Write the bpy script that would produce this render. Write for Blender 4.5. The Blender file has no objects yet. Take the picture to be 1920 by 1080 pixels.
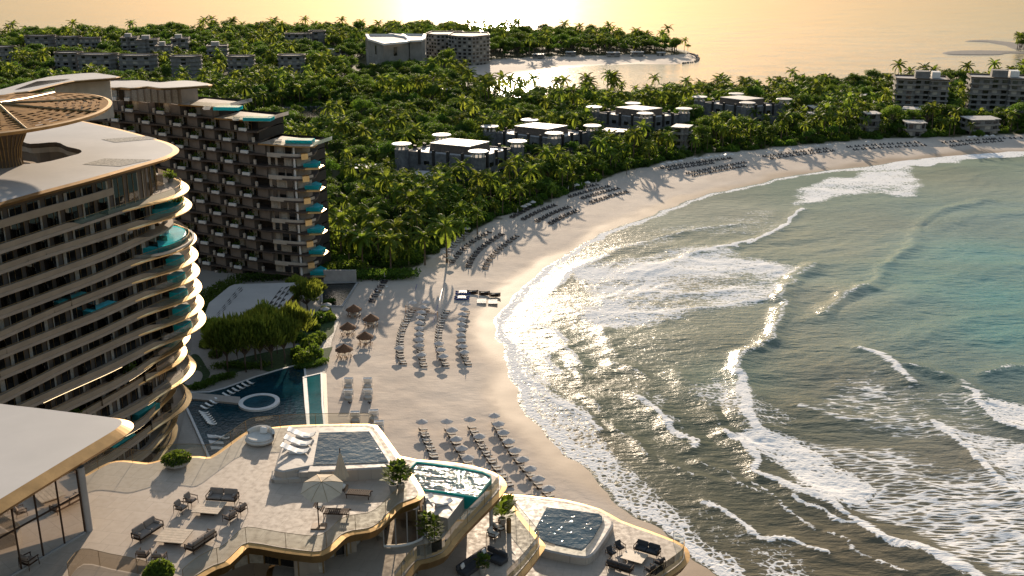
import bpy, math, random
import numpy as np
from mathutils import Vector, Matrix
from mathutils.geometry import tessellate_polygon
R = math.radians
PI = math.pi
# ------------------------------------------------------------------ survey of the place
H = 105.0; PITCH = R(18.4); F = 2000.0
sp, cp = math.sin(PITCH), math.cos(PITCH)
SUN_EL = 14.0; SUN_AZ = -1.2
def P(px, py, h=0.0):
    v = (py-540)/F; u = (px-960)/F
    z = (H-h)/(sp+v*cp)
    return (u*z, z*(cp-v*sp))
def P3(px, py, h=0.0):
    x, y = P(px, py, h); return (x, y, h)
def PL(pts, h=0.0): return [P(a, b, h) for a, b in pts]
def proj(x, y, z):
    d = y*cp+(H-z)*sp; v = ((H-z)*cp-y*sp)/d
    return 960+F*x/d, 540+F*v
sc = bpy.context.scene
COL = sc.collection
rnd = random.Random(7)
# ------------------------------------------------------------------ materials
def new_mat(name):
    m = bpy.data.materials.new(name); m.use_nodes = True
    nt = m.node_tree; nt.nodes.clear()
    out = nt.nodes.new('ShaderNodeOutputMaterial')
    return m, nt, out
def N(nt, t, **kw):
    n = nt.nodes.new(t)
    for k, v in kw.items():
        if k in ('ins',):
            for kk, vv in v.items(): n.inputs[kk].default_value = vv
        else: setattr(n, k, v)
    return n
def c4(c): return (c[0], c[1], c[2], 1.0)
def noise_fac(nt, scale, detail=4, lo=0.35, hi=0.65, stretch=None, rough=.55):
    g = N(nt, 'ShaderNodeNewGeometry')
    src = g.outputs['Position']
    if stretch:
        mp = N(nt, 'ShaderNodeMapping'); mp.inputs['Scale'].default_value = stretch
        nt.links.new(src, mp.inputs['Vector']); src = mp.outputs[0]
    n = N(nt, 'ShaderNodeTexNoise'); n.inputs['Scale'].default_value = scale; n.inputs['Detail'].default_value = detail
    n.inputs['Roughness'].default_value = rough
    nt.links.new(src, n.inputs['Vector'])
    mr = N(nt, 'ShaderNodeMapRange'); mr.inputs[1].default_value = lo; mr.inputs[2].default_value = hi
    nt.links.new(n.outputs[0], mr.inputs[0])
    return mr.outputs[0]
def mix(nt, fac, a, b, blend='MIX'):
    m = N(nt, 'ShaderNodeMix', data_type='RGBA', blend_type=blend)
    for s, v in ((0, fac), (6, a), (7, b)):
        if isinstance(v, (int, float)): m.inputs[s].default_value = v
        elif isinstance(v, tuple): m.inputs[s].default_value = c4(v)
        else: nt.links.new(v, m.inputs[s])
    return m.outputs[2]
def mth(nt, op, a, b=None, clamp=False):
    m = N(nt, 'ShaderNodeMath', operation=op, use_clamp=clamp)
    for s, v in ((0, a), (1, b)):
        if v is None: continue
        if isinstance(v, (int, float)): m.inputs[s].default_value = v
        else: nt.links.new(v, m.inputs[s])
    return m.outputs[0]
def pmat(name, col, rough=.6, metal=0, var=.25, scale=.6, bump=0.0, bscale=8, fine=True, coat=0, rnd_obj=0.0, spec=.5):
    m, nt, out = new_mat(name)
    b = N(nt, 'ShaderNodeBsdfPrincipled')
    b.inputs['Roughness'].default_value = rough; b.inputs['Metallic'].default_value = metal
    b.inputs['Specular IOR Level'].default_value = spec
    if coat: b.inputs['Coat Weight'].default_value = coat
    f = noise_fac(nt, scale)
    lo = tuple(c*(1-var) for c in col); hi = tuple(min(1, c*(1+var*.6)) for c in col)
    c = mix(nt, f, lo, hi)
    if fine:
        f2 = noise_fac(nt, scale*9, 5)
        c = mix(nt, mth(nt, 'MULTIPLY', f2, .35), c, tuple(x*(1-var) for x in col))
    if rnd_obj:
        oi = N(nt, 'ShaderNodeObjectInfo')
        hs = N(nt, 'ShaderNodeHueSaturation'); 
        mr = N(nt, 'ShaderNodeMapRange'); mr.inputs[3].default_value = 1-rnd_obj; mr.inputs[4].default_value = 1+rnd_obj
        nt.links.new(oi.outputs['Random'], mr.inputs[0]); nt.links.new(mr.outputs[0], hs.inputs['Value'])
        nt.links.new(c, hs.inputs['Color']); c = hs.outputs[0]
    nt.links.new(c, b.inputs['Base Color'])
    if bump:
        bf = noise_fac(nt, bscale, 5, 0, 1)
        bp = N(nt, 'ShaderNodeBump'); bp.inputs['Strength'].default_value = bump; bp.inputs['Distance'].default_value = .1
        nt.links.new(bf, bp.inputs['Height']); nt.links.new(bp.outputs[0], b.inputs['Normal'])
    nt.links.new(b.outputs[0], out.inputs[0])
    return m
def tile_mat(name, col, rough=.55, w=1.2, h=1.2, rot=22, joint=.55, spec=.4):
    m, nt, out = new_mat(name)
    b = N(nt, 'ShaderNodeBsdfPrincipled'); b.inputs['Roughness'].default_value = rough
    b.inputs['Specular IOR Level'].default_value = spec
    g = N(nt, 'ShaderNodeNewGeometry'); mp = N(nt, 'ShaderNodeMapping'); mp.inputs['Rotation'].default_value = (0, 0, R(rot))
    nt.links.new(g.outputs['Position'], mp.inputs['Vector'])
    br = N(nt, 'ShaderNodeTexBrick'); br.inputs['Scale'].default_value = 1; br.inputs['Brick Width'].default_value = w
    br.inputs['Row Height'].default_value = h; br.inputs['Mortar Size'].default_value = .012; br.inputs['Bias'].default_value = 0
    br.inputs['Color1'].default_value = c4(tuple(c*.93 for c in col)); br.inputs['Color2'].default_value = c4(tuple(min(1, c*1.06) for c in col))
    br.inputs['Mortar'].default_value = c4(tuple(c*joint for c in col))
    nt.links.new(mp.outputs[0], br.inputs['Vector'])
    f = noise_fac(nt, .25, 5); f2 = noise_fac(nt, 2.2, 6)
    c = mix(nt, mth(nt, 'MULTIPLY', f, .35), br.outputs[0], tuple(c*.8 for c in col))
    c = mix(nt, mth(nt, 'MULTIPLY', f2, .3), c, tuple(c*.78 for c in col))
    nt.links.new(c, b.inputs['Base Color'])
    mr = N(nt, 'ShaderNodeMapRange'); mr.inputs[3].default_value = rough-.12; mr.inputs[4].default_value = rough+.15
    nt.links.new(f2, mr.inputs[0]); nt.links.new(mr.outputs[0], b.inputs['Roughness'])
    nt.links.new(b.outputs[0], out.inputs[0])
    return m
def glass_mat(name, tint=(.75, .78, .76), alpha=.25, refl=1.0):
    m, nt, out = new_mat(name)
    t = N(nt, 'ShaderNodeBsdfTransparent'); t.inputs[0].default_value = c4(tint)
    g = N(nt, 'ShaderNodeBsdfGlossy'); g.inputs['Roughness'].default_value = .04; g.inputs[0].default_value = (.9, .88, .85, 1)
    fr = N(nt, 'ShaderNodeFresnel'); fr.inputs[0].default_value = 1.5
    f = mth(nt, 'ADD', mth(nt, 'MULTIPLY', fr.outputs[0], refl), alpha*.1, True)
    mx = N(nt, 'ShaderNodeMixShader'); nt.links.new(f, mx.inputs[0]); nt.links.new(t.outputs[0], mx.inputs[1]); nt.links.new(g.outputs[0], mx.inputs[2])
    nt.links.new(mx.outputs[0], out.inputs[0])
    return m
def leaf_mat(name, col, tr, mixf=.45, rndv=.35, nscale=1.2):
    m, nt, out = new_mat(name)
    oi = N(nt, 'ShaderNodeObjectInfo')
    f = noise_fac(nt, nscale, 3, .3, .7)
    c = mix(nt, f, tuple(x*.6 for x in col), tuple(x*1.35 for x in col))
    t = mix(nt, f, tuple(x*.7 for x in tr), tuple(x*1.25 for x in tr))
    hs = N(nt, 'ShaderNodeHueSaturation'); ht = N(nt, 'ShaderNodeHueSaturation')
    mr = N(nt, 'ShaderNodeMapRange'); mr.inputs[3].default_value = 1-rndv; mr.inputs[4].default_value = 1+rndv
    nt.links.new(oi.outputs['Random'], mr.inputs[0])
    mh = N(nt, 'ShaderNodeMapRange'); mh.inputs[3].default_value = .485; mh.inputs[4].default_value = .515
    r2 = mth(nt, 'FRACT', mth(nt, 'MULTIPLY', oi.outputs['Random'], 7.31))
    nt.links.new(r2, mh.inputs[0])
    for a, cc in ((hs, c), (ht, t)):
        nt.links.new(mr.outputs[0], a.inputs['Value']); nt.links.new(mh.outputs[0], a.inputs['Hue']); nt.links.new(cc, a.inputs['Color'])
    d = N(nt, 'ShaderNodeBsdfPrincipled'); d.inputs['Roughness'].default_value = .6; d.inputs['Specular IOR Level'].default_value = .14
    tl = N(nt, 'ShaderNodeBsdfTranslucent')
    nt.links.new(hs.outputs[0], d.inputs['Base Color']); nt.links.new(ht.outputs[0], tl.inputs[0])
    mx = N(nt, 'ShaderNodeMixShader'); mx.inputs[0].default_value = mixf
    nt.links.new(d.outputs[0], mx.inputs[1]); nt.links.new(tl.outputs[0], mx.inputs[2]); nt.links.new(mx.outputs[0], out.inputs[0])
    return m
def water_mat(name, deep, rough=.06, bscale=1.4, bstr=.5, stretch=(1, 1, 1), var=.3, glitter=False):
    m, nt, out = new_mat(name)
    b = N(nt, 'ShaderNodeBsdfPrincipled'); b.inputs['Roughness'].default_value = rough; b.inputs['IOR'].default_value = 1.33
    f = noise_fac(nt, .15, 3)
    nt.links.new(mix(nt, f, tuple(c*(1-var) for c in deep), tuple(c*(1+var) for c in deep)), b.inputs['Base Color'])
    h1 = noise_fac(nt, bscale, 3, 0, 1, stretch); h2 = noise_fac(nt, bscale*3.1, 3, 0, 1, stretch)
    hh = mth(nt, 'ADD', h1, mth(nt, 'MULTIPLY', h2, .35))
    bp = N(nt, 'ShaderNodeBump'); bp.inputs['Strength'].default_value = bstr; bp.inputs['Distance'].default_value = .25
    nt.links.new(hh, bp.inputs['Height']); nt.links.new(bp.outputs[0], b.inputs['Normal'])
    nt.links.new(b.outputs[0], out.inputs[0])
    return m
def translucent_mat(name, col, tr, f=.6):
    m, nt, out = new_mat(name)
    d = N(nt, 'ShaderNodeBsdfPrincipled'); d.inputs['Base Color'].default_value = c4(col); d.inputs['Roughness'].default_value = .15
    t = N(nt, 'ShaderNodeBsdfTranslucent'); t.inputs[0].default_value = c4(tr)
    mx = N(nt, 'ShaderNodeMixShader'); mx.inputs[0].default_value = f
    nt.links.new(d.outputs[0], mx.inputs[1]); nt.links.new(t.outputs[0], mx.inputs[2]); nt.links.new(mx.outputs[0], out.inputs[0])
    return m
def emit_mat(name, col, s):
    m, nt, out = new_mat(name)
    e = N(nt, 'ShaderNodeEmission'); e.inputs[0].default_value = c4(col); e.inputs[1].default_value = s
    nt.links.new(e.outputs[0], out.inputs[0]); return m
M = dict(
    roof=pmat('pale_roof', (.50, .46, .42), .6, var=.1, scale=.12),
    gravel=pmat('roof_gravel', (.42, .38, .32), .9, var=.6, scale=3, bump=.6, bscale=6),
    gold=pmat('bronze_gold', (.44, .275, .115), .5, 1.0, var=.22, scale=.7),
    goldtip=pmat('bronze_painted_sunlit', (.92, .66, .34), .42, 1.0, var=.10, scale=.7),  # bronze lightened in its colour so the tips look sunlit
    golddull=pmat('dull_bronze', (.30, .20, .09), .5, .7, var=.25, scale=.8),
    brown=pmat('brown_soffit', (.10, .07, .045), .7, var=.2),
    stone=pmat('beige_facade', (.50, .43, .35), .65, var=.14, scale=.5),
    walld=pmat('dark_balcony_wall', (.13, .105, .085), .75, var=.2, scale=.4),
    panel=pmat('brown_panel', (.21, .17, .14), .75, var=.2, scale=.4),
    stone2=pmat('taupe_facade', (.30, .25, .20), .75, var=.16, scale=.4),
    band=pmat('sand_parapet', (.27, .225, .17), .65, var=.14, scale=.35),
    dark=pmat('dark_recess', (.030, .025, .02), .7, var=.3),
    slabd=pmat('dark_slab_edge', (.075, .055, .045), .6, var=.25),
    pane=pmat('window_glass', (.020, .019, .018), .06, var=.5, scale=.5, spec=.8),
    curtain=pmat('curtain', (.42, .38, .32), .9, var=.3, scale=2.5),
    white=pmat('white_render', (.74, .71, .67), .6, var=.1, scale=.8),
    whiteg=pmat('white_gloss', (.80, .78, .74), .3, var=.05, coat=.3),
    tile=tile_mat('terrace_stone', (.46, .365, .28), .6, 1.5, 1.5, 12),
    tile2=tile_mat('pool_coping_stone', (.46, .40, .34), .5, 1.8, .6, 30),
    path=tile_mat('path_paving', (.44, .39, .33), .7, 1.0, 1.0, 5),
    mosaic=pmat('pool_mosaic', (.42, .38, .31), .5, var=.7, scale=7),
    glass=glass_mat('clear_glass', (.80, .82, .78), .5, .8),
    glassdim=glass_mat('smoked_glass', (.52, .48, .42), .6, .9),
    aqua=translucent_mat('aqua_acrylic', (.05, .58, .62), (.05, .75, .80), .65),
    aquaglass=translucent_mat('aqua_glass_wall', (.03, .26, .27), (.08, .55, .55), .6),
    pool=water_mat('pool_water', (.040, .075, .095), .05, .9, .42),
    pooldeep=water_mat('lagoon_water', (.007, .040, .055), .05, 1.1, .3),
    poollight=water_mat('shallow_pool_water', (.012, .11, .12), .05, 1.6, .25),
    pond=water_mat('pond_water', (.02, .024, .022), .05, 1.0, .4),
    aquawater=water_mat('aqua_pool_water', (.07, .52, .58), .06, 1.6, .2),
    cush=pmat('taupe_cushion', (.27, .215, .175), .95, var=.12, scale=3),
    cushd=pmat('charcoal_cushion', (.055, .052, .055), .95, var=.2, scale=3),
    cushl=pmat('cream_cushion', (.62, .57, .50), .95, var=.1, scale=3),
    navy=pmat('navy_cushion', (.018, .022, .04), .9, var=.3, scale=2),
    wood=pmat('warm_wood', (.27, .15, .07), .55, var=.4, scale=2.5),
    woodl=pmat('pale_wood_top', (.50, .38, .26), .5, var=.25, scale=3),
    woodd=pmat('dark_wood', (.075, .042, .025), .8, var=.4, scale=3, spec=.2),
    thatch=pmat('thatch', (.22, .11, .055), .95, var=.5, scale=5, bump=.8, bscale=20),
    canvas=pmat('parasol_canvas', (.58, .47, .34), .9, var=.1, scale=2),
    umb=translucent_mat('beach_parasol_cloth', (.66, .62, .58), (.5, .48, .46), .25),
    canopywood=pmat('slatted_timber', (.36, .18, .055), .9, var=.4, scale=.9, spec=.08),
    concrete=pmat('pale_concrete', (.36, .34, .32), .8, var=.22, scale=.3),
    villawall=pmat('grey_stone_wall', (.17, .165, .165), .85, var=.4, scale=.6, bump=.4, bscale=3),
    brickb=pmat('brown_stone_block', (.12, .09, .07), .85, var=.35, scale=.9),
    condo=pmat('grey_condo_wall', (.20, .19, .18), .8, var=.35, scale=.3),
    condol=pmat('pale_condo_wall', (.25, .23, .205), .8, var=.25, scale=.15),
    trunk=pmat('palm_trunk', (.16, .11, .07), .9, var=.35, scale=3),
    bark=pmat('tree_bark', (.10, .075, .055), .9, var=.4, scale=3),
    rock=pmat('rocks', (.16, .145, .13), .9, var=.5, scale=.9, bump=.6, bscale=3),
    blue=pmat('blue_paint', (.03, .06, .25), .5, var=.2),
    orange=pmat('orange_paint', (.60, .25, .04), .5, var=.2),
    red=pmat('terracotta_cloth', (.35, .07, .03), .8, var=.2),
    pot=pmat('stone_pot', (.36, .33, .29), .8, var=.25, scale=2),
    lawn=pmat('lawn_grass', (.045, .085, .018), .95, var=.5, scale=1.5, bump=.6, bscale=12),
    leaf=leaf_mat('broad_leaves', (.045, .085, .015), (.16, .26, .025), .45, .42),
    palmleaf=leaf_mat('palm_fronds', (.085, .130, .022), (.34, .42, .045), .45, .35),
    bush=leaf_mat('shrub_leaves', (.055, .095, .018), (.18, .27, .03), .45, .2),
    feather=leaf_mat('garden_tree_leaves', (.085, .13, .025), (.34, .40, .05), .45, .25),
    flower=pmat('white_flowers', (.8, .8, .75), .8, var=.05),
    lamp=emit_mat('light_strip', (1, .72, .40), 2.2),
)
# ------------------------------------------------------------------ mesh building
class MB:
    def __init__(s): s.v = []; s.f = []; s.m = []
    def poly(s, pts, m=0):
        n = len(s.v); s.v += [tuple(p) for p in pts]; s.f.append(tuple(range(n, n+len(pts)))); s.m.append(m)
    def quad(s, a, b, c, d, m=0): s.poly((a, b, c, d), m)
    def box(s, c, size, rz=0, m=0, rx=0, ry=0):
        x, y, z = size[0]/2, size[1]/2, size[2]/2
        mt = Matrix.Rotation(rz, 3, 'Z') @ Matrix.Rotation(ry, 3, 'Y') @ Matrix.Rotation(rx, 3, 'X')
        n = len(s.v); c = Vector(c)
        for sx, sy, sz in ((-1,-1,-1),(1,-1,-1),(1,1,-1),(-1,1,-1),(-1,-1,1),(1,-1,1),(1,1,1),(-1,1,1)):
            s.v.append(tuple(c + mt @ Vector((sx*x, sy*y, sz*z))))
        for q in ((0,3,2,1),(4,5,6,7),(0,1,5,4),(1,2,6,5),(2,3,7,6),(3,0,4,7)):
            s.f.append(tuple(n+i for i in q)); s.m.append(m)
    def cbox(s, c, size, rz=0, m=0, b=.04, rx=0):
        """box with chamfered edges (cushions, trim)"""
        x, y, z = size[0]/2, size[1]/2, size[2]/2; b = min(b, x*.6, y*.6, z*.6)
        mt = Matrix.Rotation(rz, 3, 'Z') @ Matrix.Rotation(rx, 3, 'X'); c = Vector(c)
        rings = []
        for (zz, i) in ((-z, b), (-z+b, 0), (z-b, 0), (z, b)):
            X, Y = x-i, y-i
            ring = []
            for (a, q) in ((-X, -Y+b), (-X+b, -Y), (X-b, -Y), (X, -Y+b), (X, Y-b), (X-b, Y), (-X+b, Y), (-X, Y-b)):
                ring.append(tuple(c + mt @ Vector((a, q, zz))))
            rings.append(ring)
        n = len(s.v)
        for r in rings: s.v += r
        for k in range(3):
            for i in range(8):
                j = (i+1) % 8; s.f.append((n+k*8+i, n+k*8+j, n+k*8+8+j, n+k*8+8+i)); s.m.append(m)
        s.f.append(tuple(n+i for i in reversed(range(8)))); s.m.append(m)
        s.f.append(tuple(n+24+i for i in range(8))); s.m.append(m)
    def prism(s, poly, z0, z1, m=0, mtop=None, cap=True, bot=True, holes=None):
        if area(poly) < 0: poly = poly[::-1]
        k = len(poly); n = len(s.v)
        s.v += [(x, y, z0) for x, y in poly] + [(x, y, z1) for x, y in poly]
        for i in range(k):
            j = (i+1) % k; s.f.append((n+i, n+j, n+k+j, n+k+i)); s.m.append(m)
        if cap:
            tris = tessellate_polygon([[Vector((x, y, 0)) for x, y in poly]])
            for t in tris:
                a, b, c = t
                if tri_area(poly[a], poly[b], poly[c]) < 0: a, b, c = c, b, a
                s.f.append((n+k+a, n+k+b, n+k+c)); s.m.append(m if mtop is None else mtop)
                if bot: s.f.append((n+c, n+b, n+a)); s.m.append(m)
    def sheet(s, poly, z, m=0, holes=()):
        loops = [[Vector((x, y, 0)) for x, y in poly]]+[[Vector((x, y, 0)) for x, y in h] for h in holes]
        flat = [p for l in loops for p in l]; n = len(s.v)
        s.v += [(p.x, p.y, z) for p in flat]
        for a, b, c in tessellate_polygon(loops):
            if tri_area(flat[a], flat[b], flat[c]) < 0: a, b, c = c, b, a
            s.f.append((n+a, n+b, n+c)); s.m.append(m)
    def tube(s, path, r, seg=6, m=0, cap=True):
        path = [Vector(p) for p in path]; n = len(s.v); L = len(path)
        rr = r if isinstance(r, (list, tuple)) else [r]*L
        for i, p in enumerate(path):
            d = (path[min(i+1, L-1)]-path[max(i-1, 0)]).normalized()
            a = d.cross(Vector((0, 0, 1)))
            if a.length < 1e-3: a = Vector((1, 0, 0))
            a.normalize(); b = d.cross(a)
            for k in range(seg):
                t = 2*PI*k/seg; s.v.append(tuple(p+(a*math.cos(t)+b*math.sin(t))*rr[i]))
        for i in range(L-1):
            for k in range(seg):
                j = (k+1) % seg; s.f.append((n+i*seg+k, n+i*seg+j, n+(i+1)*seg+j, n+(i+1)*seg+k)); s.m.append(m)
        if cap:
            s.f.append(tuple(n+k for k in reversed(range(seg)))); s.m.append(m)
            s.f.append(tuple(n+(L-1)*seg+k for k in range(seg))); s.m.append(m)
    def lathe(s, prof, c=(0, 0, 0), seg=16, m=0, sx=1, sy=1, a0=0):
        n = len(s.v)
        for r, z in prof:
            for k in range(seg):
                t = 2*PI*k/seg+a0; s.v.append((c[0]+r*math.cos(t)*sx, c[1]+r*math.sin(t)*sy, c[2]+z))
        for i in range(len(prof)-1):
            for k in range(seg):
                j = (k+1) % seg; s.f.append((n+i*seg+k, n+i*seg+j, n+(i+1)*seg+j, n+(i+1)*seg+k)); s.m.append(m)
    def strip(s, A, B, m=0, closed=False):
        n = len(s.v); k = len(A); s.v += [tuple(p) for p in A]+[tuple(p) for p in B]
        for i in range(k if closed else k-1):
            j = (i+1) % k; s.f.append((n+i, n+j, n+k+j, n+k+i)); s.m.append(m)
    def build(s, name, mats, parent=None, loc=None, smooth=False):
        me = bpy.data.meshes.new(name)
        o0 = Vector(parent.location) if (parent and loc is None and parent.get('_abs')) else Vector(loc) if (loc and not parent) else Vector((0, 0, 0))
        q = parent
        while q is not None:
            if q.get('_o'): o0 = Vector(q['_o'])
            q = q.parent
        me.from_pydata([(x-o0.x, y-o0.y, z-o0.z) for x, y, z in s.v], [], s.f)
        if not isinstance(mats, (list, tuple)): mats = [mats]
        for mm in mats: me.materials.append(mm)
        me.polygons.foreach_set('material_index', s.m)
        if smooth: me.polygons.foreach_set('use_smooth', [True]*len(s.f))
        me.update()
        o = bpy.data.objects.new(name, me); COL.objects.link(o)
        if parent is not None: o.parent = parent
        elif loc: o.location = loc
        return o
def area(p): return .5*sum(p[i][0]*p[(i+1) % len(p)][1]-p[(i+1) % len(p)][0]*p[i][1] for i in range(len(p)))
def tri_area(a, b, c): return (b[0]-a[0])*(c[1]-a[1])-(c[0]-a[0])*(b[1]-a[1])
def offset(poly, d, closed=True):
    """grow (d>0) a polygon outward / an open line to its right side"""
    sgn = 1 if (not closed or area(poly) > 0) else -1
    out = []; k = len(poly)
    for i in range(k):
        a = poly[i-1] if (closed or i > 0) else poly[i]; b = poly[i]; c = poly[(i+1) % k] if (closed or i < k-1) else poly[i]
        n = Vector((0., 0.))
        for p, q in ((a, b), (b, c)):
            e = Vector((q[0]-p[0], q[1]-p[1]))
            if e.length > 1e-6: e.normalize(); n += Vector((e.y, -e.x))
        if n.length < 1e-6: n = Vector((0, 0))
        else:
            n.normalize()
            e = Vector((c[0]-b[0], c[1]-b[1]))
            if e.length > 1e-6:
                e.normalize(); cs = max(.6, Vector((e.y, -e.x)).dot(n)); n /= cs
        dd = d[i] if isinstance(d, (list, tuple)) else d
        out.append((b[0]+n.x*dd*sgn, b[1]+n.y*dd*sgn))
    return out
def smooth_line(pts, n=4, closed=False):
    """Catmull-Rom through the points"""
    out = []; k = len(pts)
    rng = range(k) if closed else range(k-1)
    for i in rng:
        p0 = pts[(i-1) % k] if (closed or i > 0) else pts[i]; p1 = pts[i]; p2 = pts[(i+1) % k]
        p3 = pts[(i+2) % k] if (closed or i+2 < k) else p2
        for j in range(n):
            t = j/n
            out.append(tuple(.5*((2*b)+(-a+c)*t+(2*a-5*b+4*c-d)*t*t+(-a+3*b-3*c+d)*t**3) for a, b, c, d in zip(p0, p1, p2, p3)))
    if not closed: out.append(tuple(pts[-1]))
    return out
def resample(pts, step):
    pts = [Vector(p) for p in pts]; out = [tuple(pts[0])]; acc = 0; tot = 0
    for a, b in zip(pts, pts[1:]):
        L = (b-a).length
        while tot+L >= acc+step:
            acc += step; out.append(tuple(a.lerp(b, (acc-tot)/L)))
        tot += L
    return out
# ------------------------------------------------------------------ things
def tag(o, label, cat, group=None, kind=None):
    if label: o['label'] = label
    if cat: o['category'] = cat
    if group: o['group'] = group
    if kind: o['kind'] = kind
    return o
def thing(name, label, cat, loc=(0, 0, 0), rz=0, group=None, world=False):
    o = bpy.data.objects.new(name, None); COL.objects.link(o); o.location = loc; o.rotation_euler = (0, 0, rz)
    o.empty_display_size = .3
    if world: o['_o'] = list(loc)
    return tag(o, label, cat, group)
KIDS = {}
def kids(o):
    return KIDS.get(o.name) if o.name in KIDS else list(o.children)
def dup(root, loc, rz=0, label=None, group=None, scale=None):
    r = root.copy(); COL.objects.link(r); r.location = loc; r.rotation_euler = (0, 0, rz)
    if scale: r.scale = (scale,)*3 if not isinstance(scale, tuple) else scale
    if label: r['label'] = label
    if group: r['group'] = group
    for ch in kids(root):
        c = ch.copy(); COL.objects.link(c); c.parent = r
        for g in kids(ch):
            d = g.copy(); COL.objects.link(d); d.parent = c
    return r
class Proto:
    """builds one of a kind with its parts, moves it for the first place, copies it for the others"""
    def __init__(s, root):
        s.root = root; s.used = False
        KIDS[root.name] = list(root.children)
        for c in root.children: KIDS[c.name] = list(c.children)
    def put(s, loc, rz=0, label=None, group=None, scale=None):
        if not s.used:
            s.used = True; r = s.root; r.location = loc; r.rotation_euler = (0, 0, rz)
            if scale: r.scale = (scale,)*3 if not isinstance(scale, tuple) else scale
            if label: r['label'] = label
            if group: r['group'] = group
            return r
        r = dup(s.root, loc, rz, label, group, scale)
        if not scale: r.scale = (1, 1, 1)
        return r
ORD = 'first second third fourth fifth sixth seventh eighth ninth tenth eleventh twelfth thirteenth fourteenth fifteenth sixteenth seventeenth eighteenth nineteenth twentieth'.split()
def ordn(i):
    if i < 20: return ORD[i]
    n = i+1; s = 'th' if 10 <= n % 100 <= 20 else {1: 'st', 2: 'nd', 3: 'rd'}.get(n % 10, 'th')
    return f'{n}{s}'
def struct(o, kind='structure'):
    o['kind'] = kind; return o
def ang(a, b, h): 
    p, q = P(*a, h), P(*b, h); return math.atan2(q[1]-p[1], q[0]-p[0])
# ------------------------------------------------------------------ coast lines (surveyed points)
SHORE = [(1700,1600),(1560,1380),(1440,1200),(1345,1080),(1302,1046),(1262,1010),(1215,980),(1160,938),(1120,905),(1095,872),(1062,852),(1030,815),(1003,788),(985,762),(974,735),(960,705),(948,682),(944,655),(935,628),(930,606),(945,584),(962,562),(985,536),(1010,512),(1040,492),(1075,470),(1105,450),(1140,434),(1190,417),(1230,400),(1290,377),(1340,362),(1400,350),(1470,332),(1540,322),(1620,313),(1700,302),(1770,294),(1850,288),(1920,284),(2300,272)]
NORTH = [(2300,150),(1920,157),(1700,160),(1500,168),(1300,180),(1150,186),(1000,190),(950,182),(922,172),(915,162),(925,156),(945,148),(960,140),(1000,133),(1060,127),(1130,122),(1200,120),(1262,121),(1300,118),(1309,110),(1303,103),(1290,95),(1240,84),(1150,76),(1050,71),(960,65),(800,63),(600,65),(400,63),(200,73),(0,77),(-600,82),(-1500,92),(-1500,1600)]
VEGP = [(-1500,420),(200,420),(600,505),(655,517),(765,517),(800,494),(850,462),(900,430),(960,406),(1040,380),(1100,352),(1150,333),(1230,312),(1330,293),(1400,287),(1500,276),(1600,267),(1700,263),(1920,256),(2300,250),(2300,154),(1920,161),(1700,164),(1500,172),(1300,184),(1150,190),(1000,194),(940,188),(900,172),(880,155),(862,138),(850,129),(900,118),(960,111),(1080,107),(1200,105),(1270,104),(1290,100),(1294,96),(1240,86),(1150,79),(1050,74),(960,68),(800,66),(600,68),(400,66),(200,76),(0,80),(-600,85),(-1500,95)]
LAND = smooth_line(PL(SHORE), 3)+PL(NORTH)
VEG = PL(VEGP)
CREEK = PL([(470,214),(520,206),(600,204),(640,212),(618,224),(590,240),(560,222),(500,226)])
def seg_dist(X, Y, line, closed=False):
    L = np.array(line); A = L if closed else L[:-1]; B = np.roll(L, -1, 0) if closed else L[1:]
    best = np.full(X.shape, 1e9)
    for (ax, ay), (bx, by) in zip(A, B):
        dx, dy = bx-ax, by-ay; l2 = dx*dx+dy*dy+1e-9
        t = np.clip(((X-ax)*dx+(Y-ay)*dy)/l2, 0, 1)
        d = (X-ax-t*dx)**2+(Y-ay-t*dy)**2
        np.minimum(best, d, out=best)
    return np.sqrt(best)
def inside(X, Y, poly):
    r = np.zeros(X.shape, bool); k = len(poly)
    for i in range(k):
        x0, y0 = poly[i]; x1, y1 = poly[(i+1) % k]
        if abs(y1-y0) < 1e-9: continue
        c = ((y0 > Y) != (y1 > Y)) & (X < (x1-x0)*(Y-y0)/(y1-y0)+x0)
        r ^= c
    return r
def sdist(X, Y, poly):
    d = seg_dist(X, Y, poly, True); return np.where(inside(X, Y, poly), d, -d)
def vnoise(X, Y, seed=0):
    """smooth value noise"""
    xi = np.floor(X).astype(np.int64); yi = np.floor(Y).astype(np.int64); fx = X-xi; fy = Y-yi
    fx = fx*fx*(3-2*fx); fy = fy*fy*(3-2*fy)
    def h(a, b):
        n = (a*374761393+b*668265263+seed*974634777) & 0xffffffff
        n = ((n ^ (n >> 13))*1274126177) & 0xffffffff
        return ((n ^ (n >> 16)) & 0xffff)/65535.0
    return (h(xi, yi)*(1-fx)+h(xi+1, yi)*fx)*(1-fy)+(h(xi, yi+1)*(1-fx)+h(xi+1, yi+1)*fx)*fy
def sstep(x, a, b):
    t = np.clip((x-a)/(b-a), 0, 1); return t*t*(3-2*t)
def land_h(X, Y):
    X = np.asarray(X, float); Y = np.asarray(Y, float)
    s = sdist(X, Y, LAND)+(vnoise(X/7, Y/7, 3)-.5)*2.2+(vnoise(X/2.5, Y/2.5, 5)-.5)*.7
    return np.where(s < 0, np.maximum(s*.06, -3), 1.2*(1-np.exp(-np.maximum(s, 0)*.05)))
def ground(px, py):
    h = .9
    for _ in range(3):
        x, y = P(px, py, h); h = float(land_h([x], [y])[0])
    x, y = P(px, py, h); return x, y, h
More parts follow.
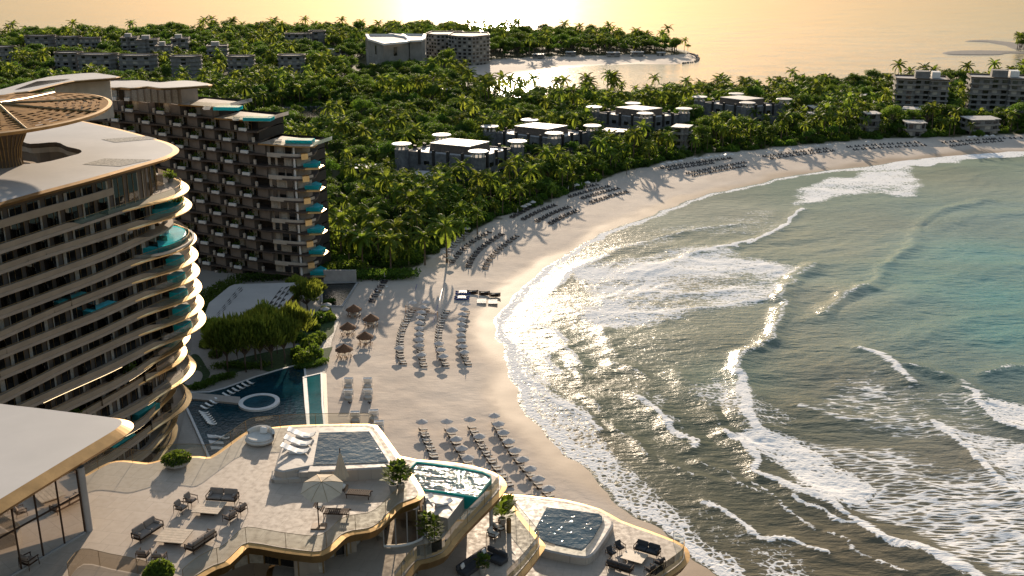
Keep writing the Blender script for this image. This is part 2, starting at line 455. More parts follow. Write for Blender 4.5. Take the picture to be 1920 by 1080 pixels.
def grid_mesh(name, rows, us, hf, attrs, mat, smooth=True):
    v = (np.array(rows)-540)/F; z = H/(sp+v*cp); Yr = z*(cp-v*sp)
    U = (np.array(us)-960)/F
    X = U[None, :]*z[:, None]; Y = np.repeat(Yr[:, None], len(us), 1)
    nr, nc = X.shape
    at = attrs(X, Y); Z = hf(X, Y, at)
    co = np.stack([X, Y, Z], -1).reshape(-1, 3).astype(np.float32)
    idx = np.arange(nr*nc).reshape(nr, nc)
    q = np.stack([idx[:-1, :-1], idx[:-1, 1:], idx[1:, 1:], idx[1:, :-1]], -1).reshape(-1, 4)
    # rows run towards the viewer or away: keep normals up
    if Yr[1] < Yr[0]: q = q[:, ::-1]
    me = bpy.data.meshes.new(name); me.vertices.add(len(co)); me.vertices.foreach_set('co', co.ravel())
    me.loops.add(q.size); me.loops.foreach_set('vertex_index', q.ravel().astype(np.int32))
    me.polygons.add(len(q)); me.polygons.foreach_set('loop_start', np.arange(0, q.size, 4, dtype=np.int32))
    me.polygons.foreach_set('loop_total', np.full(len(q), 4, np.int32))
    if smooth: me.polygons.foreach_set('use_smooth', np.ones(len(q), bool))
    me.update(calc_edges=True)
    for k, a in at.items():
        if a.ndim == 3:
            ca = me.color_attributes.new(k, 'FLOAT_COLOR', 'POINT')
            ca.data.foreach_set('color', np.concatenate([a, np.ones(a.shape[:2]+(1,))], -1).astype(np.float32).ravel())
        else:
            fa = me.attributes.new(k, 'FLOAT', 'POINT'); fa.data.foreach_set('value', a.astype(np.float32).ravel())
    me.materials.append(mat)
    o = bpy.data.objects.new(name, me); COL.objects.link(o); return o
def attr(nt, name, color=False):
    a = N(nt, 'ShaderNodeAttribute', attribute_name=name); return a.outputs['Color' if color else 'Fac']
# ------------------------------------------------------------------ ground sheet
HOTEL = PL([(-700,1700),(-1200,460),(200,430),(600,515),(668,512),(672,530),(640,600),(622,660),(610,700),(607,810),(640,1700)], 0)   # paved hotel grounds
SANDLINE = None
def g_attrs(X, Y):
    s = sdist(X, Y, LAND)+(vnoise(X/7, Y/7, 3)-.5)*2.2+(vnoise(X/2.5, Y/2.5, 5)-.5)*.7
    vg = sdist(X, Y, VEG)+(vnoise(X/4, Y/4, 9)-.5)*5
    wet = 1-sstep(s+(vnoise(X/18, Y/18, 21)-.5)*10, 1.5, 9.5)
    pv = sdist(X, Y, HOTEL)
    return dict(s=s, veg=sstep(vg, -.8, 1.2), wet=wet, paved=sstep(pv, 0, .3))
def g_h(X, Y, a):
    s = a['s']
    base = np.where(s < 0, np.maximum(s*.06, -3), 1.2*(1-np.exp(-np.maximum(s, 0)*.05)))
    near = np.exp(-np.abs(Y-300)/400)
    rip = (vnoise(X/5, Y/5, 31)-.5)*.25+(vnoise(X/1.7, Y/1.7, 33)-.5)*.10
    return base+np.where(s > 6, rip*near*(1-a['veg'])*(1-a['paved']), 0)
m, nt, out = new_mat('beach_sand')
b = N(nt, 'ShaderNodeBsdfPrincipled')
f1 = noise_fac(nt, .05, 6, .35, .65); f2 = noise_fac(nt, .6, 6, .3, .7); f3 = noise_fac(nt, .35, 5, .3, .7, (1, .25, 1))
f0 = noise_fac(nt, .018, 3, .42, .58)
sand = mix(nt, f1, (.62, .52, .43), (.54, .45, .37))
sand = mix(nt, mth(nt, 'MULTIPLY', f0, .6), sand, (.44, .355, .29))
sand = mix(nt, mth(nt, 'MULTIPLY', f2, .35), sand, (.44, .36, .285))
sand = mix(nt, mth(nt, 'MULTIPLY', f3, .25), sand, (.64, .55, .45))
wetc = mix(nt, f1, (.34, .245, .165), (.40, .30, .21))
sand = mix(nt, attr(nt, 'wet'), sand, wetc)
fl = mix(nt, f2, (.035, .045, .015), (.08, .075, .03))
pav = mix(nt, f1, (.36, .31, .26), (.42, .37, .31))
c = mix(nt, attr(nt, 'paved'), mix(nt, attr(nt, 'veg'), sand, fl), pav)
nt.links.new(c, b.inputs['Base Color'])
w = attr(nt, 'wet')
mr = N(nt, 'ShaderNodeMapRange'); mr.inputs[3].default_value = .85; mr.inputs[4].default_value = .62; nt.links.new(w, mr.inputs[0]); nt.links.new(mr.outputs[0], b.inputs['Roughness'])
mr2 = N(nt, 'ShaderNodeMapRange'); mr2.inputs[3].default_value = .15; mr2.inputs[4].default_value = .12; nt.links.new(w, mr2.inputs[0]); nt.links.new(mr2.outputs[0], b.inputs['Specular IOR Level'])
bh = mth(nt, 'ADD', noise_fac(nt, .5, 6, 0, 1, (1, 2, 1)), mth(nt, 'MULTIPLY', noise_fac(nt, 2.5, 4, 0, 1), .5))
bp = N(nt, 'ShaderNodeBump'); bp.inputs['Distance'].default_value = .22
mr3 = N(nt, 'ShaderNodeMapRange'); mr3.inputs[3].default_value = .38; mr3.inputs[4].default_value = .06; nt.links.new(w, mr3.inputs[0]); nt.links.new(mr3.outputs[0], bp.inputs['Strength'])
nt.links.new(bh, bp.inputs['Height']); nt.links.new(bp.outputs[0], b.inputs['Normal'])
nt.links.new(b.outputs[0], out.inputs[0]); M['sand'] = m
rows = list(np.arange(1560, 1080, -12))+list(np.arange(1080, 60, -2.4))+list(np.arange(60, -110, -10))+[-118, -122]
g = grid_mesh('ground', rows, np.arange(-900, 2700, 5), g_h, g_attrs, M['sand'])
struct(g)
# ------------------------------------------------------------------ sea
FOAM_GLITTER = [ # (points, density, streak, softness m); two patches are painted sun glitter
 ([(940,640),(985,655),(1000,690),(1030,720),(1060,745),(1100,775),(1122,800),(1130,830),(1150,850),(1190,885),(1240,925),(1300,962),(1360,1010),(1400,1080),(1500,1250),(1440,1250),(1345,1085),(1302,1050),(1262,1014),(1215,985),(1155,942),(1115,910),(1090,878),(1058,858),(1024,820),(997,792),(979,765),(968,735),(954,705),(942,682)], .72, 0, 5),
 ([(1063,502),(1100,497),(1170,478),(1240,468),(1330,452),(1400,468),(1460,488),(1517,500),(1482,530),(1467,568),(1400,583),(1330,592),(1270,604),(1225,626),(1170,624),(1100,610),(1045,578),(1078,545),(1092,530)], .66, .55, 9),
 ([(1080,505),(1180,490),(1290,478),(1350,470),(1420,490),(1500,500),(1440,520),(1330,520),(1200,530),(1130,540)], .86, .5, 8),
 ([(1150,560),(1100,560),(1090,590),(1130,612),(1180,620),(1230,600),(1210,575)], .95, 0, 6),
 ([(1063,502),(1090,500),(1120,505),(1140,520),(1120,535),(1095,528)], 1.0, 0, 5),
 ([(1475,378),(1495,352),(1560,332),(1640,318),(1712,310),(1735,340),(1727,372),(1650,364),(1570,372),(1490,392)], .80, .5, 9),
 ([(1560,323),(1664,305),(1733,293),(1811,283),(1920,279),(2300,268),(2300,276),(1920,291),(1825,301),(1714,313),(1640,322)], 1.0, 0, 4),
 ([(1366,815),(1420,812),(1560,822),(1700,850),(1920,890),(2200,940),(2200,1200),(1920,1110),(1870,1078),(1800,1062),(1730,1030),(1640,992),(1560,945),(1490,905),(1430,880),(1395,850)], .60, 1, 7),
 ([(1366,815),(1420,812),(1500,822),(1560,860),(1620,900),(1640,950),(1620,975),(1560,945),(1490,905),(1430,880),(1395,850)], .92, .4, 6),
 ([(1826,738),(1870,742),(1960,760),(2100,800),(2100,860),(1960,815),(1891,800),(1858,775)], .95, .3, 5),
 ([(1768,800),(1800,800),(1860,812),(1960,850),(2100,900),(2100,1000),(1960,950),(1897,922),(1868,892),(1829,862),(1797,825)], .78, .6, 5),
 ([(1550,705),(1640,672),(1700,705),(1920,735),(1960,880),(1700,845),(1560,820),(1480,765)], .50, 1, 14),
 ([(1150,725),(1220,730),(1260,757),(1300,790),(1310,835),(1290,845),(1265,830),(1240,790),(1180,755)], .60, .2, 8),  # sun glitter on the water, painted as spots of foam
 ([(1260,712),(1330,700),(1420,735),(1500,790),(1480,830),(1400,820),(1370,795),(1300,750)], .56, .4, 9),  # second patch of sun sparkle drawn with foam spots
 ([(1110,472),(1200,430),(1330,398),(1480,388),(1490,420),(1480,440),(1330,452),(1200,476),(1100,497)], .46, .5, 10),
 ([(975,600),(1010,575),(1070,585),(1120,620),(1060,640),(1000,690),(960,660)], .40, 0, 8),
 ([(1010,640),(1050,600),(1090,640),(1110,700),(1060,690)], .34, 0, 8),
 ([(1240,925),(1330,940),(1400,985),(1500,1010),(1560,1040),(1600,1080),(1700,1200),(1480,1200),(1400,1080)], .54, .3, 10),
 ([(1400,590),(1470,575),(1440,610),(1400,630),(1330,620)], .25, .5, 8),
]
CRESTS = [ # (points, foam 0-1, width m, height m)
 ([(1410,450),(1400,454),(1352,465),(1302,474),(1269,490),(1236,502),(1190,512)], 1, 2.6, .5),
 ([(1500,392),(1489,404),(1475,420),(1436,443),(1405,458)], 1, 2.0, .5),
 ([(1850,375),(1780,393),(1728,418),(1714,462),(1658,501),(1655,520),(1630,540)], .12, 2.2, .8),
 ([(1630,540),(1600,544),(1578,560),(1555,580),(1545,592)], .55, 2.4, 1.2),
 ([(1525,498),(1515,505),(1485,530),(1468,560),(1470,585),(1455,620),(1430,650),(1400,670),(1385,700)], .6, 2.4, 1.2),
 ([(1385,700),(1392,725),(1400,770),(1418,800),(1434,820)], .95, 3.2, .9),
 ([(1615,655),(1636,663),(1678,682),(1694,704),(1714,720)], .85, 2.6, .9),
 ([(1700,690),(1733,696),(1789,710),(1830,732),(1850,755)], .5, 2.6, .9),
 ([(1850,705),(1900,690),(1960,700),(2050,720)], .5, 2.6, .9),
 ([(960,680),(977,711),(1026,739),(1057,761),(1095,783),(1127,808)], 1, 2.0, .5),
 ([(1200,745),(1234,771),(1256,799),(1297,834),(1303,840)], .9, 2.4, .5),
 ([(1319,943),(1371,969),(1413,995),(1461,1014),(1539,1031)], .85, 1.6, .4),
 ([(1494,927),(1545,966),(1610,985),(1650,1000)], .9, 1.4, .4),
 ([(1366,815),(1410,850),(1420,882),(1480,910),(1540,938),(1600,972),(1650,1002),(1740,1032),(1800,1068),(1860,1100)], 1, 2.6, .8),
 ([(1820,735),(1855,772),(1891,800),(1960,815),(2100,860)], 1, 2.6, .8),
 ([(1762,798),(1797,825),(1829,862),(1868,892),(1897,922),(1960,952)], 1, 2.6, .8),
 ([(1127,612),(1142,640),(1150,665)], .5, 2, .3), ([(1450,620),(1500,600),(1580,590)], 0, 3, .5),
 ([(1920,500),(1800,520),(1700,560),(1600,590)], 0, 5, .6), ([(2000,600),(1850,600),(1700,640)], 0, 4, .5), ([(1920,400),(1800,410),(1728,440)], 0, 4, .6),
 ([(1055,650),(1075,668),(1088,684)], .7, 2, .4), ([(1068,690),(1084,704)], .6, 1.6, .3), ([(1150,680),(1190,695),(1212,706)], .55, 1.8, .4), ([(1098,742),(1115,758),(1122,774)], .55, 1.6, .3),
 ([(1000,612),(1040,622),(1058,640)], .8, 2.2, .3), ([(1020,668),(1042,690),(1048,700)], .8, 2.2, .3), ([(1240,862),(1280,880),(1330,905)], .5, 1.5, .3), ([(1150,800),(1190,830),(1215,860)], .5, 1.6, .4), ([(1320,870),(1370,900),(1440,930)], .5, 1.5, .3),
 ([(1410,905),(1480,950),(1530,990)], .6, 1.6, .3), ([(1560,1000),(1620,1035),(1700,1070)], .6, 1.6, .3), ([(1600,850),(1700,900),(1820,960),(1920,1010)], .7, 2.0, .3), ([(1500,760),(1600,790),(1700,800)], .6, 2.0, .3), ([(1130,560),(1200,548),(1300,552),(1400,540)], .9, 2.0, .3), ([(1180,590),(1280,585),(1380,570),(1460,560)], .9, 1.8, .3),
 ([(1150,470),(1220,452),(1300,432),(1380,420)], .7, 2.0, .3), ([(1040,545),(1060,520),(1090,500),(1140,478)], .85, 2.2, .3), ([(1275,700),(1290,720),(1330,760),(1350,800)], .5, 2.4, .4),
]
SEAC = [(1000,560,(.22,.18,.14)),(1100,450,(.25,.205,.16)),(1350,400,(.23,.20,.16)),(1250,540,(.15,.135,.105)),(1550,460,(.18,.175,.13)),(1750,330,(.20,.18,.13)),(1900,320,(.17,.17,.125)),
 (1640,420,(.15,.155,.12)),(1800,420,(.11,.145,.12)),(1850,480,(.060,.15,.13)),(1750,520,(.060,.14,.12)),(1900,560,(.04,.14,.125)),(1880,620,(.04,.13,.115)),(1700,600,(.075,.12,.10)),(1550,560,(.14,.14,.108)),(1500,640,(.12,.12,.09)),
 (1250,660,(.10,.105,.082)),(1100,680,(.08,.09,.068)),(1350,700,(.085,.105,.082)),(1200,780,(.065,.070,.052)),(1130,720,(.075,.072,.052)),(1350,800,(.05,.055,.04)),(1600,720,(.09,.085,.065)),(1800,680,(.06,.09,.078)),(1500,780,(.075,.072,.052)),(1350,900,(.085,.075,.055)),(1600,880,(.105,.085,.062)),(1800,880,(.115,.09,.066)),(1800,980,(.11,.085,.062)),(1600,1040,(.11,.08,.055)),(1300,960,(.095,.08,.058)),(1450,1080,(.12,.09,.062)),(1060,830,(.12,.09,.062)),
 (1100,150,(.30,.24,.18)),(1400,100,(.20,.17,.13)),(1400,0,(.13,.13,.11)),(1850,120,(.26,.20,.15)),(200,20,(.13,.12,.10)),(2400,400,(.04,.14,.12)),(2400,900,(.09,.066,.045))]
def s_attrs(X, Y):
    s = sdist(X, Y, LAND)+(vnoise(X/7, Y/7, 3)-.5)*2.2+(vnoise(X/2.5, Y/2.5, 5)-.5)*.7      # > 0 on land
    dist = np.sqrt(X*X+Y*Y)
    wx = X+(vnoise(X/9, Y/9, 41)-.5)*7; wy = Y+(vnoise(X/9, Y/9, 43)-.5)*7
    foam = np.zeros(X.shape); st = np.zeros(X.shape)
    near = (Y < 900)
    iy = np.where(near.any(1))[0]
    sl = slice(iy.min(), iy.max()+1)
    xx, yy = wx[sl], wy[sl]
    for pts, d, k, soft in FOAM_GLITTER:
        pp = PL(pts); a = np.array(pp)
        box = (xx > a[:, 0].min()-25) & (xx < a[:, 0].max()+25) & (yy > a[:, 1].min()-25) & (yy < a[:, 1].max()+25)
        if not box.any(): continue
        q = sdist(xx[box], yy[box], pp); fm = sstep(q, -soft*.5, soft*.7)*d*(.78+.40*vnoise(X[sl][box]/11, Y[sl][box]/7, 63))
        t = foam[sl][box]; foam[sl][box] = np.maximum(t, fm); u = st[sl][box]; st[sl][box] = np.where(fm > t, k, u)
    ridge = np.zeros(X.shape)
    xx2 = X[sl]+(vnoise(X[sl]/5, Y[sl]/5, 51)-.5)*2.4; yy2 = Y[sl]+(vnoise(X[sl]/5, Y[sl]/5, 53)-.5)*3
    for pts, fo, wd, hh in CRESTS:
        pp = smooth_line(PL(pts), 3); a = np.array(pp)
        box = (xx2 > a[:, 0].min()-20) & (xx2 < a[:, 0].max()+20) & (yy2 > a[:, 1].min()-20) & (yy2 < a[:, 1].max()+20)
        if not box.any(): continue
        q = seg_dist(xx2[box], yy2[box], pp)
        r = np.exp(-(q/(wd*1.3))**2)*hh*.85; ridge[sl][box] = np.maximum(ridge[sl][box], r)
        ragged = .55+.9*vnoise(X[sl][box]/3, Y[sl][box]/3, 61)
        fm = np.exp(-(q/(wd*.6*ragged))**2)*fo*1.02
        foam[sl][box] = np.maximum(foam[sl][box], fm)
    # thin lacy edge where the water meets the sand
    edge = np.exp(-((s+1.6)/2.0)**2)*(.72+.4*vnoise(X/6, Y/6, 71))*(Y < 700)
    foam = np.maximum(foam, edge)
    # colour of the water: sand stirred up near the shore, clear green further out
    XY = [(P(a, b_)[0], P(a, b_)[1], c) for a, b_, c in SEAC]
    num = np.zeros(X.shape+(3,)); den = np.zeros(X.shape)
    for x0, y0, c in XY:
        sc_ = .25+.75*np.minimum(1, 300/np.maximum(Y, 1))
        w = 1/((((X-x0)*sc_)**2+((Y-y0)*sc_)**2)**1.4+200); den += w; num += w[..., None]*np.array(c)
    colr = num/den[..., None]*np.array([1.42, 1.68, 1.66])*(.85+.3*vnoise(X/30, Y/14, 81))[..., None]
    return dict(s=s, shallow=np.maximum(sstep(s, -140, -15), .75*sstep(foam, .15, .6))*(Y < 700), foam=np.clip(foam, 0, 1.1), streak=st, ridge=ridge, far=sstep(dist, 350, 1600), tint=colr)
WAVES = []
_r = random.Random(3)
for i in range(46):
    wl = 2.0*1.085**i*(.9+.2*_r.random()); 
    if wl > 45: break
    th = R(90+_r.gauss(0, 24)); WAVES.append((wl, .0125*wl**.42*(.7+.6*_r.random()), 2*PI/wl*math.cos(th), 2*PI/wl*math.sin(th), _r.random()*2*PI))
def s_h(X, Y, a):
    dist = np.sqrt(X*X+Y*Y); Z = np.zeros(X.shape)
    wx = X+(vnoise(X/25, Y/25, 91)-.5)*14; wy = Y+(vnoise(X/25, Y/25, 93)-.5)*14
    for wl, am, kx, ky, ph in WAVES:
        cut = np.clip(1.3-dist/(wl*110), 0, 1)
        Z += am*cut*np.sin(kx*wx+ky*wy+ph)
    sh = sstep(-a['s'], 0, 26)
    grp = .55+.9*vnoise(X/40, Y/40, 95)
    Z = Z*sh*grp*.62
    Z += a['ridge']*sstep(-a['s'], 1, 8)*(1.0)
    Z += np.clip(a['foam'], 0, 1)*(vnoise(X/1.1, Y/1.1, 97)-.3)*.13*sstep(-a['s'], .5, 4)
    Z = np.where(a['s'] > -.2, np.minimum(Z, .03), Z)
    return Z+.02
m, nt, out = new_mat('sea_water')
b = N(nt, 'ShaderNodeBsdfPrincipled'); b.inputs['IOR'].default_value = 1.333
mr = N(nt, 'ShaderNodeMapRange'); mr.inputs[3].default_value = .13; mr.inputs[4].default_value = .18; nt.links.new(attr(nt, 'far'), mr.inputs[0]); nt.links.new(mth(nt, 'ADD', mr.outputs[0], mth(nt, 'MULTIPLY', attr(nt, 'shallow'), .13)), b.inputs['Roughness']); nt.links.new(mth(nt, 'SUBTRACT', .5, mth(nt, 'MULTIPLY', attr(nt, 'shallow'), .48)), b.inputs['Specular IOR Level'])
nt.links.new(attr(nt, 'tint', True), b.inputs['Base Color'])
r1 = noise_fac(nt, .55, 4, 0, 1, (.38, 1, 1)); r2 = noise_fac(nt, 1.7, 4, 0, 1, (.5, 1, 1))
hh = mth(nt, 'ADD', r1, mth(nt, 'MULTIPLY', r2, .3))
bp = N(nt, 'ShaderNodeBump'); bp.inputs['Distance'].default_value = .55
mr = N(nt, 'ShaderNodeMapRange'); mr.inputs[3].default_value = .75; mr.inputs[4].default_value = .12; nt.links.new(attr(nt, 'far'), mr.inputs[0]); nt.links.new(mr.outputs[0], bp.inputs['Strength'])
nt.links.new(hh, bp.inputs['Height']); nt.links.new(bp.outputs[0], b.inputs['Normal'])
# foam and the glitter painted as foam: lace of bubbles
g_ = N(nt, 'ShaderNodeNewGeometry')
def lace(stretch, scale):
    mp = N(nt, 'ShaderNodeMapping'); mp.inputs['Scale'].default_value = stretch; nt.links.new(g_.outputs['Position'], mp.inputs['Vector'])
    nz = N(nt, 'ShaderNodeTexNoise'); nz.inputs['Scale'].default_value = scale*1.3; nz.inputs['Detail'].default_value = 3; nt.links.new(mp.outputs[0], nz.inputs['Vector'])
    ad = N(nt, 'ShaderNodeVectorMath', operation='ADD'); sc_ = N(nt, 'ShaderNodeVectorMath', operation='SCALE'); sc_.inputs[3].default_value = 1.6/scale*.5
    nt.links.new(nz.outputs['Color'], sc_.inputs[0]); nt.links.new(mp.outputs[0], ad.inputs[0]); nt.links.new(sc_.outputs[0], ad.inputs[1])
    v = N(nt, 'ShaderNodeTexVoronoi', feature='DISTANCE_TO_EDGE'); v.inputs['Scale'].default_value = scale; nt.links.new(ad.outputs[0], v.inputs['Vector'])
    n2 = N(nt, 'ShaderNodeTexNoise'); n2.inputs['Scale'].default_value = scale*.8; n2.inputs['Detail'].default_value = 6; n2.inputs['Roughness'].default_value = .65; nt.links.new(mp.outputs[0], n2.inputs['Vector'])
    e = mth(nt, 'SUBTRACT', 1.0, mth(nt, 'MULTIPLY', v.outputs['Distance'], 2.6), True)
    return mth(nt, 'ADD', mth(nt, 'MULTIPLY', e, .38), mth(nt, 'MULTIPLY', n2.outputs[0], .72))
pa = lace((1, 1, 1), .72); pb = lace((.30, 1.35, 1), .70)
mxn = N(nt, 'ShaderNodeMix', data_type='FLOAT'); nt.links.new(attr(nt, 'streak'), mxn.inputs[0]); nt.links.new(pa, mxn.inputs[2]); nt.links.new(pb, mxn.inputs[3])
fo = attr(nt, 'foam')
thr = N(nt, 'ShaderNodeMapRange'); thr.inputs[1].default_value = 0; thr.inputs[2].default_value = 1; thr.inputs[3].default_value = 1.02; thr.inputs[4].default_value = .28; nt.links.new(fo, thr.inputs[0])
d_ = mth(nt, 'MULTIPLY', mth(nt, 'SUBTRACT', mxn.outputs[0], thr.outputs[0]), 9.0, True)
fm = N(nt, 'ShaderNodeBsdfPrincipled'); fm.inputs['Base Color'].default_value = (.86, .84, .81, 1); fm.inputs['Specular IOR Level'].default_value = .03; fm.inputs['Roughness'].default_value = .9
fb = N(nt, 'ShaderNodeBump'); fb.inputs['Strength'].default_value = .8; fb.inputs['Distance'].default_value = .3; nt.links.new(mxn.outputs[0], fb.inputs['Height']); nt.links.new(fb.outputs[0], fm.inputs['Normal'])
ms = N(nt, 'ShaderNodeMixShader'); nt.links.new(d_, ms.inputs[0]); nt.links.new(b.outputs[0], ms.inputs[1]); nt.links.new(fm.outputs[0], ms.inputs[2]); nt.links.new(ms.outputs[0], out.inputs[0])
M['sea'] = m
rows = list(np.arange(1500, 1080, -8))+list(np.arange(1082, 200, -1.5))+list(np.arange(200, -60, -2))+list(np.arange(-60, -112, -4))+[-115, -118, -120, -122, -123.3]
us = list(np.arange(-900, 880, 20))+list(np.arange(880, 1990, 1.8))+list(np.arange(1990, 2700, 12))
sea = grid_mesh('water', rows, us, s_h, s_attrs, M['sea'])
struct(sea)
# little creek behind the second tower, and its rock bank
mb = MB(); mb.sheet(CREEK, 1.5); struct(mb.build('creek_water', M['pond']))
# ------------------------------------------------------------------ plants
def palm_parts(seed, h, n=19, L=4.6, dense=20, lw=.34):
    r = random.Random(seed); t = MB(); c = MB()
    bend = (r.uniform(-1, 1)*h*.10, r.uniform(-1, 1)*h*.10)
    path = []; rad = []
    for i in range(9):
        u = i/8; path.append((bend[0]*u*u, bend[1]*u*u, h*u-.3)); rad.append(.30*(1-u)**2*.5+.17-.04*u)
    t.tube(path, rad, 7)
    top = Vector(path[-1])
    for k in range(n):
        az = k*2.39996+r.uniform(-.2, .2); q = k/(n-1)
        el = R(72)*(1-q)**.8-R(28)*q+r.uniform(-.1, .1); ll = L*r.uniform(.85, 1.1)*(1-.15*(1-q))
        hd = Vector((math.cos(az), math.sin(az), 0)); side = Vector((-hd.y, hd.x, 0))
        p = top.copy(); pts = [p.copy()]; e = el; ds = ll/8
        for i in range(8):
            e -= R(9+5*q)*(.5+i/8); p = p+(hd*math.cos(e)+Vector((0, 0, 1))*math.sin(e))*ds; pts.append(p.copy())
        c.tube([tuple(x) for x in pts], [.05]*6+[.03, .02, .01], 3, cap=False)
        for i in range(dense):
            u = .10+.9*i/(dense-1); fi = min(7.999, u*8); a = int(fi); b = fi-a
            pp = pts[a].lerp(pts[a+1], b); tg = (pts[a+1]-pts[a]).normalized()
            wl = .95*L/4.6*(math.sin(PI*min(1, u*.86+.10))**.7)
            for sd in (-1, 1):
                d = (side*sd*.85+tg*.62+Vector((0, 0, -.42-.3*q+r.uniform(-.12, .12)))).normalized()
                w = tg*lw*.5
                tip = pp+d*wl*r.uniform(.85, 1.1)
                mid = pp+d*wl*.5+Vector((0, 0, .05))
                c.poly((pp-w*.7, mid-w, tip, mid+w, pp+w*.7))
    # a few nuts / boot under the fronds
    for k in range(5):
        a = k*1.3; t.box((top.x+.22*math.cos(a), top.y+.22*math.sin(a), top.z-.25), (.26, .26, .34), a)
    return t, c
def tree_parts(seed, h, rad, leaves=1500, lobes=11, size=.52, flat=.72, upright=False):
    r = random.Random(seed); t = MB(); c = MB()
    t.tube([(0, 0, -.3), (r.uniform(-.2, .2), .1, h*.2), (r.uniform(-.3, .3), 0, h*.42)], [.26, .20, .15], 7)
    cs = []
    for k in range(lobes):
        a = k*2.4+r.uniform(-.4, .4); rr = rad*math.sqrt((k+.3)/lobes)*.72
        z = h*.56+ (h*.30)*(1-(rr/rad)**2)*r.uniform(.6, 1.25)
        cs.append((Vector((math.cos(a)*rr, math.sin(a)*rr, z)), rad*r.uniform(.30, .50)))
    for cc, rr in cs:
        p0 = Vector((0, 0, h*.34)); mid = p0.lerp(cc, .5)+Vector((r.uniform(-.3, .3), r.uniform(-.3, .3), -.2))
        t.tube([p0, mid, cc], [.12, .07, .03], 4, cap=False)
    per = leaves//lobes
    for cc, rr in cs:
        for i in range(per):
            while True:
                d = Vector((r.gauss(0, 1), r.gauss(0, 1), r.gauss(.25, 1)))
                if d.length > .1: break
            d.normalize()
            q = rr*(r.random()**.33)*r.uniform(.75, 1.15)
            p = cc+Vector((d.x*q, d.y*q, d.z*q*flat))
            n = (d+Vector((r.uniform(-.9, .9), r.uniform(-.9, .9), r.uniform(-.3, .9)))).normalized()
            if upright: n = (Vector((r.uniform(-1, 1), r.uniform(-1, 1), r.uniform(-.3, .3)))).normalized()
            a = n.cross(Vector((r.uniform(-1, 1), r.uniform(-1, 1), r.uniform(-1, 1)))).normalized(); b = n.cross(a)
            s_ = size*r.uniform(.6, 1.3)
            if upright:
                up = (d*.7+Vector((0, 0, 1))).normalized(); a = up; b = n.cross(a).normalized()
                c.poly((p-a*s_*.9, p+b*s_*.22, p+a*s_*.9, p-b*s_*.22))
            else:
                c.poly((p-a*s_*.55, p-b*s_*.30+a*s_*.05, p+a*s_*.6, p+b*s_*.33))
    return t, c
PALMS = []; TREES = []
for i, (h, n, L) in enumerate(((11.0, 17, 6.2), (9.0, 16, 5.9), (13.0, 15, 6.0), (7.5, 14, 5.3))):
    t, c = palm_parts(11+i, h, n, L)
    root = thing('palm_tree', 'coconut palm', 'palm tree', (0, 0, -500))
    t.build('trunk', M['trunk'], root); c.build('crown', M['palmleaf'], root)
    PALMS.append(Proto(root))
for i, (h, rad, lv, lb) in enumerate(((9.0, 5.0, 1700, 12), (7.5, 4.2, 1400, 9), (10.5, 5.2, 1900, 14), (6.5, 3.6, 1100, 8))):
    t, c = tree_parts(31+i, h, rad, lv, lb)
    root = thing('broadleaf_tree', 'broadleaf tree', 'tree', (0, 0, -500))
    t.build('trunk', M['bark'], root); c.build('crown', M['leaf'], root)
    TREES.append(Proto(root))
# where buildings and clearings keep the trees away: (x, y, r)
CLEAR = []
def clear_px(px, py, r, h=0): x, y = P(px, py, h); CLEAR.append((x, y, r))
VILLAS = [ # left, front, right, back tower tops; height
 dict(c=[(753,269),(897,283),(970,264),(828,252)], h=16.0),
 dict(c=[(918,236),(1039,249),(1111,235),(993,224)], h=15.0),
 dict(c=[(1114,200),(1210,212),(1283,203),(1187,193)], h=15.0),
 dict(c=[(1312,181),(1402,192),(1471,185),(1381,175)], h=15.0)]
for v in VILLAS:
    cs = [P(a, b, v['h']) for a, b in v['c']]; v['w'] = cs
    cx = sum(p[0] for p in cs)/4; cy = sum(p[1] for p in cs)/4; v['m'] = (cx, cy)
CONDOS = [ # px centre, py top, width px, height m, kind, py base (hidden)
 (68,69,56,17,'curve'),(122,71,46,17,'curve'),(162,73,38,16,'curve'),(121,101,50,18,'curve'),(176,104,74,18,'curve'),(252,106,72,18,'curve'),(343,108,56,20,'curve'),(447,108,50,17,'curve'),(543,106,50,17,'curve'),
 (238,72,28,18,'step'),(272,76,36,20,'step'),(302,88,26,16,'step'),(333,74,30,19,'step'),(403,88,36,16,'step'),
 (556,65,50,17,'curve'),(592,60,30,18,'curve'),
 (1736,150,92,21,'terrace'),(1882,148,100,22,'terrace'),(-4,90,48,18,'curve')]
SMALL = [ # small low roofs among the trees: px, py, w px, depth m, height m
 (588,147,30,8,5),(627,92,44,12,8),(652,158,26,7,5),(700,152,44,9,5),(668,141,24,7,4),(690,311,44,8,6),(800,325,46,9,6),(1152,244,40,9,9),(1279,236,28,9,13),(830,166,30,8,4),(855,175,24,7,4),(880,182,34,8,4),(925,196,30,8,4),
 (1545,200,50,12,7),(1612,177,20,8,7),(1626,190,30,9,5),(1634,211,26,9,11),(1520,212,26,8,6),(1716,203,40,10,9),(1840,221,56,12,9),(1716,228,34,10,8),(1070,97,16,7,5),(1150,98,22,7,5),(1195,97,22,7,5),(1240,98,14,6,4),(1010,101,18,7,5)]
for cx, cy, w_, h_, k in CONDOS:
    x, y = P(cx, cy, h_); s = (y*cp+(H-h_)*sp)/F; CLEAR.append((x, y+w_*s*.1, w_*s*.56+3))
for cx, cy, w_, dp, h_ in SMALL:
    x, y = P(cx, cy, h_); s = (y*cp+(H-h_)*sp)/F; CLEAR.append((x, y, w_*s*.5+2)); CLEAR.append((x, y-7, 4.5))
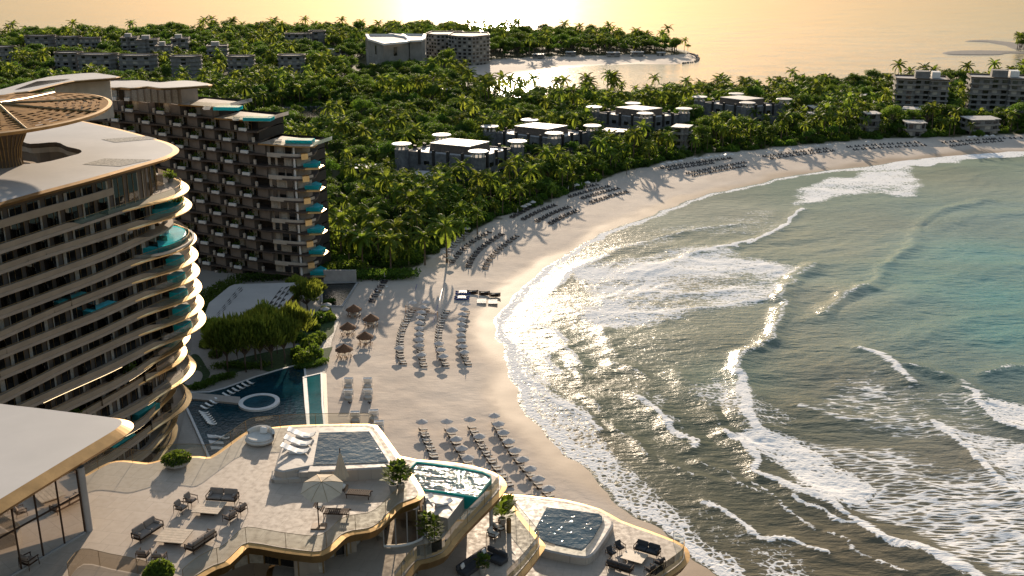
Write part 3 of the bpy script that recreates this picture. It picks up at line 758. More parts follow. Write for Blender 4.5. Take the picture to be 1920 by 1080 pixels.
for a, b, w_ in ((745,80,58),(862,74,58)):
    x, y = P(a, b, 20); CLEAR.append((x-30, y, 30)); CLEAR.append((x+30, y, 30)); CLEAR.append((x, y, 32)); CLEAR.append((x+10, y-24, 20)); CLEAR.append((x-25, y-24, 20))
ROADS = [PL([(585,290),(600,290),(640,330),(650,400),(640,470),(620,470),(630,400),(620,340)]), PL([(560,236),(640,230),(700,250),(690,262),(640,244),(560,252)]), PL([(585,112),(640,112),(632,122),(592,122)])]
FRONTS = []
for a_, b_, w_ in ((520, 212, 16), (560, 212, 16), (600, 210, 16), (627, 212, 14)):
    x, y = P(a_, b_, 1); FRONTS.append((x, y, w_, 46))
for cx, cy, w_, h_, k in CONDOS:
    x, y = P(cx, cy, h_); s = (y*cp+(H-h_)*sp)/F; FRONTS.append((x, y, w_*s*.5+3, 40))
for a, b, w_ in ((745,80,62),(862,74,62)):
    x, y = P(a, b, 20); FRONTS.append((x, y, w_*.5*.9, 60))
for v in VILLAS: FRONTS.append((v['m'][0], v['m'][1], 27, 42))
for cx, cy, w_, dp, h_ in SMALL:
    x, y = P(cx, cy, h_); s = (y*cp+(H-h_)*sp)/F; FRONTS.append((x, y, w_*s*.5+1, 22))
allt = []
def put_trees():
    r = random.Random(5)
    vx = np.array(VEG)
    step = 6.6; y = 330.0
    pts = []
    while y < 1600:
        st = step*(1 if y < 560 else (1.18 if y < 800 else 1.4)); xx = -720
        while xx < 620:
            pts.append((xx+r.uniform(-.5, .5)*st, y+r.uniform(-.5, .5)*st)); xx += st
        y += st
    A = np.array(pts); X, Y = A[:, 0], A[:, 1]
    PX = 960+F*X/(Y*cp+H*sp)
    PY = 540+F*(H*cp-Y*sp)/(Y*cp+H*sp)
    k = (PX > -70) & (PX < 1995)
    A = A[k]; X, Y, PX, PY = A[:, 0], A[:, 1], PX[k], PY[k]
    vd = sdist(X, Y, VEG); cr = inside(X, Y, CREEK)
    keep = (vd > 1.0) & ~cr
    for p in ROADS: keep &= ~inside(X, Y, p)
    for cx, cy, rr in CLEAR: keep &= (X-cx)**2+(Y-cy)**2 > rr*rr
    for v in VILLAS:
        poly = offset([(p[0], p[1]) for p in v['w']], 5); keep &= ~inside(X, Y, poly)
    # the two hotel towers and what stands right behind them
    keep &= ~((PX < 606) & (PY > 300)) & ~((PX < 530) & (PY > 268)) & ~((PX < 390) & (PY > 232))
    keep &= ~((PX < 690) & (PY > 505))
    for x, y, px, py, d in zip(X[keep], Y[keep], PX[keep], PY[keep], vd[keep]):
        patch = float(vnoise(np.array([x/38]), np.array([y/38]), 7)[0])
        pp = .10+.80*max(0, min(1, (patch-.40)*2.6))
        if py > 150 and d < 16: pp = max(pp, .68)
        if y > 800: pp *= .6
        kind = 'palm' if r.random() < pp else 'tree'
        s = r.uniform(.64, 1.16)*(1.12 if kind == 'tree' else 1)
        if d < 9 and py > 230: s *= .8
        if kind == 'tree' and d < 5: s *= .6
        if py > 150 and px < 1150 and kind == 'palm': s *= 1.06
        for fx, fy, fw, fd in FRONTS:
            if abs(x-fx*y/fy) < fw and 0 < fy-y < fd: s *= (.42 if y > 620 else .74); break
        allt.append((kind, x, y, px, py, s, d))
put_trees()
# the fringe palms one can tell apart on the sand, in front of the wood
FR = [(838,492,1.42,1),(797,497,1.15,1),(733,510,1.25,1),(680,505,1.2,1),(940,384,.66,1),(998,368,.62,3),(1028,356,.60,3),(1042,350,.70,0),(1096,338,.66,1),(1130,327,.62,1),(1154,322,.66,0),(1210,310,.66,0),(1155,300,.8,2),(1175,327,.55,1),(770,440,1.25,0),(730,405,1.2,2),(895,440,.8,0),(870,452,.75,1),(770,470,.8,3),(655,498,1.15,1),(700,470,1.2,0),(640,480,1.2,0),(893,395,1.1,2),(965,352,1.0,2),(980,368,.8,1)]
for a, b_, s, v in FR:
    x, y, z = ground(a, b_); allt.append(('palmf', x, y, a, b_, s, v))
fr_pts = np.array([(t[1], t[2]) for t in allt if t[0] == 'palmf'])
allt2 = []
for t in allt:
    if t[0] != 'palmf' and np.min((fr_pts[:, 0]-t[1])**2+(fr_pts[:, 1]-t[2])**2) < 9: continue
    allt2.append(t)
def zone(px, py):
    # shore by column (px of the sand edge) -> distance behind it
    edge = np.interp(px, [765,800,850,900,960,1040,1100,1150,1230,1330,1400,1500,1600,1700,1920], [515,494,462,430,406,380,352,333,312,293,287,276,267,263,256]) if px > 765 else 515
    if py < 125 and px > 900: return 'on the far spit behind the lagoon'
    if py < 110: return 'in the far wood along the horizon'
    if px < 620: return 'behind the balconied tower'
    if edge-py < 34:
        if px < 860: return 'beside the beach nearest the hotel'
        if px < 1110: return 'behind the longest rows of sunbeds'
        if px < 1400: return 'behind the middle of the beach'
        return 'behind the far end of the beach'
    if px < 760: return 'between balconied tower and nearest stone villa'
    if px < 990: return 'around the nearest stone villa'
    if px < 1130: return 'around the second stone villa'
    if px < 1290: return 'around the third stone villa'
    if px < 1500: return 'around the farthest stone villa'
    return 'around the terraced apartment blocks'
vis = [t for t in allt2]
palms = sorted([t for t in vis if t[0] in ('palm', 'palmf')], key=lambda t: (t[0] != 'palmf', t[2]))
trees = sorted([t for t in vis if t[0] == 'tree'], key=lambda t: t[2])
ip, it_ = palms[:285], trees[:270]
r = random.Random(9)
zc = {}
for lst, protos, word, nm in ((ip, PALMS, ('tall palm', 'short palm'), 'palms'), (it_, TREES, ('large leafy tree', 'small leafy tree'), 'leafy trees')):
    rows_ = []
    for t in lst:
        kind, x, y, px, py, s, d = t
        vi = int(d) if kind == 'palmf' else r.choice((0, 0, 1, 2, 3) if nm == 'palms' else (0, 1, 2, 2, 3))
        z = zone(px, py); hgt = (11, 9, 13, 7.5)[vi]*s if nm == 'palms' else (9, 7.5, 10.5, 6.5)[vi]*s
        rows_.append((z, hgt < (8.2 if nm == 'palms' else 6.6), px, x, y, s, vi))
    rows_.sort(key=lambda q: (q[0], q[1], q[2]))
    last = None; n_ = 0
    for z, small, px, x, y, s, vi in rows_:
        key = (z, small); n_ = 0 if key != last else n_+1; last = key
        protos[vi].put((x, y, float(land_h([x], [y])[0])-.05), r.uniform(0, 6.28), f"{word[1] if small else word[0]}, {ordn(n_)} from the left {z}", f"{nm} {z}", scale=s)
for p in PALMS+TREES:
    if not p.used: print('unused proto')
# all the farther trees: one wood, points that carry copies of the same trees
rest = palms[285:]+trees[270:]
pc = bpy.data.collections.new('wood_kinds')
for i, p in enumerate(PALMS+TREES):
    vs, fs, ms = [], [], []
    tr, cr_ = [c.data for c in kids(p.root)]
    me = bpy.data.meshes.new(f'wood_kind_{i}')
    for k_, dd in enumerate((tr, cr_)):
        n0 = len(vs); vs += [tuple(v.co) for v in dd.vertices]; fs += [tuple(n0+q for q in f.vertices) for f in dd.polygons]; ms += [k_]*len(dd.polygons)
    me.from_pydata(vs, [], fs); me.materials.append(tr.materials[0]); me.materials.append(cr_.materials[0]); me.polygons.foreach_set('material_index', ms)
    pc.objects.link(bpy.data.objects.new(f'{i:02d}_wood_kind', me))
me = bpy.data.meshes.new('wood')
me.from_pydata([(t[1], t[2], 1.0) for t in rest], [], [])
ia = me.attributes.new('kind_i', 'INT', 'POINT'); ia.data.foreach_set('value', [(r.randrange(4) if t[0] == 'palm' else 4+r.randrange(4)) for t in rest])
sa = me.attributes.new('size_f', 'FLOAT', 'POINT'); sa.data.foreach_set('value', [t[5]*(1.0 if t[2] < 560 else 1.12 if t[2] < 800 else 1.3) for t in rest])
ra = me.attributes.new('rot_f', 'FLOAT', 'POINT'); ra.data.foreach_set('value', [r.uniform(0, 6.28) for t in rest])
wo_ = bpy.data.objects.new('wood', me); COL.objects.link(wo_)
ng = bpy.data.node_groups.new('scatter_wood', 'GeometryNodeTree')
ng.interface.new_socket('Geometry', in_out='INPUT', socket_type='NodeSocketGeometry'); ng.interface.new_socket('Geometry', in_out='OUTPUT', socket_type='NodeSocketGeometry')
gi = ng.nodes.new('NodeGroupInput'); go = ng.nodes.new('NodeGroupOutput'); ip_ = ng.nodes.new('GeometryNodeInstanceOnPoints')
ci = ng.nodes.new('GeometryNodeCollectionInfo'); ci.inputs[0].default_value = pc; ci.inputs['Separate Children'].default_value = True; ci.inputs['Reset Children'].default_value = True
mp_ = ng.nodes.new('GeometryNodeMeshToPoints'); ng.links.new(gi.outputs[0], mp_.inputs[0]); ng.links.new(mp_.outputs[0], ip_.inputs['Points'])
ng.links.new(ci.outputs[0], ip_.inputs['Instance']); ip_.inputs['Pick Instance'].default_value = True
def na(n, t):
    a = ng.nodes.new('GeometryNodeInputNamedAttribute'); a.data_type = t; a.inputs[0].default_value = n; return a.outputs[0]
ng.links.new(na('kind_i', 'INT'), ip_.inputs['Instance Index'])
cx_ = ng.nodes.new('ShaderNodeCombineXYZ'); ng.links.new(na('rot_f', 'FLOAT'), cx_.inputs[2]); 
ng.links.new(cx_.outputs[0], ip_.inputs['Rotation']); ng.links.new(na('size_f', 'FLOAT'), ip_.inputs['Scale'])
ng.links.new(ip_.outputs[0], go.inputs[0])
md = wo_.modifiers.new('scatter', 'NODES'); md.node_group = ng
tag(wo_, 'dense wood of palms and leafy trees receding to the horizon', 'wood', None, 'stuff')
# undergrowth between the trunks
um = MB(); rb_ = random.Random(2)
for _ in range(260):
    a = rb_.uniform(0, 6.28); q = math.sqrt(rb_.random()); z = rb_.random(); p = Vector((1.5*q*math.cos(a), 1.5*q*math.sin(a), 1.5*z*(1-q*q*.6)))
    n_ = Vector((rb_.uniform(-1, 1), rb_.uniform(-1, 1), rb_.uniform(-.1, 1))).normalized(); u = n_.orthogonal().normalized(); v = n_.cross(u); t_ = rb_.uniform(0, 6.28); u, v = u*math.cos(t_)+v*math.sin(t_), v*math.cos(t_)-u*math.sin(t_)
    um.poly((p-u*.3, p-v*.17, p+u*.3, p+v*.17))
ume = bpy.data.meshes.new('undergrowth_kind'); ume.from_pydata(um.v, [], um.f); ume.materials.append(M['leaf'])
uc = bpy.data.collections.new('undergrowth_kinds'); uc.objects.link(bpy.data.objects.new('undergrowth_kind', ume))
r = random.Random(77); up = []
y = 335.0
while y < 760:
    st = 3.9 if y < 520 else 5.5; xx = -230.0
    while xx < 420: up.append((xx+r.uniform(-.5, .5)*st, y+r.uniform(-.5, .5)*st)); xx += st
    y += st
A = np.array(up); X, Y = A[:, 0], A[:, 1]; PX = 960+F*X/(Y*cp+H*sp); PY = 540+F*(H*cp-Y*sp)/(Y*cp+H*sp)
kp = (sdist(X, Y, VEG) > 1.5) & ~inside(X, Y, CREEK) & (PX > -40) & (PX < 1980) & ~((PX < 606) & (PY > 300)) & ~((PX < 690) & (PY > 505))
for p in ROADS: kp &= ~inside(X, Y, p)
for cx, cy, rr in CLEAR: kp &= (X-cx)**2+(Y-cy)**2 > (rr*.9)**2
for v in VILLAS: kp &= ~inside(X, Y, offset([(p[0], p[1]) for p in v['w']], 3))
A = A[kp]
me = bpy.data.meshes.new('undergrowth'); me.from_pydata([(a, b, 1.0) for a, b in A], [], [])
me.attributes.new('kind_i', 'INT', 'POINT'); sa = me.attributes.new('size_f', 'FLOAT', 'POINT'); sa.data.foreach_set('value', [r.uniform(1.2, 2.4) for _ in A]); ra = me.attributes.new('rot_f', 'FLOAT', 'POINT'); ra.data.foreach_set('value', [r.uniform(0, 6.28) for _ in A])
uo = bpy.data.objects.new('undergrowth', me); COL.objects.link(uo)
ng2 = ng.copy()
for n_ in ng2.nodes:
    if n_.bl_idname == 'GeometryNodeCollectionInfo': n_.inputs[0].default_value = uc
md = uo.modifiers.new('scatter', 'NODES'); md.node_group = ng2
tag(uo, 'low bushes filling the ground between palms and trees', 'undergrowth', None, 'stuff')
print('TREES', len(palms), len(trees), len(rest))
# ------------------------------------------------------------------ villas and far buildings
def lerp2(a, b, t): return (a[0]+(b[0]-a[0])*t, a[1]+(b[1]-a[1])*t)
VN = ['nearest', 'second nearest', 'third', 'farthest']
for vi, v in enumerate(VILLAS):
    h = v['h']; W = [(p[0], p[1]) for p in v['w']]; cx, cy = v['m']
    root = thing('stone_villa', f"{VN[vi]} grey stone villa with white flat roof and four mushroom towers among palms", 'villa', (cx, cy, 0), world=True, group='stone villas behind the beach')
    body = [lerp2(p, (cx, cy), .06) for p in W]
    mb = MB(); mb.prism(body, 0, h-3.2, 0, cap=False)
    inn = offset(body, -.9)
    mb.strip([(x, y, h-3.2) for x, y in body]+[(*body[0], h-3.2)], [(x, y, h-3.2) for x, y in inn]+[(*inn[0], h-3.2)])
    mb.strip([(x, y, h-3.2) for x, y in inn]+[(*inn[0], h-3.2)], [(x, y, h-3.8) for x, y in inn]+[(*inn[0], h-3.8)])
    mb.build('wall', M['villawall'], root)
    mb = MB(); mb.sheet(inn if area(inn) > 0 else inn[::-1], h-3.7); mb.build('roof', M['roof'], root)
    cen = [lerp2((cx, cy), p, .54) for p in W]; cen2 = [lerp2((cx, cy), p, .50) for p in W]
    mb = MB(); k = 4
    mb.strip([(x, y, h-4.5) for x, y in cen]+[(*cen[0], h-4.5)], [(x, y, h-.3) for x, y in cen2]+[(*cen2[0], h-.3)])
    cb = mb.build('roof_block', M['brickb'], root)
    mb = MB(); mb.prism(offset(cen2, .3), h-.32, h+.05); mb.build('block_cap', M['roof'], cb)
    for e in range(4):
        a, b_ = body[e], body[(e+1) % 4]; L = math.dist(a, b_); n = max(3, int(L/6.5)); rz = math.atan2(b_[1]-a[1], b_[0]-a[0])
        for i in range(1, n):
            x, y = lerp2(a, b_, i/n)
            mb = MB(); mb.box((x, y, h-5.2), (1.0, 1.5, 6.8), rz); mb.build('pier', M['dark'], root)
        wl = offset(body, .06)
        for i in range(n):
            if i in (0, n-1): continue
            for zz in (4.0, 8.2):
                x, y = lerp2(a, b_, (i+.5)/n)
                mb = MB(); mb.box((x, y, zz), (2.6, .5, 1.7), rz); mb.build('window', M['pane'], root)
    for i, p in enumerate(W):
        mb = MB(); mb.lathe([(3.3, 0), (3.3, h-2.4), (3.05, h-2.4), (0, h-2.4)], (p[0], p[1], 0), 8, a0=PI/8)
        tw = mb.build('tower', M['villawall'], root)
        mb = MB()
        for k in range(8):
            a = k*PI/4; mb.box((p[0]+2.5*math.cos(a), p[1]+2.5*math.sin(a), h-1.4), (.5, .5, 2.2), a)
        mb.build('lantern', M['white'], tw)
        mb = MB(); mb.lathe([(0, h-.45), (4.3, h-.45), (4.6, h-.2), (4.3, h+.02), (0, h+.12)], (p[0], p[1], 0), 24); mb.build('disc_roof', M['roof'], tw)
def far_block(name, label, poly, z0, h, wallm, slabm, fl=3.3, roofm=None, cat='apartment block', group=None, maxwin=26, rim=True, over=.7):
    if area(poly) < 0: poly = poly[::-1]
    cx = sum(p[0] for p in poly)/len(poly); cy = sum(p[1] for p in poly)/len(poly)
    root = thing(name, label, cat, (cx, cy, z0), world=True, group=group)
    mb = MB(); mb.prism(poly, z0, h-.3); mb.build('wall', wallm, root)
    n = max(1, int(round((h-z0)/fl))); fh = (h-z0)/n
    for i in range(1, n+1):
        o = offset(poly, over); mb = MB(); mb.prism(o, z0+i*fh-.45, z0+i*fh+(.45 if i < n else 0)); mb.build('floor_slab', slabm, root)
    mb = MB(); inn = offset(poly, over-.5); mb.prism(offset(poly, over-.02), h, h+.9 if rim else h+.05, cap=not rim)
    if rim:
        i2 = offset(poly, over-.6); o2 = offset(poly, over-.02)
        mb.strip([(x, y, h+.9) for x, y in o2], [(x, y, h+.9) for x, y in i2], closed=True); mb.strip([(x, y, h+.9) for x, y in i2], [(x, y, h+.1) for x, y in i2], closed=True)
        mb.sheet(i2, h+.12, 1)
    mb.build('roof', [M['brown'] if rim else (roofm or M['roof']), roofm or M['concrete']], root)
    segs = []
    for i in range(len(poly)):
        a, b_ = poly[i], poly[(i+1) % len(poly)]
        nx, ny = b_[1]-a[1], -(b_[0]-a[0]); mx, my = (a[0]+b_[0])/2, (a[1]+b_[1])/2
        if nx*(-mx)+ny*(-my) > 0: segs.append((a, b_))
    tot = sum(math.dist(a, b_) for a, b_ in segs); per = max(2, int(maxwin/n)); st = tot/per
    for a, b_ in segs:
        L = math.dist(a, b_); k = int(L/st+.5); rz = math.atan2(b_[1]-a[1], b_[0]-a[0])
        for j in range(k):
            x, y = lerp2(a, b_, (j+.5)/k)
            for i in range(n):
                mb = MB(); w_ = min(L/k*.55, 3.2); mb.box((x, y, z0+(i+.52)*fh), (w_, .36, fh*.56), rz)
                mb.build('window', M['pane'] if (i*3+j) % 4 else M['curtain'], root)
    return root
for i, (px, py, wp, h, kind) in enumerate(CONDOS):
    x, y = P(px, py, h); s = (y*cp+(H-h)*sp)/F; w_ = wp*s; dp = 13 if kind == 'curve' else 15
    y += dp/2
    if kind == 'curve':
        pts = []
        for k in range(14):
            a = 2*PI*k/14; ca, sa = math.cos(a), math.sin(a)
            pts.append((x+w_/2*math.copysign(abs(ca)**.6, ca), y+dp/2*math.copysign(abs(sa)**.75, sa)+(.06*w_*(ca*ca))))
        where = ('back' if py < 80 else 'front')
        lab = f"curved grey apartment block, {ordn([c for c in range(len(CONDOS)) if CONDOS[c][4]=='curve' and (CONDOS[c][1]<80)==(py<80)].index(i))} listed from the left in the {where} line of the wood"
        same = sorted([c for c in CONDOS if c[4] == 'curve' and (c[1] < 80) == (py < 80)], key=lambda c: c[0])
        lab = f"curved grey apartment block, {ordn(same.index(CONDOS[i]))} from the left in the {where} line"
        far_block('apartment_block', lab, pts, 0, h, M['condo'], M['condo'], 3.0, M['concrete'], group='curved apartment blocks in the wood')
    elif kind == 'step':
        same = sorted([c for c in CONDOS if c[4] == 'step'], key=lambda c: c[0])
        lab = f"small stepped grey apartment tower, {ordn(same.index(CONDOS[i]))} from the left in the far wood"
        a = .18; pts = [(x+dx*w_/2*math.cos(a)-dy*dp/2*math.sin(a), y+dx*w_/2*math.sin(a)+dy*dp/2*math.cos(a)) for dx, dy in ((-1,-1),(-.2,-1),(-.2,-.8),(1,-.8),(1,1),(-1,1))]
        r_ = far_block('apartment_tower', lab, pts, 0, h, M['condo'], M['condo'], 3.0, M['concrete'], group='stepped grey towers in the wood', maxwin=20)
        mb = MB(); mb.box((x-w_*.1, y, h+1.8), (w_*.4, 6, 3.6), a); mb.build('roof_block', M['concrete'], r_)
    else:
        if px > 1800: lab = 'terraced grey apartment block at the right edge behind the beach'
        elif px > 1000: lab = 'terraced grey apartment block with two rooftop boxes behind the beach'
        a = -.25; pts = [(x+dx*w_/2*math.cos(a)-dy*9*math.sin(a), y+dx*w_/2*math.sin(a)+dy*9*math.cos(a)) for dx, dy in ((-1,-.9),(-.3,-1),(-.3,-.7),(.35,-.75),(.35,-1.05),(1,-1),(1,1),(-1,1))]
        r_ = far_block('apartment_block', lab, pts, 0, h, M['condo'], M['condol'], 3.2, M['concrete'], maxwin=60)
        for q, (dx, wd, mt_) in enumerate(((.02, .28, 'condo'), (.30, .16, 'white'))):
            mb = MB(); mb.box((x+dx*w_, y+1, h+2.2), (wd*w_, 7, 4.4-q*.8), a); mb.build('roof_block', M[mt_], r_)
# the big angular hotel with white roof rims, and its two slab wings
def roofpoly(pts, h): return PL(pts, h)
r1 = far_block('angular_hotel', 'angular pale hotel hall with white folded roof rim, left part', roofpoly([(685,66),(757,66),(775,76),(762,80),(719,84),(690,75)], 24), 0, 24, M['condol'], M['condol'], 12, M['concrete'], cat='hotel', maxwin=8, rim=False, over=.2)
r2 = far_block('angular_hotel', 'angular pale hotel hall with white folded roof rim, right part', roofpoly([(728,65),(799,66),(797,74),(790,77),(768,78),(758,70)], 24.3), 0, 24.3, M['condol'], M['condol'], 12, M['concrete'], cat='hotel', maxwin=8, rim=False, over=.2)
for rr, pts in ((r1, [(685,66),(757,66),(775,76),(762,80),(719,84),(690,75)]), (r2, [(728,65),(799,66),(797,74),(790,77),(768,78),(758,70)])):
    pl = roofpoly(pts, 24.6)
    if area(pl) < 0: pl = pl[::-1]
    i2 = offset(pl, -2.2); mb = MB()
    mb.strip([(x, y, 25.6) for x, y in pl], [(x, y, 25.9) for x, y in i2], closed=True); mb.strip([(x, y, 24.2) for x, y in pl], [(x, y, 25.6) for x, y in pl], closed=True); mb.strip([(x, y, 25.9) for x, y in i2], [(x, y, 24.2) for x, y in i2], closed=True)
    mb.build('roof_rim', M['white'], rr)
far_block('slab_hotel', 'pale slab hotel with gridded balconies, nearer of the two wings', roofpoly([(841,67),(857,69),(885,70),(918,67),(914,62),(850,62)], 24), 0, 24, M['condol'], M['condol'], 3.0, M['concrete'], cat='hotel', maxwin=96, over=.5)
far_block('slab_hotel', 'pale slab hotel with gridded balconies, farther of the two wings', roofpoly([(799,64),(818,66),(842,66),(872,63),(866,60),(810,60)], 23), 0, 23, M['condol'], M['condol'], 3.0, M['concrete'], cat='hotel', maxwin=96, over=.5)
ss = sorted(SMALL, key=lambda c: c[0])
for i, (px, py, wp, dp, h) in enumerate(ss):
    x, y = P(px, py, h); s = (y*cp+(H-h)*sp)/F; w_ = wp*s; a = -.15+.3*math.sin(i*2.1)
    pts = [(x+dx*w_/2*math.cos(a)-dy*dp/2*math.sin(a), y+dx*w_/2*math.sin(a)+dy*dp/2*math.cos(a)) for dx, dy in ((-1,-1),(.5,-1),(.5,-.7),(1,-.7),(1,1),(-1,1))]
    far_block('low_villa', f"low house with flat white roof among trees, {ordn(i)} from the left", pts, 0, h, M['condo'], M['condol'], 3.2, M['roof'], cat='house', group='low white-roofed houses in the wood', maxwin=4 if h < 6 else 12, rim=False)
# rock bank along the creek
rb = random.Random(4)
bank = smooth_line(PL([(470,212),(520,205),(560,203),(604,202),(640,210)], 1.2), 6)
mb = MB()
for x, y in resample(bank, 1.5):
    for k in range(3):
        s_ = rb.uniform(.5, 1.1); mb.cbox((x+rb.uniform(-1.5, 1.5), y+rb.uniform(-2, 3), 1.2+rb.uniform(-.1, .7)), (s_*1.6, s_*1.2, s_), rb.uniform(0, 3), b=.3)
tag(mb.build('rock_bank', M['rock']), 'grey boulder embankment along the creek bend', 'rocks', kind='stuff')
# sandbar and islet far right
mb = MB()
for pts, hh in (([(1760,99),(1785,95),(1830,94),(1885,95),(1960,96),(2100,97),(2100,103),(1960,103),(1900,101),(1880,104),(1820,104),(1775,103)], .5), ([(1803,78),(1820,75),(1850,75),(1900,79),(1930,84),(1960,92),(1900,93),(1880,86),(1850,80)], .5)):
    p = smooth_line(PL(pts), 3, True); q = offset(p, -6 if area(p) > 0 else -6)
    mb.strip([(x, y, -.3) for x, y in p], [(x, y, hh) for x, y in q], closed=True); mb.sheet(q, hh)
struct(mb.build('sandbar', M['rock']))
rp = random.Random(8)
for k in range(9):
    x, y = P(1905+rp.uniform(0, 60), 93+rp.uniform(-3, 5)); x += rp.uniform(-4, 4)
    (PALMS[k % 2] if k % 3 else TREES[0]).put((x, y, .3), k, f"dark tree on the far sandbar, {ordn(k)} counted from the sea", 'trees on the sandbar', scale=1.25)
# boulders at the tip of the spit
mb = MB()
for x, y in resample(PL([(1290,101),(1304,104),(1310,110),(1304,117),(1280,119)]), 3):
    s_ = rp.uniform(1, 2); mb.cbox((x+rp.uniform(-1, 1), y+rp.uniform(-1, 1), .5), (s_*1.5, s_, s_*.8), rp.uniform(0, 3), b=.3)
tag(mb.build('boulders', M['rock']), 'dark boulders round the tip of the white sand spit', 'rocks', kind='stuff')
# ------------------------------------------------------------------ beach furniture
def sunbed(name, fm, cm, lab):
    root = thing(name, lab, 'sunbed', (0, 0, -500))
    mb = MB(); mb.box((-.05, 0, .26), (1.9, .68, .09)); mb.box((-.82, 0, .46), (.62, .66, .07), ry=R(38))
    for sx in (-.65, .8):
        for sy in (-.28, .28): mb.box((sx, sy, .11), (.07, .07, .24))
    mb.build('frame', fm, root)
    mb = MB(); mb.cbox((.27, 0, .355), (1.25, .60, .10), b=.03); mb.box((-.66, 0, .53), (.66, .6, .09), ry=R(38)); mb.box((-.93, 0, .78), (.16, .5, .12), ry=R(38)); mb.build('cushion', cm, root)
    return Proto(root)
SB_L = sunbed('sunbed', M['woodd'], M['cushl'], 'sunbed'); SB_N = sunbed('sunbed', M['woodd'], M['navy'], 'sunbed'); SB_T = sunbed('sunbed', M['woodd'], M['cushd'], 'sunbed')
root = thing('beach_parasol', 'parasol', 'parasol', (0, 0, -500))
mb = MB(); mb.tube([(0, 0, -.3), (0, 0, 2.75)], .035, 6); mb.build('pole', M['white'], root)
mb = MB(); mb.lathe([(1.42, 2.0), (1.38, 2.12), (.7, 2.45), (.04, 2.72)], seg=8, a0=PI/8); cv = mb.build('canopy', M['umb'], root)
mb = MB()
for k in range(8):
    a = k*PI/4+PI/8; mb.tube([(1.40*math.cos(a), 1.40*math.sin(a), 2.13), (.05*math.cos(a), .05*math.sin(a), 2.69)], .02, 3)
mb.build('rib', M['white'], cv)
UMB = Proto(root)
root = thing('closed_parasol', 'parasol', 'parasol', (0, 0, -500))
mb = MB(); mb.tube([(0, 0, -.3), (0, 0, 2.85)], .035, 6); mb.build('pole', M['white'], root)
mb = MB(); mb.lathe([(.15, 1.35), (.17, 1.6), (.10, 2.3), (.03, 2.75)], seg=7); mb.build('canopy', M['umb'], root)
UMC = Proto(root)
allbeds = []; allumb = []
def row(pts, n, bed, name, opens, closed, grp, side=1.1, jit=.12):
    """sunbeds along a surveyed line; parasols where the photo shows them open or folded"""
    ln = smooth_line([ground(a, b)[:2] for a, b in pts], 6)
    L = [0]
    for a, b in zip(ln, ln[1:]): L.append(L[-1]+math.dist(a, b))
    def at(t):
        d = t*L[-1]; i = max(0, min(len(ln)-2, int(np.searchsorted(L, d))-1)); u = (d-L[i])/max(1e-6, L[i+1]-L[i])
        a, b = ln[i], ln[i+1]; return a[0]+(b[0]-a[0])*u, a[1]+(b[1]-a[1])*u, math.atan2(b[1]-a[1], b[0]-a[0])
    rr = random.Random(hash(name) % 1000 if False else len(name)*7+n)
    for i in range(n):
        pair = (i % 2)*-.22+.11
        x, y, an = at(max(0, min(1, (i+.5+pair)/n))); dirn = an-PI/2
        if math.cos(dirn) < 0: dirn += PI
        allbeds.append((y, x, dirn+rr.uniform(-.06, .06), bed, i, n, name, grp))
    for kind, lst in (('o', opens), ('c', closed)):
        for q, t in enumerate(lst):
            x, y, an = at(t); dirn = an-PI/2
            if math.cos(dirn) < 0: dirn += PI
            allumb.append((y, x+rr.uniform(-.1, .1)-.3*math.cos(dirn), kind, q, name))
def frac(a, b, n): return [a+(b-a)*i/max(1, n-1) for i in range(n)]
LB = 'lowest block'; MBK = 'block beside the straw parasols'; PB = 'palm-side block above the court'; QB = 'second block up the beach'; XB = 'third block up the beach'; FB = 'farthest blocks'
row([(815,864),(811,850),(801,828),(793,805)], 9, 'L', 'leftmost row of the '+LB, [.97], [.1, .35, .6], LB)
row([(883,880),(872,862),(860,842),(850,822),(840,806)], 11, 'L', 'second row of the '+LB, frac(.06, 1, 5), [], LB)
row([(958,917),(944,897),(926,872),(908,845),(893,818),(884,802)], 17, 'L', 'third row of the '+LB, [.70, 1.0], frac(.03, .55, 5), LB)
row([(1036,938),(1012,914),(990,888),(968,860),(950,833),(938,812),(929,795)], 19, 'L', 'rightmost row of the '+LB, frac(.03, 1, 9), [], LB)
row([(758,686),(751,668),(751,648),(752,630),(760,608),(776,580)], 22, 'L', 'leftmost row of the '+MBK, [.17, 1.0], frac(.28, .9, 8), MBK)
row([(796,692),(790,665),(788,640),(789,615),(794,592),(803,577)], 20, 'L', 'second row of the '+MBK, [.10]+frac(.24, .98, 9), [.17], MBK)
row([(838,690),(828,668),(823,640),(824,620),(830,600),(840,582)], 22, 'L', 'third row of the '+MBK, [.07, .17, .27], frac(.38, .95, 7), MBK)
row([(880,688),(870,665),(867,640),(868,615),(871,597),(876,583)], 19, 'L', 'rightmost row of the '+MBK, frac(.12, 1.0, 10), [.05], MBK)
row([(833,484),(846,468),(860,454),(878,438)], 11, 'L', 'leftmost row of the '+PB, [.0, .98], [.3, .6], PB)
row([(845,496),(862,476),(885,456),(920,436)], 17, 'T', 'second row of the '+PB, [.02], frac(.2, .9, 5), PB)
row([(878,504),(886,486),(905,465),(944,439)], 22, 'T', 'third row of the '+PB, [], frac(.1, .95, 7), PB)
row([(909,508),(916,492),(936,470),(971,443)], 19, 'T', 'rightmost row of the '+PB, [], frac(.1, .95, 7), PB)
row([(958,410),(985,396),(1005,386)], 14, 'T', 'leftmost row of the '+QB, [.55, .7, .9], [.3], QB)
row([(979,414),(1010,398),(1044,385)], 16, 'T', 'second row of the '+QB, [], frac(.2, .9, 3), QB)
row([(1005,418),(1035,402),(1069,389)], 17, 'T', 'third row of the '+QB, [], frac(.2, .9, 4), QB)
row([(1030,422),(1056,408),(1084,396)], 15, 'T', 'rightmost row of the '+QB, [], frac(.1, .9, 4), QB)
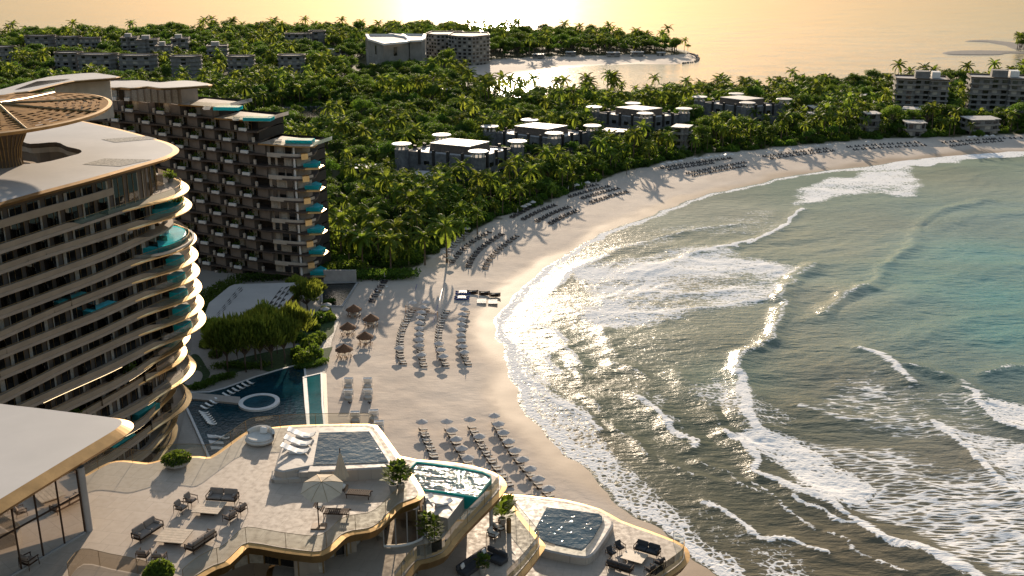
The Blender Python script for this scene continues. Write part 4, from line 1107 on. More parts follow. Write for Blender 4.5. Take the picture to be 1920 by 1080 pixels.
row([(1048,366),(1085,355),(1122,347)], 15, 'T', 'first row of the '+XB, [.5, .75], frac(.1, .95, 6), XB)
row([(1066,371),(1105,359),(1145,350)], 16, 'T', 'second row of the '+XB, [], [.4], XB)
row([(1090,374),(1125,363),(1162,354)], 15, 'T', 'third row of the '+XB, [], [.4], XB)
row([(1106,382),(1140,371),(1179,360)], 16, 'T', 'rightmost row of the '+XB, [], [.8], XB)
row([(1238,317),(1270,311),(1320,304),(1374,297)], 24, 'T', 'first row of the '+FB, [.04, .14, .22, .3, .5, .57, .64, .7, .78, .86, .92, .98], [.4], FB)
row([(1251,320),(1300,312),(1340,306)], 16, 'T', 'second row of the '+FB, [], [], FB)
row([(1286,327),(1340,316),(1400,305)], 22, 'T', 'third row of the '+FB, [], [.5], FB)
row([(1297,331),(1345,321),(1400,312)], 20, 'T', 'fourth row of the '+FB, [], [], FB)
row([(1428,295),(1490,287),(1555,279)], 18, 'T', 'fifth row of the '+FB, frac(.1, 1, 6), [.05, .3, .5, .8], FB)
row([(1443,299),(1500,291),(1567,283)], 20, 'T', 'sixth row of the '+FB, [], [], FB)
row([(1585,277),(1650,272),(1728,268)], 18, 'T', 'seventh row of the '+FB, [.3], [], FB)
row([(1597,282),(1650,278),(1740,273)], 18, 'T', 'eighth row of the '+FB, [], [], FB)
row([(1764,269),(1820,264),(1872,261)], 14, 'T', 'ninth row of the '+FB, [.5, .6, .8, .9], [.2, .4, .7], FB)
row([(1780,275),(1830,269),(1883,265)], 16, 'T', 'tenth row of the '+FB, [], [], FB)
row([(1850,262),(1900,260),(1990,258)], 14, 'T', 'eleventh row of the '+FB, [], [], FB)
row([(696,570),(706,552),(716,537),(726,522)], 11, 'N', 'dark row left of the volleyball court', [], frac(.2, .9, 3), 'dark sunbeds')
allbeds.sort(key=lambda b: b[0])
bm = {'L': SB_L, 'N': SB_N, 'T': SB_T}; bn = {'L': 'cream', 'N': 'navy', 'T': 'charcoal'}
for (y, x, a, bed, i, n, name, grp) in allbeds[:300]:
    bm[bed].put((x, y, float(land_h([x], [y])[0])+.03), a, f"{bn[bed]} sunbed, {ordn(i)} from near end, {name}", 'sunbeds in the '+name)
mb = MB()
for (y, x, a, bed, i, n, name, grp) in allbeds[300:]:
    z = float(land_h([x], [y])[0]); dx, dy = math.cos(a), math.sin(a)
    mb.box((x, y, z+.32), (1.9, .66, .16), a); mb.box((x-.75*dx, y-.75*dy, z+.58), (.66, .64, .12), a, ry=R(36))
    for s_ in (-.7, .7): mb.box((x+s_*dx, y+s_*dy, z+.12), (.08, .6, .24), a)
tag(mb.build('far_sunbeds', M['cushd']), 'long rows of small dark sunbeds on the far beach', 'sunbeds', kind='stuff')
for (y, x, kind, q, name) in allumb:
    z = float(land_h([x], [y])[0])
    (UMB if kind == 'o' else UMC).put((x, y, z), q*.3, f"{'open white' if kind == 'o' else 'folded'} parasol, {ordn(q)} from near end, {name}", 'parasols in the '+name)
print('BEDS', len(allbeds), 'UMB', len(allumb))
# straw parasols with a ring table
root = thing('straw_parasol', 'straw parasol', 'straw parasol', (0, 0, -500))
mb = MB(); pr = [(2.35, 2.15), (2.3, 2.3), (1.6, 2.75), (.8, 3.25), (.12, 3.75), (0, 3.8)]
n0 = len(mb.v); mb.lathe(pr, seg=20)
for i, (x, y, z) in enumerate(mb.v):
    k = i % 20
    if i < 40: mb.v[i] = (x*(1.03 if k % 2 else .97), y*(1.03 if k % 2 else .97), z-(.1 if k % 2 else 0))
mb.build('thatch_roof', M['thatch'], root)
mb = MB(); mb.tube([(0, 0, -.2), (0, 0, 3.2)], .09, 8); mb.build('pole', M['wood'], root)
for k in range(6):
    a = k*PI/3; mb = MB(); mb.tube([(1.55*math.cos(a), 1.55*math.sin(a), -.2), (1.6*math.cos(a), 1.6*math.sin(a), 2.35)], .055, 6); mb.build('post', M['wood'], root)
mb = MB(); mb.lathe([(.15, .95), (1.25, .95), (1.28, 1.0), (1.25, 1.05), (.15, 1.05)], seg=20); mb.build('table', M['cushl'], root)
for k in range(8):
    a = k*PI/4+.3; mb = MB(); mb.tube([(1.85*math.cos(a), 1.85*math.sin(a), 0), (1.85*math.cos(a), 1.85*math.sin(a), .62)], .06, 5); mb.lathe([(0, .62), (.2, .62), (.2, .7), (0, .7)], (1.85*math.cos(a), 1.85*math.sin(a), 0), 8); mb.box((2.02*math.cos(a), 2.02*math.sin(a), .9), (.06, .36, .4), a); mb.build('stool', M['wood'], root)
SP = Proto(root)
for i, (a, b, w_) in enumerate(((664,594,'farthest'), (696,612,'second farthest, on the right side'), (653,628,'middle one, on the left side'), (685,646,'second nearest, on the right side'), (646,670,'nearest'))):
    x, y, z = ground(a, b); SP.put((x, y, z), i, f"brown straw parasol over ring bar table, {w_} of five", 'straw parasols beside the lawn')
# white beach cabanas
root = thing('beach_cabana', 'cabana', 'cabana', (0, 0, -500))
mb = MB()
for sx in (-1.05, 1.05):
    for sy in (-1.1, 1.1): mb.tube([(sx, sy, -.1), (sx, sy, 2.1)], .045, 5)
for s_ in (-1.05, 1.05): mb.tube([(s_, -1.1, 2.1), (s_, 1.1, 2.1)], .045, 5)
for s_ in (-1.1, 1.1): mb.tube([(-1.05, s_, 2.1), (1.05, s_, 2.1)], .045, 5)
mb.build('frame', M['white'], root)
mb = MB(); nn = 6
for i in range(nn):
    y0, y1 = .05+i*1.05/nn, .05+(i+1)*1.05/nn; z0 = 2.12-.16*math.sin(PI*i/nn); z1 = 2.12-.16*math.sin(PI*(i+1)/nn)
    mb.quad((-1.02, y0, z0), (1.02, y0, z0), (1.02, y1, z1), (-1.02, y1, z1))
mb.quad((-1.0, 1.06, .5), (1.0, 1.06, .5), (1.02, 1.08, 2.1), (-1.02, 1.08, 2.1))
mb.build('canopy', M['white'], root)
mb = MB(); mb.lathe([(0, .05), (.95, .05), (1.0, .12), (1.0, .34), (.95, .4), (0, .42)], seg=20, sy=1.05); mb.build('daybed_base', M['stone'], root)
mb = MB(); mb.lathe([(.9, .42), (.96, .5), (.9, .6), (0, .62)], seg=20, sy=1.05); mb.build('mattress', M['cushl'], root)
mb = MB(); mb.cbox((-.35, .62, .75), (.6, .22, .34), .1, b=.08); mb.cbox((.35, .66, .75), (.6, .22, .34), -.1, b=.08); mb.build('pillow', M['cushl'], root)
CB = Proto(root)
cabs = [(653,726,'farthest, left column'), (653,748,'second in the left column'), (689,726,'farthest, right column'), (690,747,'second in the right column'), (666,790,'near the pool terrace, left'), (701,787,'near the pool terrace, right of its neighbour'), (711,808,'nearest, partly behind the pool deck')]
for i, (a, b, w_) in enumerate(cabs):
    x, y, z = ground(a, b); CB.put((x, y, z), -.03+.02*i, f"white framed beach cabana with round daybed, {w_}", 'white cabanas on the sand')
for i, (a, b) in enumerate(((650,738), (686,737), (656,757), (693,757), (695,800), (709,797))):
    x, y, z = ground(a, b)
    t = thing('side_table', f"low dark side table with basket between the cabanas, {ordn(i)} counted from the lawn", 'side table', (x, y, z))
    mb = MB(); mb.cbox((0, 0, .42), (.9, .6, .07), b=.02); mb.build('table_top', M['woodd'], t)
    mb = MB(); mb.lathe([(.12, 0), (.12, .4)], seg=8); mb.build('leg', M['woodd'], t)
    mb = MB(); mb.lathe([(.14, .46), (.18, .66), (.15, .68)], (.15, 0, 0), 8); mb.build('basket', M['cushl'], t)
# volleyball court: blue tapes and orange posts
def on(a, b): return Vector(ground(a, b))
for nm, A, B, lb in (('court_tape', (782,533), (773,561), 'blue court tape on the sand, left side line'), ('court_tape', (831,536), (824,564), 'blue court tape on the sand, right side line'), ('court_tape', (821,571), (812,606), 'blue court tape on the sand between two sunbed rows')):
    a, b = on(*A), on(*B); mb = MB(); d = (b-a); rz = math.atan2(d.y, d.x); mb.box((a+b)/2+Vector((0, 0, .04)), (d.length, .16, .03), rz); tag(mb.build(nm, M['blue']), lb, 'court tape')
pA, pB = on(761, 588), on(821, 600)
t = thing('volleyball_net', 'volleyball net between two orange posts beside the sunbed rows', 'volleyball net', tuple(pA), world=True)
for p in (pA, pB):
    mb = MB(); mb.tube([p, p+Vector((0, 0, 2.6))], .08, 7); mb.build('post', M['orange'], t)
mb = MB(); d = (pB-pA)
for k in range(8): z = 1.5+.13*k; mb.tube([pA+Vector((0, 0, z)), pB+Vector((0, 0, z))], .012 if k not in (0, 7) else .035, 3)
for k in range(40): p = pA.lerp(pB, k/39); mb.tube([p+Vector((0, 0, 1.5)), p+Vector((0, 0, 2.42))], .01, 3)
mb.build('net', M['orange'], t)
# water sports gear
def hull(L, w_, h_, mb, dx=0, dy=0, z0=0, m=0):
    n = 8; rings = []
    for i in range(n+1):
        u = i/n*2-1; ww = w_/2*(1-abs(u)**2.6)+.02; zz = z0+.22*abs(u)**3
        ring = [(dx+u*L/2, dy-ww, zz+h_), (dx+u*L/2, dy-ww*.7, zz+h_*.3), (dx+u*L/2, dy, zz), (dx+u*L/2, dy+ww*.7, zz+h_*.3), (dx+u*L/2, dy+ww, zz+h_), (dx+u*L/2, dy, zz+h_*1.12)]
        rings.append(ring)
    b = len(mb.v)
    for r_ in rings: mb.v += r_
    for i in range(n):
        for k in range(6): mb.f.append((b+i*6+k, b+i*6+(k+1) % 6, b+(i+1)*6+(k+1) % 6, b+(i+1)*6+k)); mb.m.append(m)
def gear(px, py, label, kind, rz=0):
    x, y, z = ground(px, py); t = thing(kind, label, 'boat' if 'boat' in kind or kind == 'kayak' else 'board rack', (x, y, z), rz)
    if kind == 'catamaran_boat':
        for s_ in (-.9, .9): mb = MB(); hull(4.6, .55, .5, mb, 0, s_); mb.build('hull', M['blue'], t)
        mb = MB(); mb.cbox((0, 0, .62), (2.4, 2.0, .12)); mb.build('deck', M['white'], t)
        mb = MB()
        for k in range(4): mb.box((-.8+k*.5, 0, .8), (.3, 1.6, .18))
        mb.build('seat', M['white'], t)
    elif kind == 'kayak':
        for k in range(3):
            mb = MB(); hull(3.4, .7, .36, mb, 0, k*.5, k*.28); mb.build('hull', M['woodd'] if k < 2 else M['cushd'], t)
        mb = MB(); mb.box((0, .5, .86), (2.4, .1, .05), .15); mb.build('paddle', M['white'], t)
    else:
        for k in range(5):
            mb = MB(); mb.cbox((0, -1.4+k*.7, .35+.04*k), (2.8, .36, .1), .03*k, b=.04); mb.build('board', M['white'], t)
        mb = MB(); mb.box((-.9, 0, .18), (.1, 3.2, .14)); mb.box((.9, 0, .18), (.1, 3.2, .14)); mb.build('frame', M['wood'], t)
gear(868, 551, 'blue and white pedal boat on the sand, upper of two', 'catamaran_boat'); gear(866, 561, 'blue and white pedal boat on the sand, lower of two', 'catamaran_boat')
gear(886, 552, 'dark kayaks stacked beside the blue boats, first from left', 'kayak'); gear(908, 554, 'dark kayaks stacked on sand, middle stack', 'kayak'); gear(928, 557, 'dark kayaks stacked on sand, rightmost stack', 'kayak')
gear(903, 567, 'low rack of white paddle boards, left rack', 'paddle_board_rack'); gear(924, 568, 'low rack of white paddle boards, right rack', 'paddle_board_rack')
# ------------------------------------------------------------------ first tower: banded balconies with a round bronze canopy
class Parts:
    """up to 100 parts of a name as meshes of their own, nearest first; the others as one part"""
    def __init__(s, parent): s.p = parent; s.d = {}
    def add(s, name, mb, mats, pos, under=None): s.d.setdefault(name, []).append((pos[0]**2+pos[1]**2+(H-pos[2])**2, mb, mats))
    def flush(s):
        for name, l in s.d.items():
            l.sort(key=lambda t: t[0])
            for _, mb, mats in l[:99]: mb.build(name, mats, s.p)
            if len(l) > 99:
                big = MB()
                for _, mb, mats in l[99:]:
                    n = len(big.v); big.v += mb.v; big.f += [tuple(i+n for i in f) for f in mb.f]; big.m += mb.m
                o = big.build(name+'_rows', l[99][2], s.p); o['kind'] = 'stuff'
RH = 64.0
front = PL([(0,383),(90,358),(180,334),(270,308)], RH)
d = Vector(front[0])-Vector(front[3]); d = Vector((d[0], d[1])).normalized()
ext = [(front[0][0]+d.x*q, front[0][1]+d.y*q) for q in (70, 45, 22)]
roof_o = ext+front+PL([(305,298),(324,290.5),(333,283),(330,275.5),(313,266.5),(287,259),(225,242),(147,225),(60,207),(-120,180)], RH)+[(-210, 190), (-215, 90)]
roof_s = smooth_line(roof_o[:-2], 4)+roof_o[-2:]
if area(roof_s) < 0: roof_s = roof_s[::-1]
hole = smooth_line(PL([(30,265),(57,270),(105,267),(125,275),(150,281),(151,287),(132,293),(75,306),(0,310),(-90,318),(-90,262)], RH), 3, True)
T1 = thing('banded_hotel_tower', 'tall hotel tower with long sloping beige balcony bands, glowing rounded tips and pale overhanging roof', 'hotel tower', (front[3][0]-25, front[3][1]-10, 0), world=True)
inner = offset(roof_s, -.9)
mb = MB(); mb.sheet(inner, RH+.05, 0, [hole])
rf = mb.build('roof', M['roof'], T1)
mb = MB()
lip = offset(roof_s, .25)
mb.strip([(x, y, RH+.05) for x, y in inner], [(x, y, RH-.12) for x, y in lip], closed=True)
mb.strip([(x, y, RH-.12) for x, y in lip], [(x, y, RH-.75) for x, y in offset(roof_s, -.5)], closed=True)
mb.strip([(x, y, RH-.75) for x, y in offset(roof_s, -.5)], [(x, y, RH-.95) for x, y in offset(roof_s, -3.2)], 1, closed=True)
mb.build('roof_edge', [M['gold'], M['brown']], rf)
for q in (([(190,261),(275,255),(295,260),(215,267)],), ([(155,308),(195,297),(285,299),(225,312)],)):
    mb = MB(); mb.sheet(PL(q[0], RH+.1), RH+.1); mb.build('gravel_bed', M['gravel'], rf)
# courtyard under the roof opening
mb = MB(); hz = hole if area(hole) > 0 else hole[::-1]
mb.strip([(x, y, RH+.05) for x, y in hz], [(x, y, RH-.9) for x, y in hz], 1, closed=True)
ho = offset(hz, 1.5)
for k in range(5):
    z = RH-.95-k*3.4
    mb.strip([(x, y, z) for x, y in offset(hz, .4)], [(x, y, z-1.1) for x, y in offset(hz, .4)], 0, closed=True)
    mb.strip([(x, y, z-1.1) for x, y in ho], [(x, y, z-3.4) for x, y in ho], 2, closed=True)
    mb.strip([(x, y, z-1.1) for x, y in offset(hz, .4)], [(x, y, z-1.1) for x, y in ho], 1, closed=True)
mb.sheet(ho, RH-16, 3)
mb.build('courtyard_wall', [M['stone'], M['brown'], M['stone2'], M['lawn']], T1)
# resampled edge line, from the far back along the seaward face, round the tip
seq = PL([(0,383),(90,358),(180,334),(270,308)], RH)
edge = resample(smooth_line(ext+seq+PL([(305,298),(324,290.5),(333,283),(330,275.5),(313,266.5),(287,259),(225,242),(147,225)], RH), 6), 1.5)
tipi = min(range(len(edge)), key=lambda i: -proj(edge[i][0], edge[i][1], RH)[0])
EN = len(edge)
sdis = [0]*EN
for i in range(tipi+1, EN): sdis[i] = sdis[i-1]+math.dist(edge[i], edge[i-1])
for i in range(tipi-1, -1, -1): sdis[i] = sdis[i+1]-math.dist(edge[i], edge[i+1])
# open-line offsets: the outside is on the right-hand side when walking away along the seaward face
test = offset(edge, 1, closed=False); cxm, cym = -120, 160
OUT = 1 if math.dist(test[tipi], (cxm, cym)) > math.dist(edge[tipi], (cxm, cym)) else -1
def off(dl, lo=0, hi=None):
    o = offset(edge, [x*OUT for x in dl] if isinstance(dl, list) else dl*OUT, closed=False); return o[lo:hi]
floors = [56.4]+[52.9-3.5*k for k in range(15)]
TW = {0: 1.0, 1: 1.2, 2: -1.5, 3: 1.5, 4: 1.5, 5: 1.5, 6: 1.6, 7: 1.7, 8: 1.8, 9: -1.5, 10: -2.5, 11: -1, 12: -5, 13: -2.5, 14: -5.5, 15: -6}
pt = Parts(T1)
lo_i = next(i for i in range(EN) if sdis[i] > -95)
for k, h in enumerate(floors):
    nxt = (RH-.9) if k == 0 else floors[k-1]-.5
    ph = k*1.9+(k % 3)*.8; amp = .45+.055*k
    wv = []
    for s in sdis:
        a = amp*math.sin(s/9.5+ph)+.5*amp*math.sin(s/21+ph*.6)
        t = max(0, min(1, (s+26)/24)); t = t*t*(3-2*t)
        wv.append(-.7+a*(1-t)*.8+TW[k]*t)
    base = [w-.05 for w in wv]
    L = off(base, lo_i); n = len(L)
    # floor slab (closed with the back of the building)
    poly = L+[(-150, 215), (-190, 130), (-150, 90)]
    mb = MB(); mb.sheet(poly if area(poly) > 0 else poly[::-1], h, 0)
    mb.strip([(x, y, h) for x, y in L], [(x, y, h-.5) for x, y in L], 1)
    sl = mb.build('floor_slab', [M['tile'], M['stone2']], T1)
    # balcony band
    hi_i = next(i for i in range(EN) if sdis[i] > (-13 if k not in (0, 3) else (-30 if k == 0 else -15)))
    gap = []
    tp = [(x, y) for x, y in off(wv, lo_i, hi_i)]
    m_ = len(tp)
    hgt = [1.05*min(1, (m_-1-i)/3) for i in range(m_)] if k else [1.05*min(1, (m_-1-i)/1.5) for i in range(m_)]
    bt = off([w-.28 for w in wv], lo_i, hi_i); inn_ = off([w-.35 for w in wv], lo_i, hi_i); un = off([w-1.5 for w in wv], lo_i, hi_i)
    mb = MB()
    mb.strip([(x, y, h+q) for (x, y), q in zip(tp, hgt)], [(x, y, h-.62) for x, y in bt], 0)
    mb.strip([(x, y, h+q) for (x, y), q in zip(inn_, hgt)], [(x, y, h+q) for (x, y), q in zip(tp, hgt)], 0)
    mb.strip([(x, y, h+.0) for (x, y) in inn_], [(x, y, h+q) for (x, y), q in zip(inn_, hgt)], 0)
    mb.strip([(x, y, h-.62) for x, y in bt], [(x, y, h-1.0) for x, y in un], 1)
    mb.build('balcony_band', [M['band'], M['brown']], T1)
    mb = MB(); a_ = off([w-.15 for w in wv], lo_i, hi_i); mb.tube([(x, y, h+1.25) for x, y in a_[::2]], .035, 4, cap=False); mb.build('handrail', M['gold'], T1)
    # golden ledge sweeping round the tip
    if k != 2:
        lo2 = next(i for i in range(EN) if sdis[i] > -22); hi2 = next((i for i in range(EN) if sdis[i] > 16), EN)
        bump = []
        for s in sdis:
            t = max(0, min(1, (s+22)/17)) if s < 0 else max(0, 1-s/26)
            bump.append(t*t*(3-2*t)*(1.25 if k < 9 else 1.1))
        A = off(base, lo2, hi2); B = off([w+b for w, b in zip(base, bump)], lo2, hi2); C = off([w+b-.12 for w, b in zip(base, bump)], lo2, hi2); D = off([w-1.8 for w in base], lo2, hi2)
        mb = MB()
        mb.strip([(x, y, h+.02) for x, y in A], [(x, y, h-.22) for x, y in B], 0)
        mb.strip([(x, y, h-.22) for x, y in B], [(x, y, h-.48) for x, y in C], 0)
        mb.strip([(x, y, h-.48) for x, y in C], [(x, y, h-1.0) for x, y in D], 1)
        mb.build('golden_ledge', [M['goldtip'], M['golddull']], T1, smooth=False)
        lo3 = max(hi_i-2, 0); G = off([w-.15 for w in base], lo3, hi2)
        mb = MB(); mb.strip([(x, y, h) for x, y in G], [(x, y, h+1.15) for x, y in G]); mb.build('glass_railing', M['glass'], T1)
        mb = MB(); mb.tube([(x, y, h+1.17) for x, y in G], .03, 4, cap=False); mb.build('rail', M['gold'], T1)
    # wall behind the balconies with its windows
    wl = [-3.3+.25*(w+.7) - (2.2 if s > -12 else 0)*max(0, min(1, (s+12)/8)) - max(0, -TW[k])*.8*max(0, min(1, (s+20)/12)) for w, s in zip(wv, sdis)]
    Wl = off(wl, lo_i); 
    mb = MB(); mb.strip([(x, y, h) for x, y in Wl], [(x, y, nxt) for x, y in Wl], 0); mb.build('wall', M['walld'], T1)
    Wr = resample(Wl, 1.0); pos = 0
    rr = random.Random(k*5+1); i = 2+k % 3
    while i < len(Wr)-4:
        a, b_ = Wr[i], Wr[min(i+3, len(Wr)-1)]
        px_, py_ = proj((a[0]+b_[0])/2, (a[1]+b_[1])/2, h+1.3)
        i += 4
        if px_ < -60 or px_ > 372: continue
        if px_ < 345 and False: continue
        rz = math.atan2(b_[1]-a[1], b_[0]-a[0]); c = ((a[0]+b_[0])/2, (a[1]+b_[1])/2); nx, ny = math.sin(rz)*OUT, -math.cos(rz)*OUT
        hh = min(nxt-h-.1, 2.75) if k else 5.6
        mb = MB(); mb.box((c[0]+nx*.05, c[1]+ny*.05, h+hh/2), (2.9, .12, hh), rz, 0)
        cw = rr.choice((.5, .8, 1.1, 0.3)); sd = rr.choice((-1, 1)); t_ = sd*(1.45-cw/2)
        mb.box((c[0]+nx*.10+math.cos(rz)*t_, c[1]+ny*.10+math.sin(rz)*t_, h+hh/2), (cw, .06, hh-.1), rz, 1)
        for q in (-1.43, 0, 1.43): mb.box((c[0]+nx*.15+math.cos(rz)*q, c[1]+ny*.15+math.sin(rz)*q, h+hh/2), (.07, .08, hh), rz, 2)
        pt.add('window', mb, [M['pane'], M['curtain'], M['golddull']], (c[0], c[1], h))
        # balcony divider and loungers here and there
        if rr.random() < .5:
            mb = MB(); e = Wr[min(i, len(Wr)-1)]; mb.box((e[0]+nx*1.1, e[1]+ny*1.1, h+1.1), (.08, 2.1, 2.2), rz, 0); pt.add('balcony_divider', mb, M['glassdim'], (c[0], c[1], h))
    # small glowing plunge pools near the tip
    def at_s(s, dd):
        i = min(range(EN), key=lambda q: abs(sdis[q]-s)); p = off([w+dd for w in base])[i]; q = edge[min(i+1, EN-1)]; o_ = edge[max(i-1, 0)]
        return p, math.atan2(q[1]-o_[1], q[0]-o_[0])
    if k >= 4 and k <= 9:
        p, a = at_s(-7.0, -1.5)
        mb = MB(); mb.box((p[0], p[1], h+.68), (3.4, 2.2, 1.3), a); pl_ = mb.build('plunge_pool', M['aqua'], T1)
        mb = MB(); mb.box((p[0], p[1], h+1.345), (3.1, 1.9, .03), a); mb.build('pool_water', M['aquawater'], pl_)
        p, a = at_s(-2.5, -2.6); mb = MB(); mb.box((p[0], p[1], h+.3), (2.0, .65, .3), a); mb.box((p[0]-.9*math.cos(a), p[1]-.9*math.sin(a), h+.6), (.6, .65, .1), a, ry=.6); mb.build('lounger', M['cushl'], T1)
    if k == 1:
        p, a = at_s(-3, -4.2); mb = MB(); mb.lathe([(0, .9), (4.0, .9), (4.1, 0)], (p[0], p[1], h), 24, sy=1.3); pl_ = mb.build('plunge_pool', M['aqua'], T1)
    if k == 3:
        p, a = at_s(-5, -6.2)
        mb = MB(); mb.lathe([(5.6, .02), (5.6, 1.25), (5.5, 1.3)], (p[0], p[1], h), 40, sy=1.5); pl_ = mb.build('round_pool_wall', M['aqua'], T1)
        mb = MB(); mb.lathe([(5.45, 1.22), (0, 1.22)], (p[0], p[1], h), 40, sy=1.5); mb.build('pool_water', M['aquawater'], pl_)
        mb = MB(); mb.lathe([(6.7, .02), (6.7, .45), (7.1, .45), (7.1, .02)], (p[0], p[1], h), 40, sy=1.5); mb.build('pool_kerb', M['stone'], pl_)
        for dx, dy in ((.2, -2.0), (1.2, 3.2)):
            mb = MB(); mb.tube([(p[0]+dx, p[1]+dy, h), (p[0]+dx, p[1]+dy, h+6.9)], .55, 12); mb.build('column', M['white'], T1)
    if k in (4, 5, 12, 13):
        for s in {4: (-34,), 5: (-29,), 12: (-20,), 13: (-27,)}[k]:
            p, a = at_s(s, -1.7); mb = MB(); mb.box((p[0], p[1], h+.62), (6.5, 2.2, 1.1), a); pl_ = mb.build('plunge_pool', M['aquaglass'], T1)
            mb = MB(); mb.box((p[0], p[1], h+1.19), (6.2, 1.9, .03), a); mb.build('pool_water', M['aquawater'], pl_)
    if k in (0, 1, 10, 11, 14, 9):
        for s in {0: (6,), 1: (-1,), 9: (-24,), 10: (-38,), 11: (4,), 14: (3,)}[k]:
            p, a = at_s(s, -1.3); mb = MB(); mb.lathe([(.5, 0), (.7, .7), (.6, .7), (0, .65)], (p[0], p[1], h), 10); po = mb.build('planter', M['pot'], T1)
            mb = MB(); rr2 = random.Random(k)
            for _ in range(160):
                q = Vector((rr2.gauss(0, .6), rr2.gauss(0, .6), abs(rr2.gauss(.5, .5)))); n_ = Vector((rr2.uniform(-1, 1), rr2.uniform(-1, 1), rr2.uniform(0, 1))).normalized(); a1 = n_.orthogonal().normalized()*.3; b1 = n_.cross(a1)*.5
                c_ = Vector((p[0], p[1], h+.8))+q; mb.poly((c_-a1, c_-b1, c_+a1, c_+b1))
            mb.build('shrub', M['bush'], po)
    if k in (8, 9, 11, 12):
        a0, a1 = {8: (-46, -26), 9: (-26, -8), 11: (-22, -2), 12: (-42, -10)}[k]
        ii = [i for i in range(EN) if a0 < sdis[i] < a1]; o_ = off([w-.30 for w in wv]); 
        mb = MB(); mb.tube([(o_[i][0], o_[i][1], h-.66) for i in ii], .055, 4, cap=False); mb.build('light_strip', M['lamp'], T1)
# short mezzanine band under the roof
i0, i1 = lo_i, next(i for i in range(EN) if sdis[i] > -21)
o1, o2, o3 = off(-1.0, i0, i1), off(-1.3, i0, i1), off(-3.4, i0, i1); h = 60.2
mb = MB(); mb.strip([(x, y, h+.95) for x, y in o1], [(x, y, h-.45) for x, y in o2]); mb.strip([(x, y, h+.95) for x, y in o2], [(x, y, h+.95) for x, y in o1]); mb.strip([(x, y, h-.45) for x, y in o2], [(x, y, h-.6) for x, y in o3], 1); mb.strip([(x, y, h) for x, y in o3], [(x, y, h) for x, y in o2]); mb.quad((*o1[-1], h+.95), (*o2[-1], h-.45), (*o3[-1], h-.6), (*o3[-1], h+.1)); mb.build('balcony_band', [M['band'], M['brown']], T1)
pt.flush()
# tall glazing under the roof and the building core
mb = MB(); core = off(-7.5, lo_i)+[(-165, 215), (-190, 130), (-150, 90)]; mb.prism(core, 0, 47, cap=False); mb.build('core', M['stone2'], T1)
G = off(-4.6, next(i for i in range(EN) if sdis[i] > -13), next((i for i in range(EN) if sdis[i] > 9), EN))
mb = MB(); mb.strip([(x, y, 56.4) for x, y in G], [(x, y, RH-.95) for x, y in G]); mb.build('corner_glazing', M['glassdim'], T1)
for i in range(0, len(G), 3):
    mb = MB(); mb.tube([(G[i][0], G[i][1], 56.4), (G[i][0], G[i][1], RH-.9)], .09, 5); mb.build('mullion', M['golddull'], T1)
# round bronze canopy on its flaring stem
cx, cy = -94.0, 195.7
CA = thing('roof_canopy', 'round slatted bronze canopy on flaring stem above the tower roof', 'canopy', (cx, cy, RH), world=True)
NS, NR, rx, ry, ch = 96, 26, 17.9, 25.0, 73.9
def cpt(i, j, dz=0):
    r_ = j/NR; a = 2*PI*i/NS; return (cx+rx*r_*math.cos(a), cy+ry*r_*math.sin(a), ch+1.5*(1-r_)**1.3+dz)
mb = MB()
for i in range(NS):
    for j in range(1, NR):
        seg = i % 12; rib = min(seg, 12-seg)
        hole_ = (j > 6 and rib in (1, 2) and j % 2 == 0 and j < NR-1) or (j > 12 and rib in (4, 5) and j % 2 == 1 and j < NR-2) or (j > 16 and j < NR-3 and rib == 3 and j % 4 == 0)
        if hole_: continue
        mb.quad(cpt(i, j), cpt(i, j+1), cpt(i+1, j+1), cpt(i+1, j))
        mb.quad(cpt(i, j, -.25), cpt(i+1, j, -.25), cpt(i+1, j+1, -.25), cpt(i, j+1, -.25))
mb.build('slatted_disc', M['canopywood'], CA)
for q in range(8):
    mb = MB(); mb.tube([cpt(q*12, 1, .12), cpt(q*12, 12, .10), cpt(q*12, NR, .05)], [.22, .2, .14], 4); mb.build('rib', M['golddull'], CA)
mb = MB()
for rr_, z0, z1 in ((1.0, .05, -.1),):
    mb.strip([cpt(i, NR, .06) for i in range(NS)], [(cx+(rx+.7)*math.cos(2*PI*i/NS), cy+(ry+.7)*math.sin(2*PI*i/NS), ch-.05) for i in range(NS)], closed=True)
    mb.strip([(cx+(rx+.7)*math.cos(2*PI*i/NS), cy+(ry+.7)*math.sin(2*PI*i/NS), ch-.05) for i in range(NS)], [(cx+(rx+.4)*math.cos(2*PI*i/NS), cy+(ry+.4)*math.sin(2*PI*i/NS), ch-.6) for i in range(NS)], closed=True)
    mb.strip([(cx+(rx+.4)*math.cos(2*PI*i/NS), cy+(ry+.4)*math.sin(2*PI*i/NS), ch-.6) for i in range(NS)], [cpt(i, NR-3, -.5) for i in range(NS)], closed=True)
mb.build('rim', M['gold'], CA)
mb = MB(); st_ = MB()
pr = [(2.6, 0), (2.4, 1.5), (2.7, 3.5), (3.8, 5.8), (6.5, 8.0), (10.5, 9.35)]
mb.lathe(pr, (cx, cy, RH), 28, sy=1.2); mb.build('stem', M['brown'], CA)
for k in range(28):
    a = 2*PI*k/28; mb = MB(); mb.tube([(cx+(r_+.12)*math.cos(a), cy+(r_+.12)*math.sin(a)*1.2, RH+z) for r_, z in pr], .10, 4); mb.build('stem_fin', M['golddull'], CA)
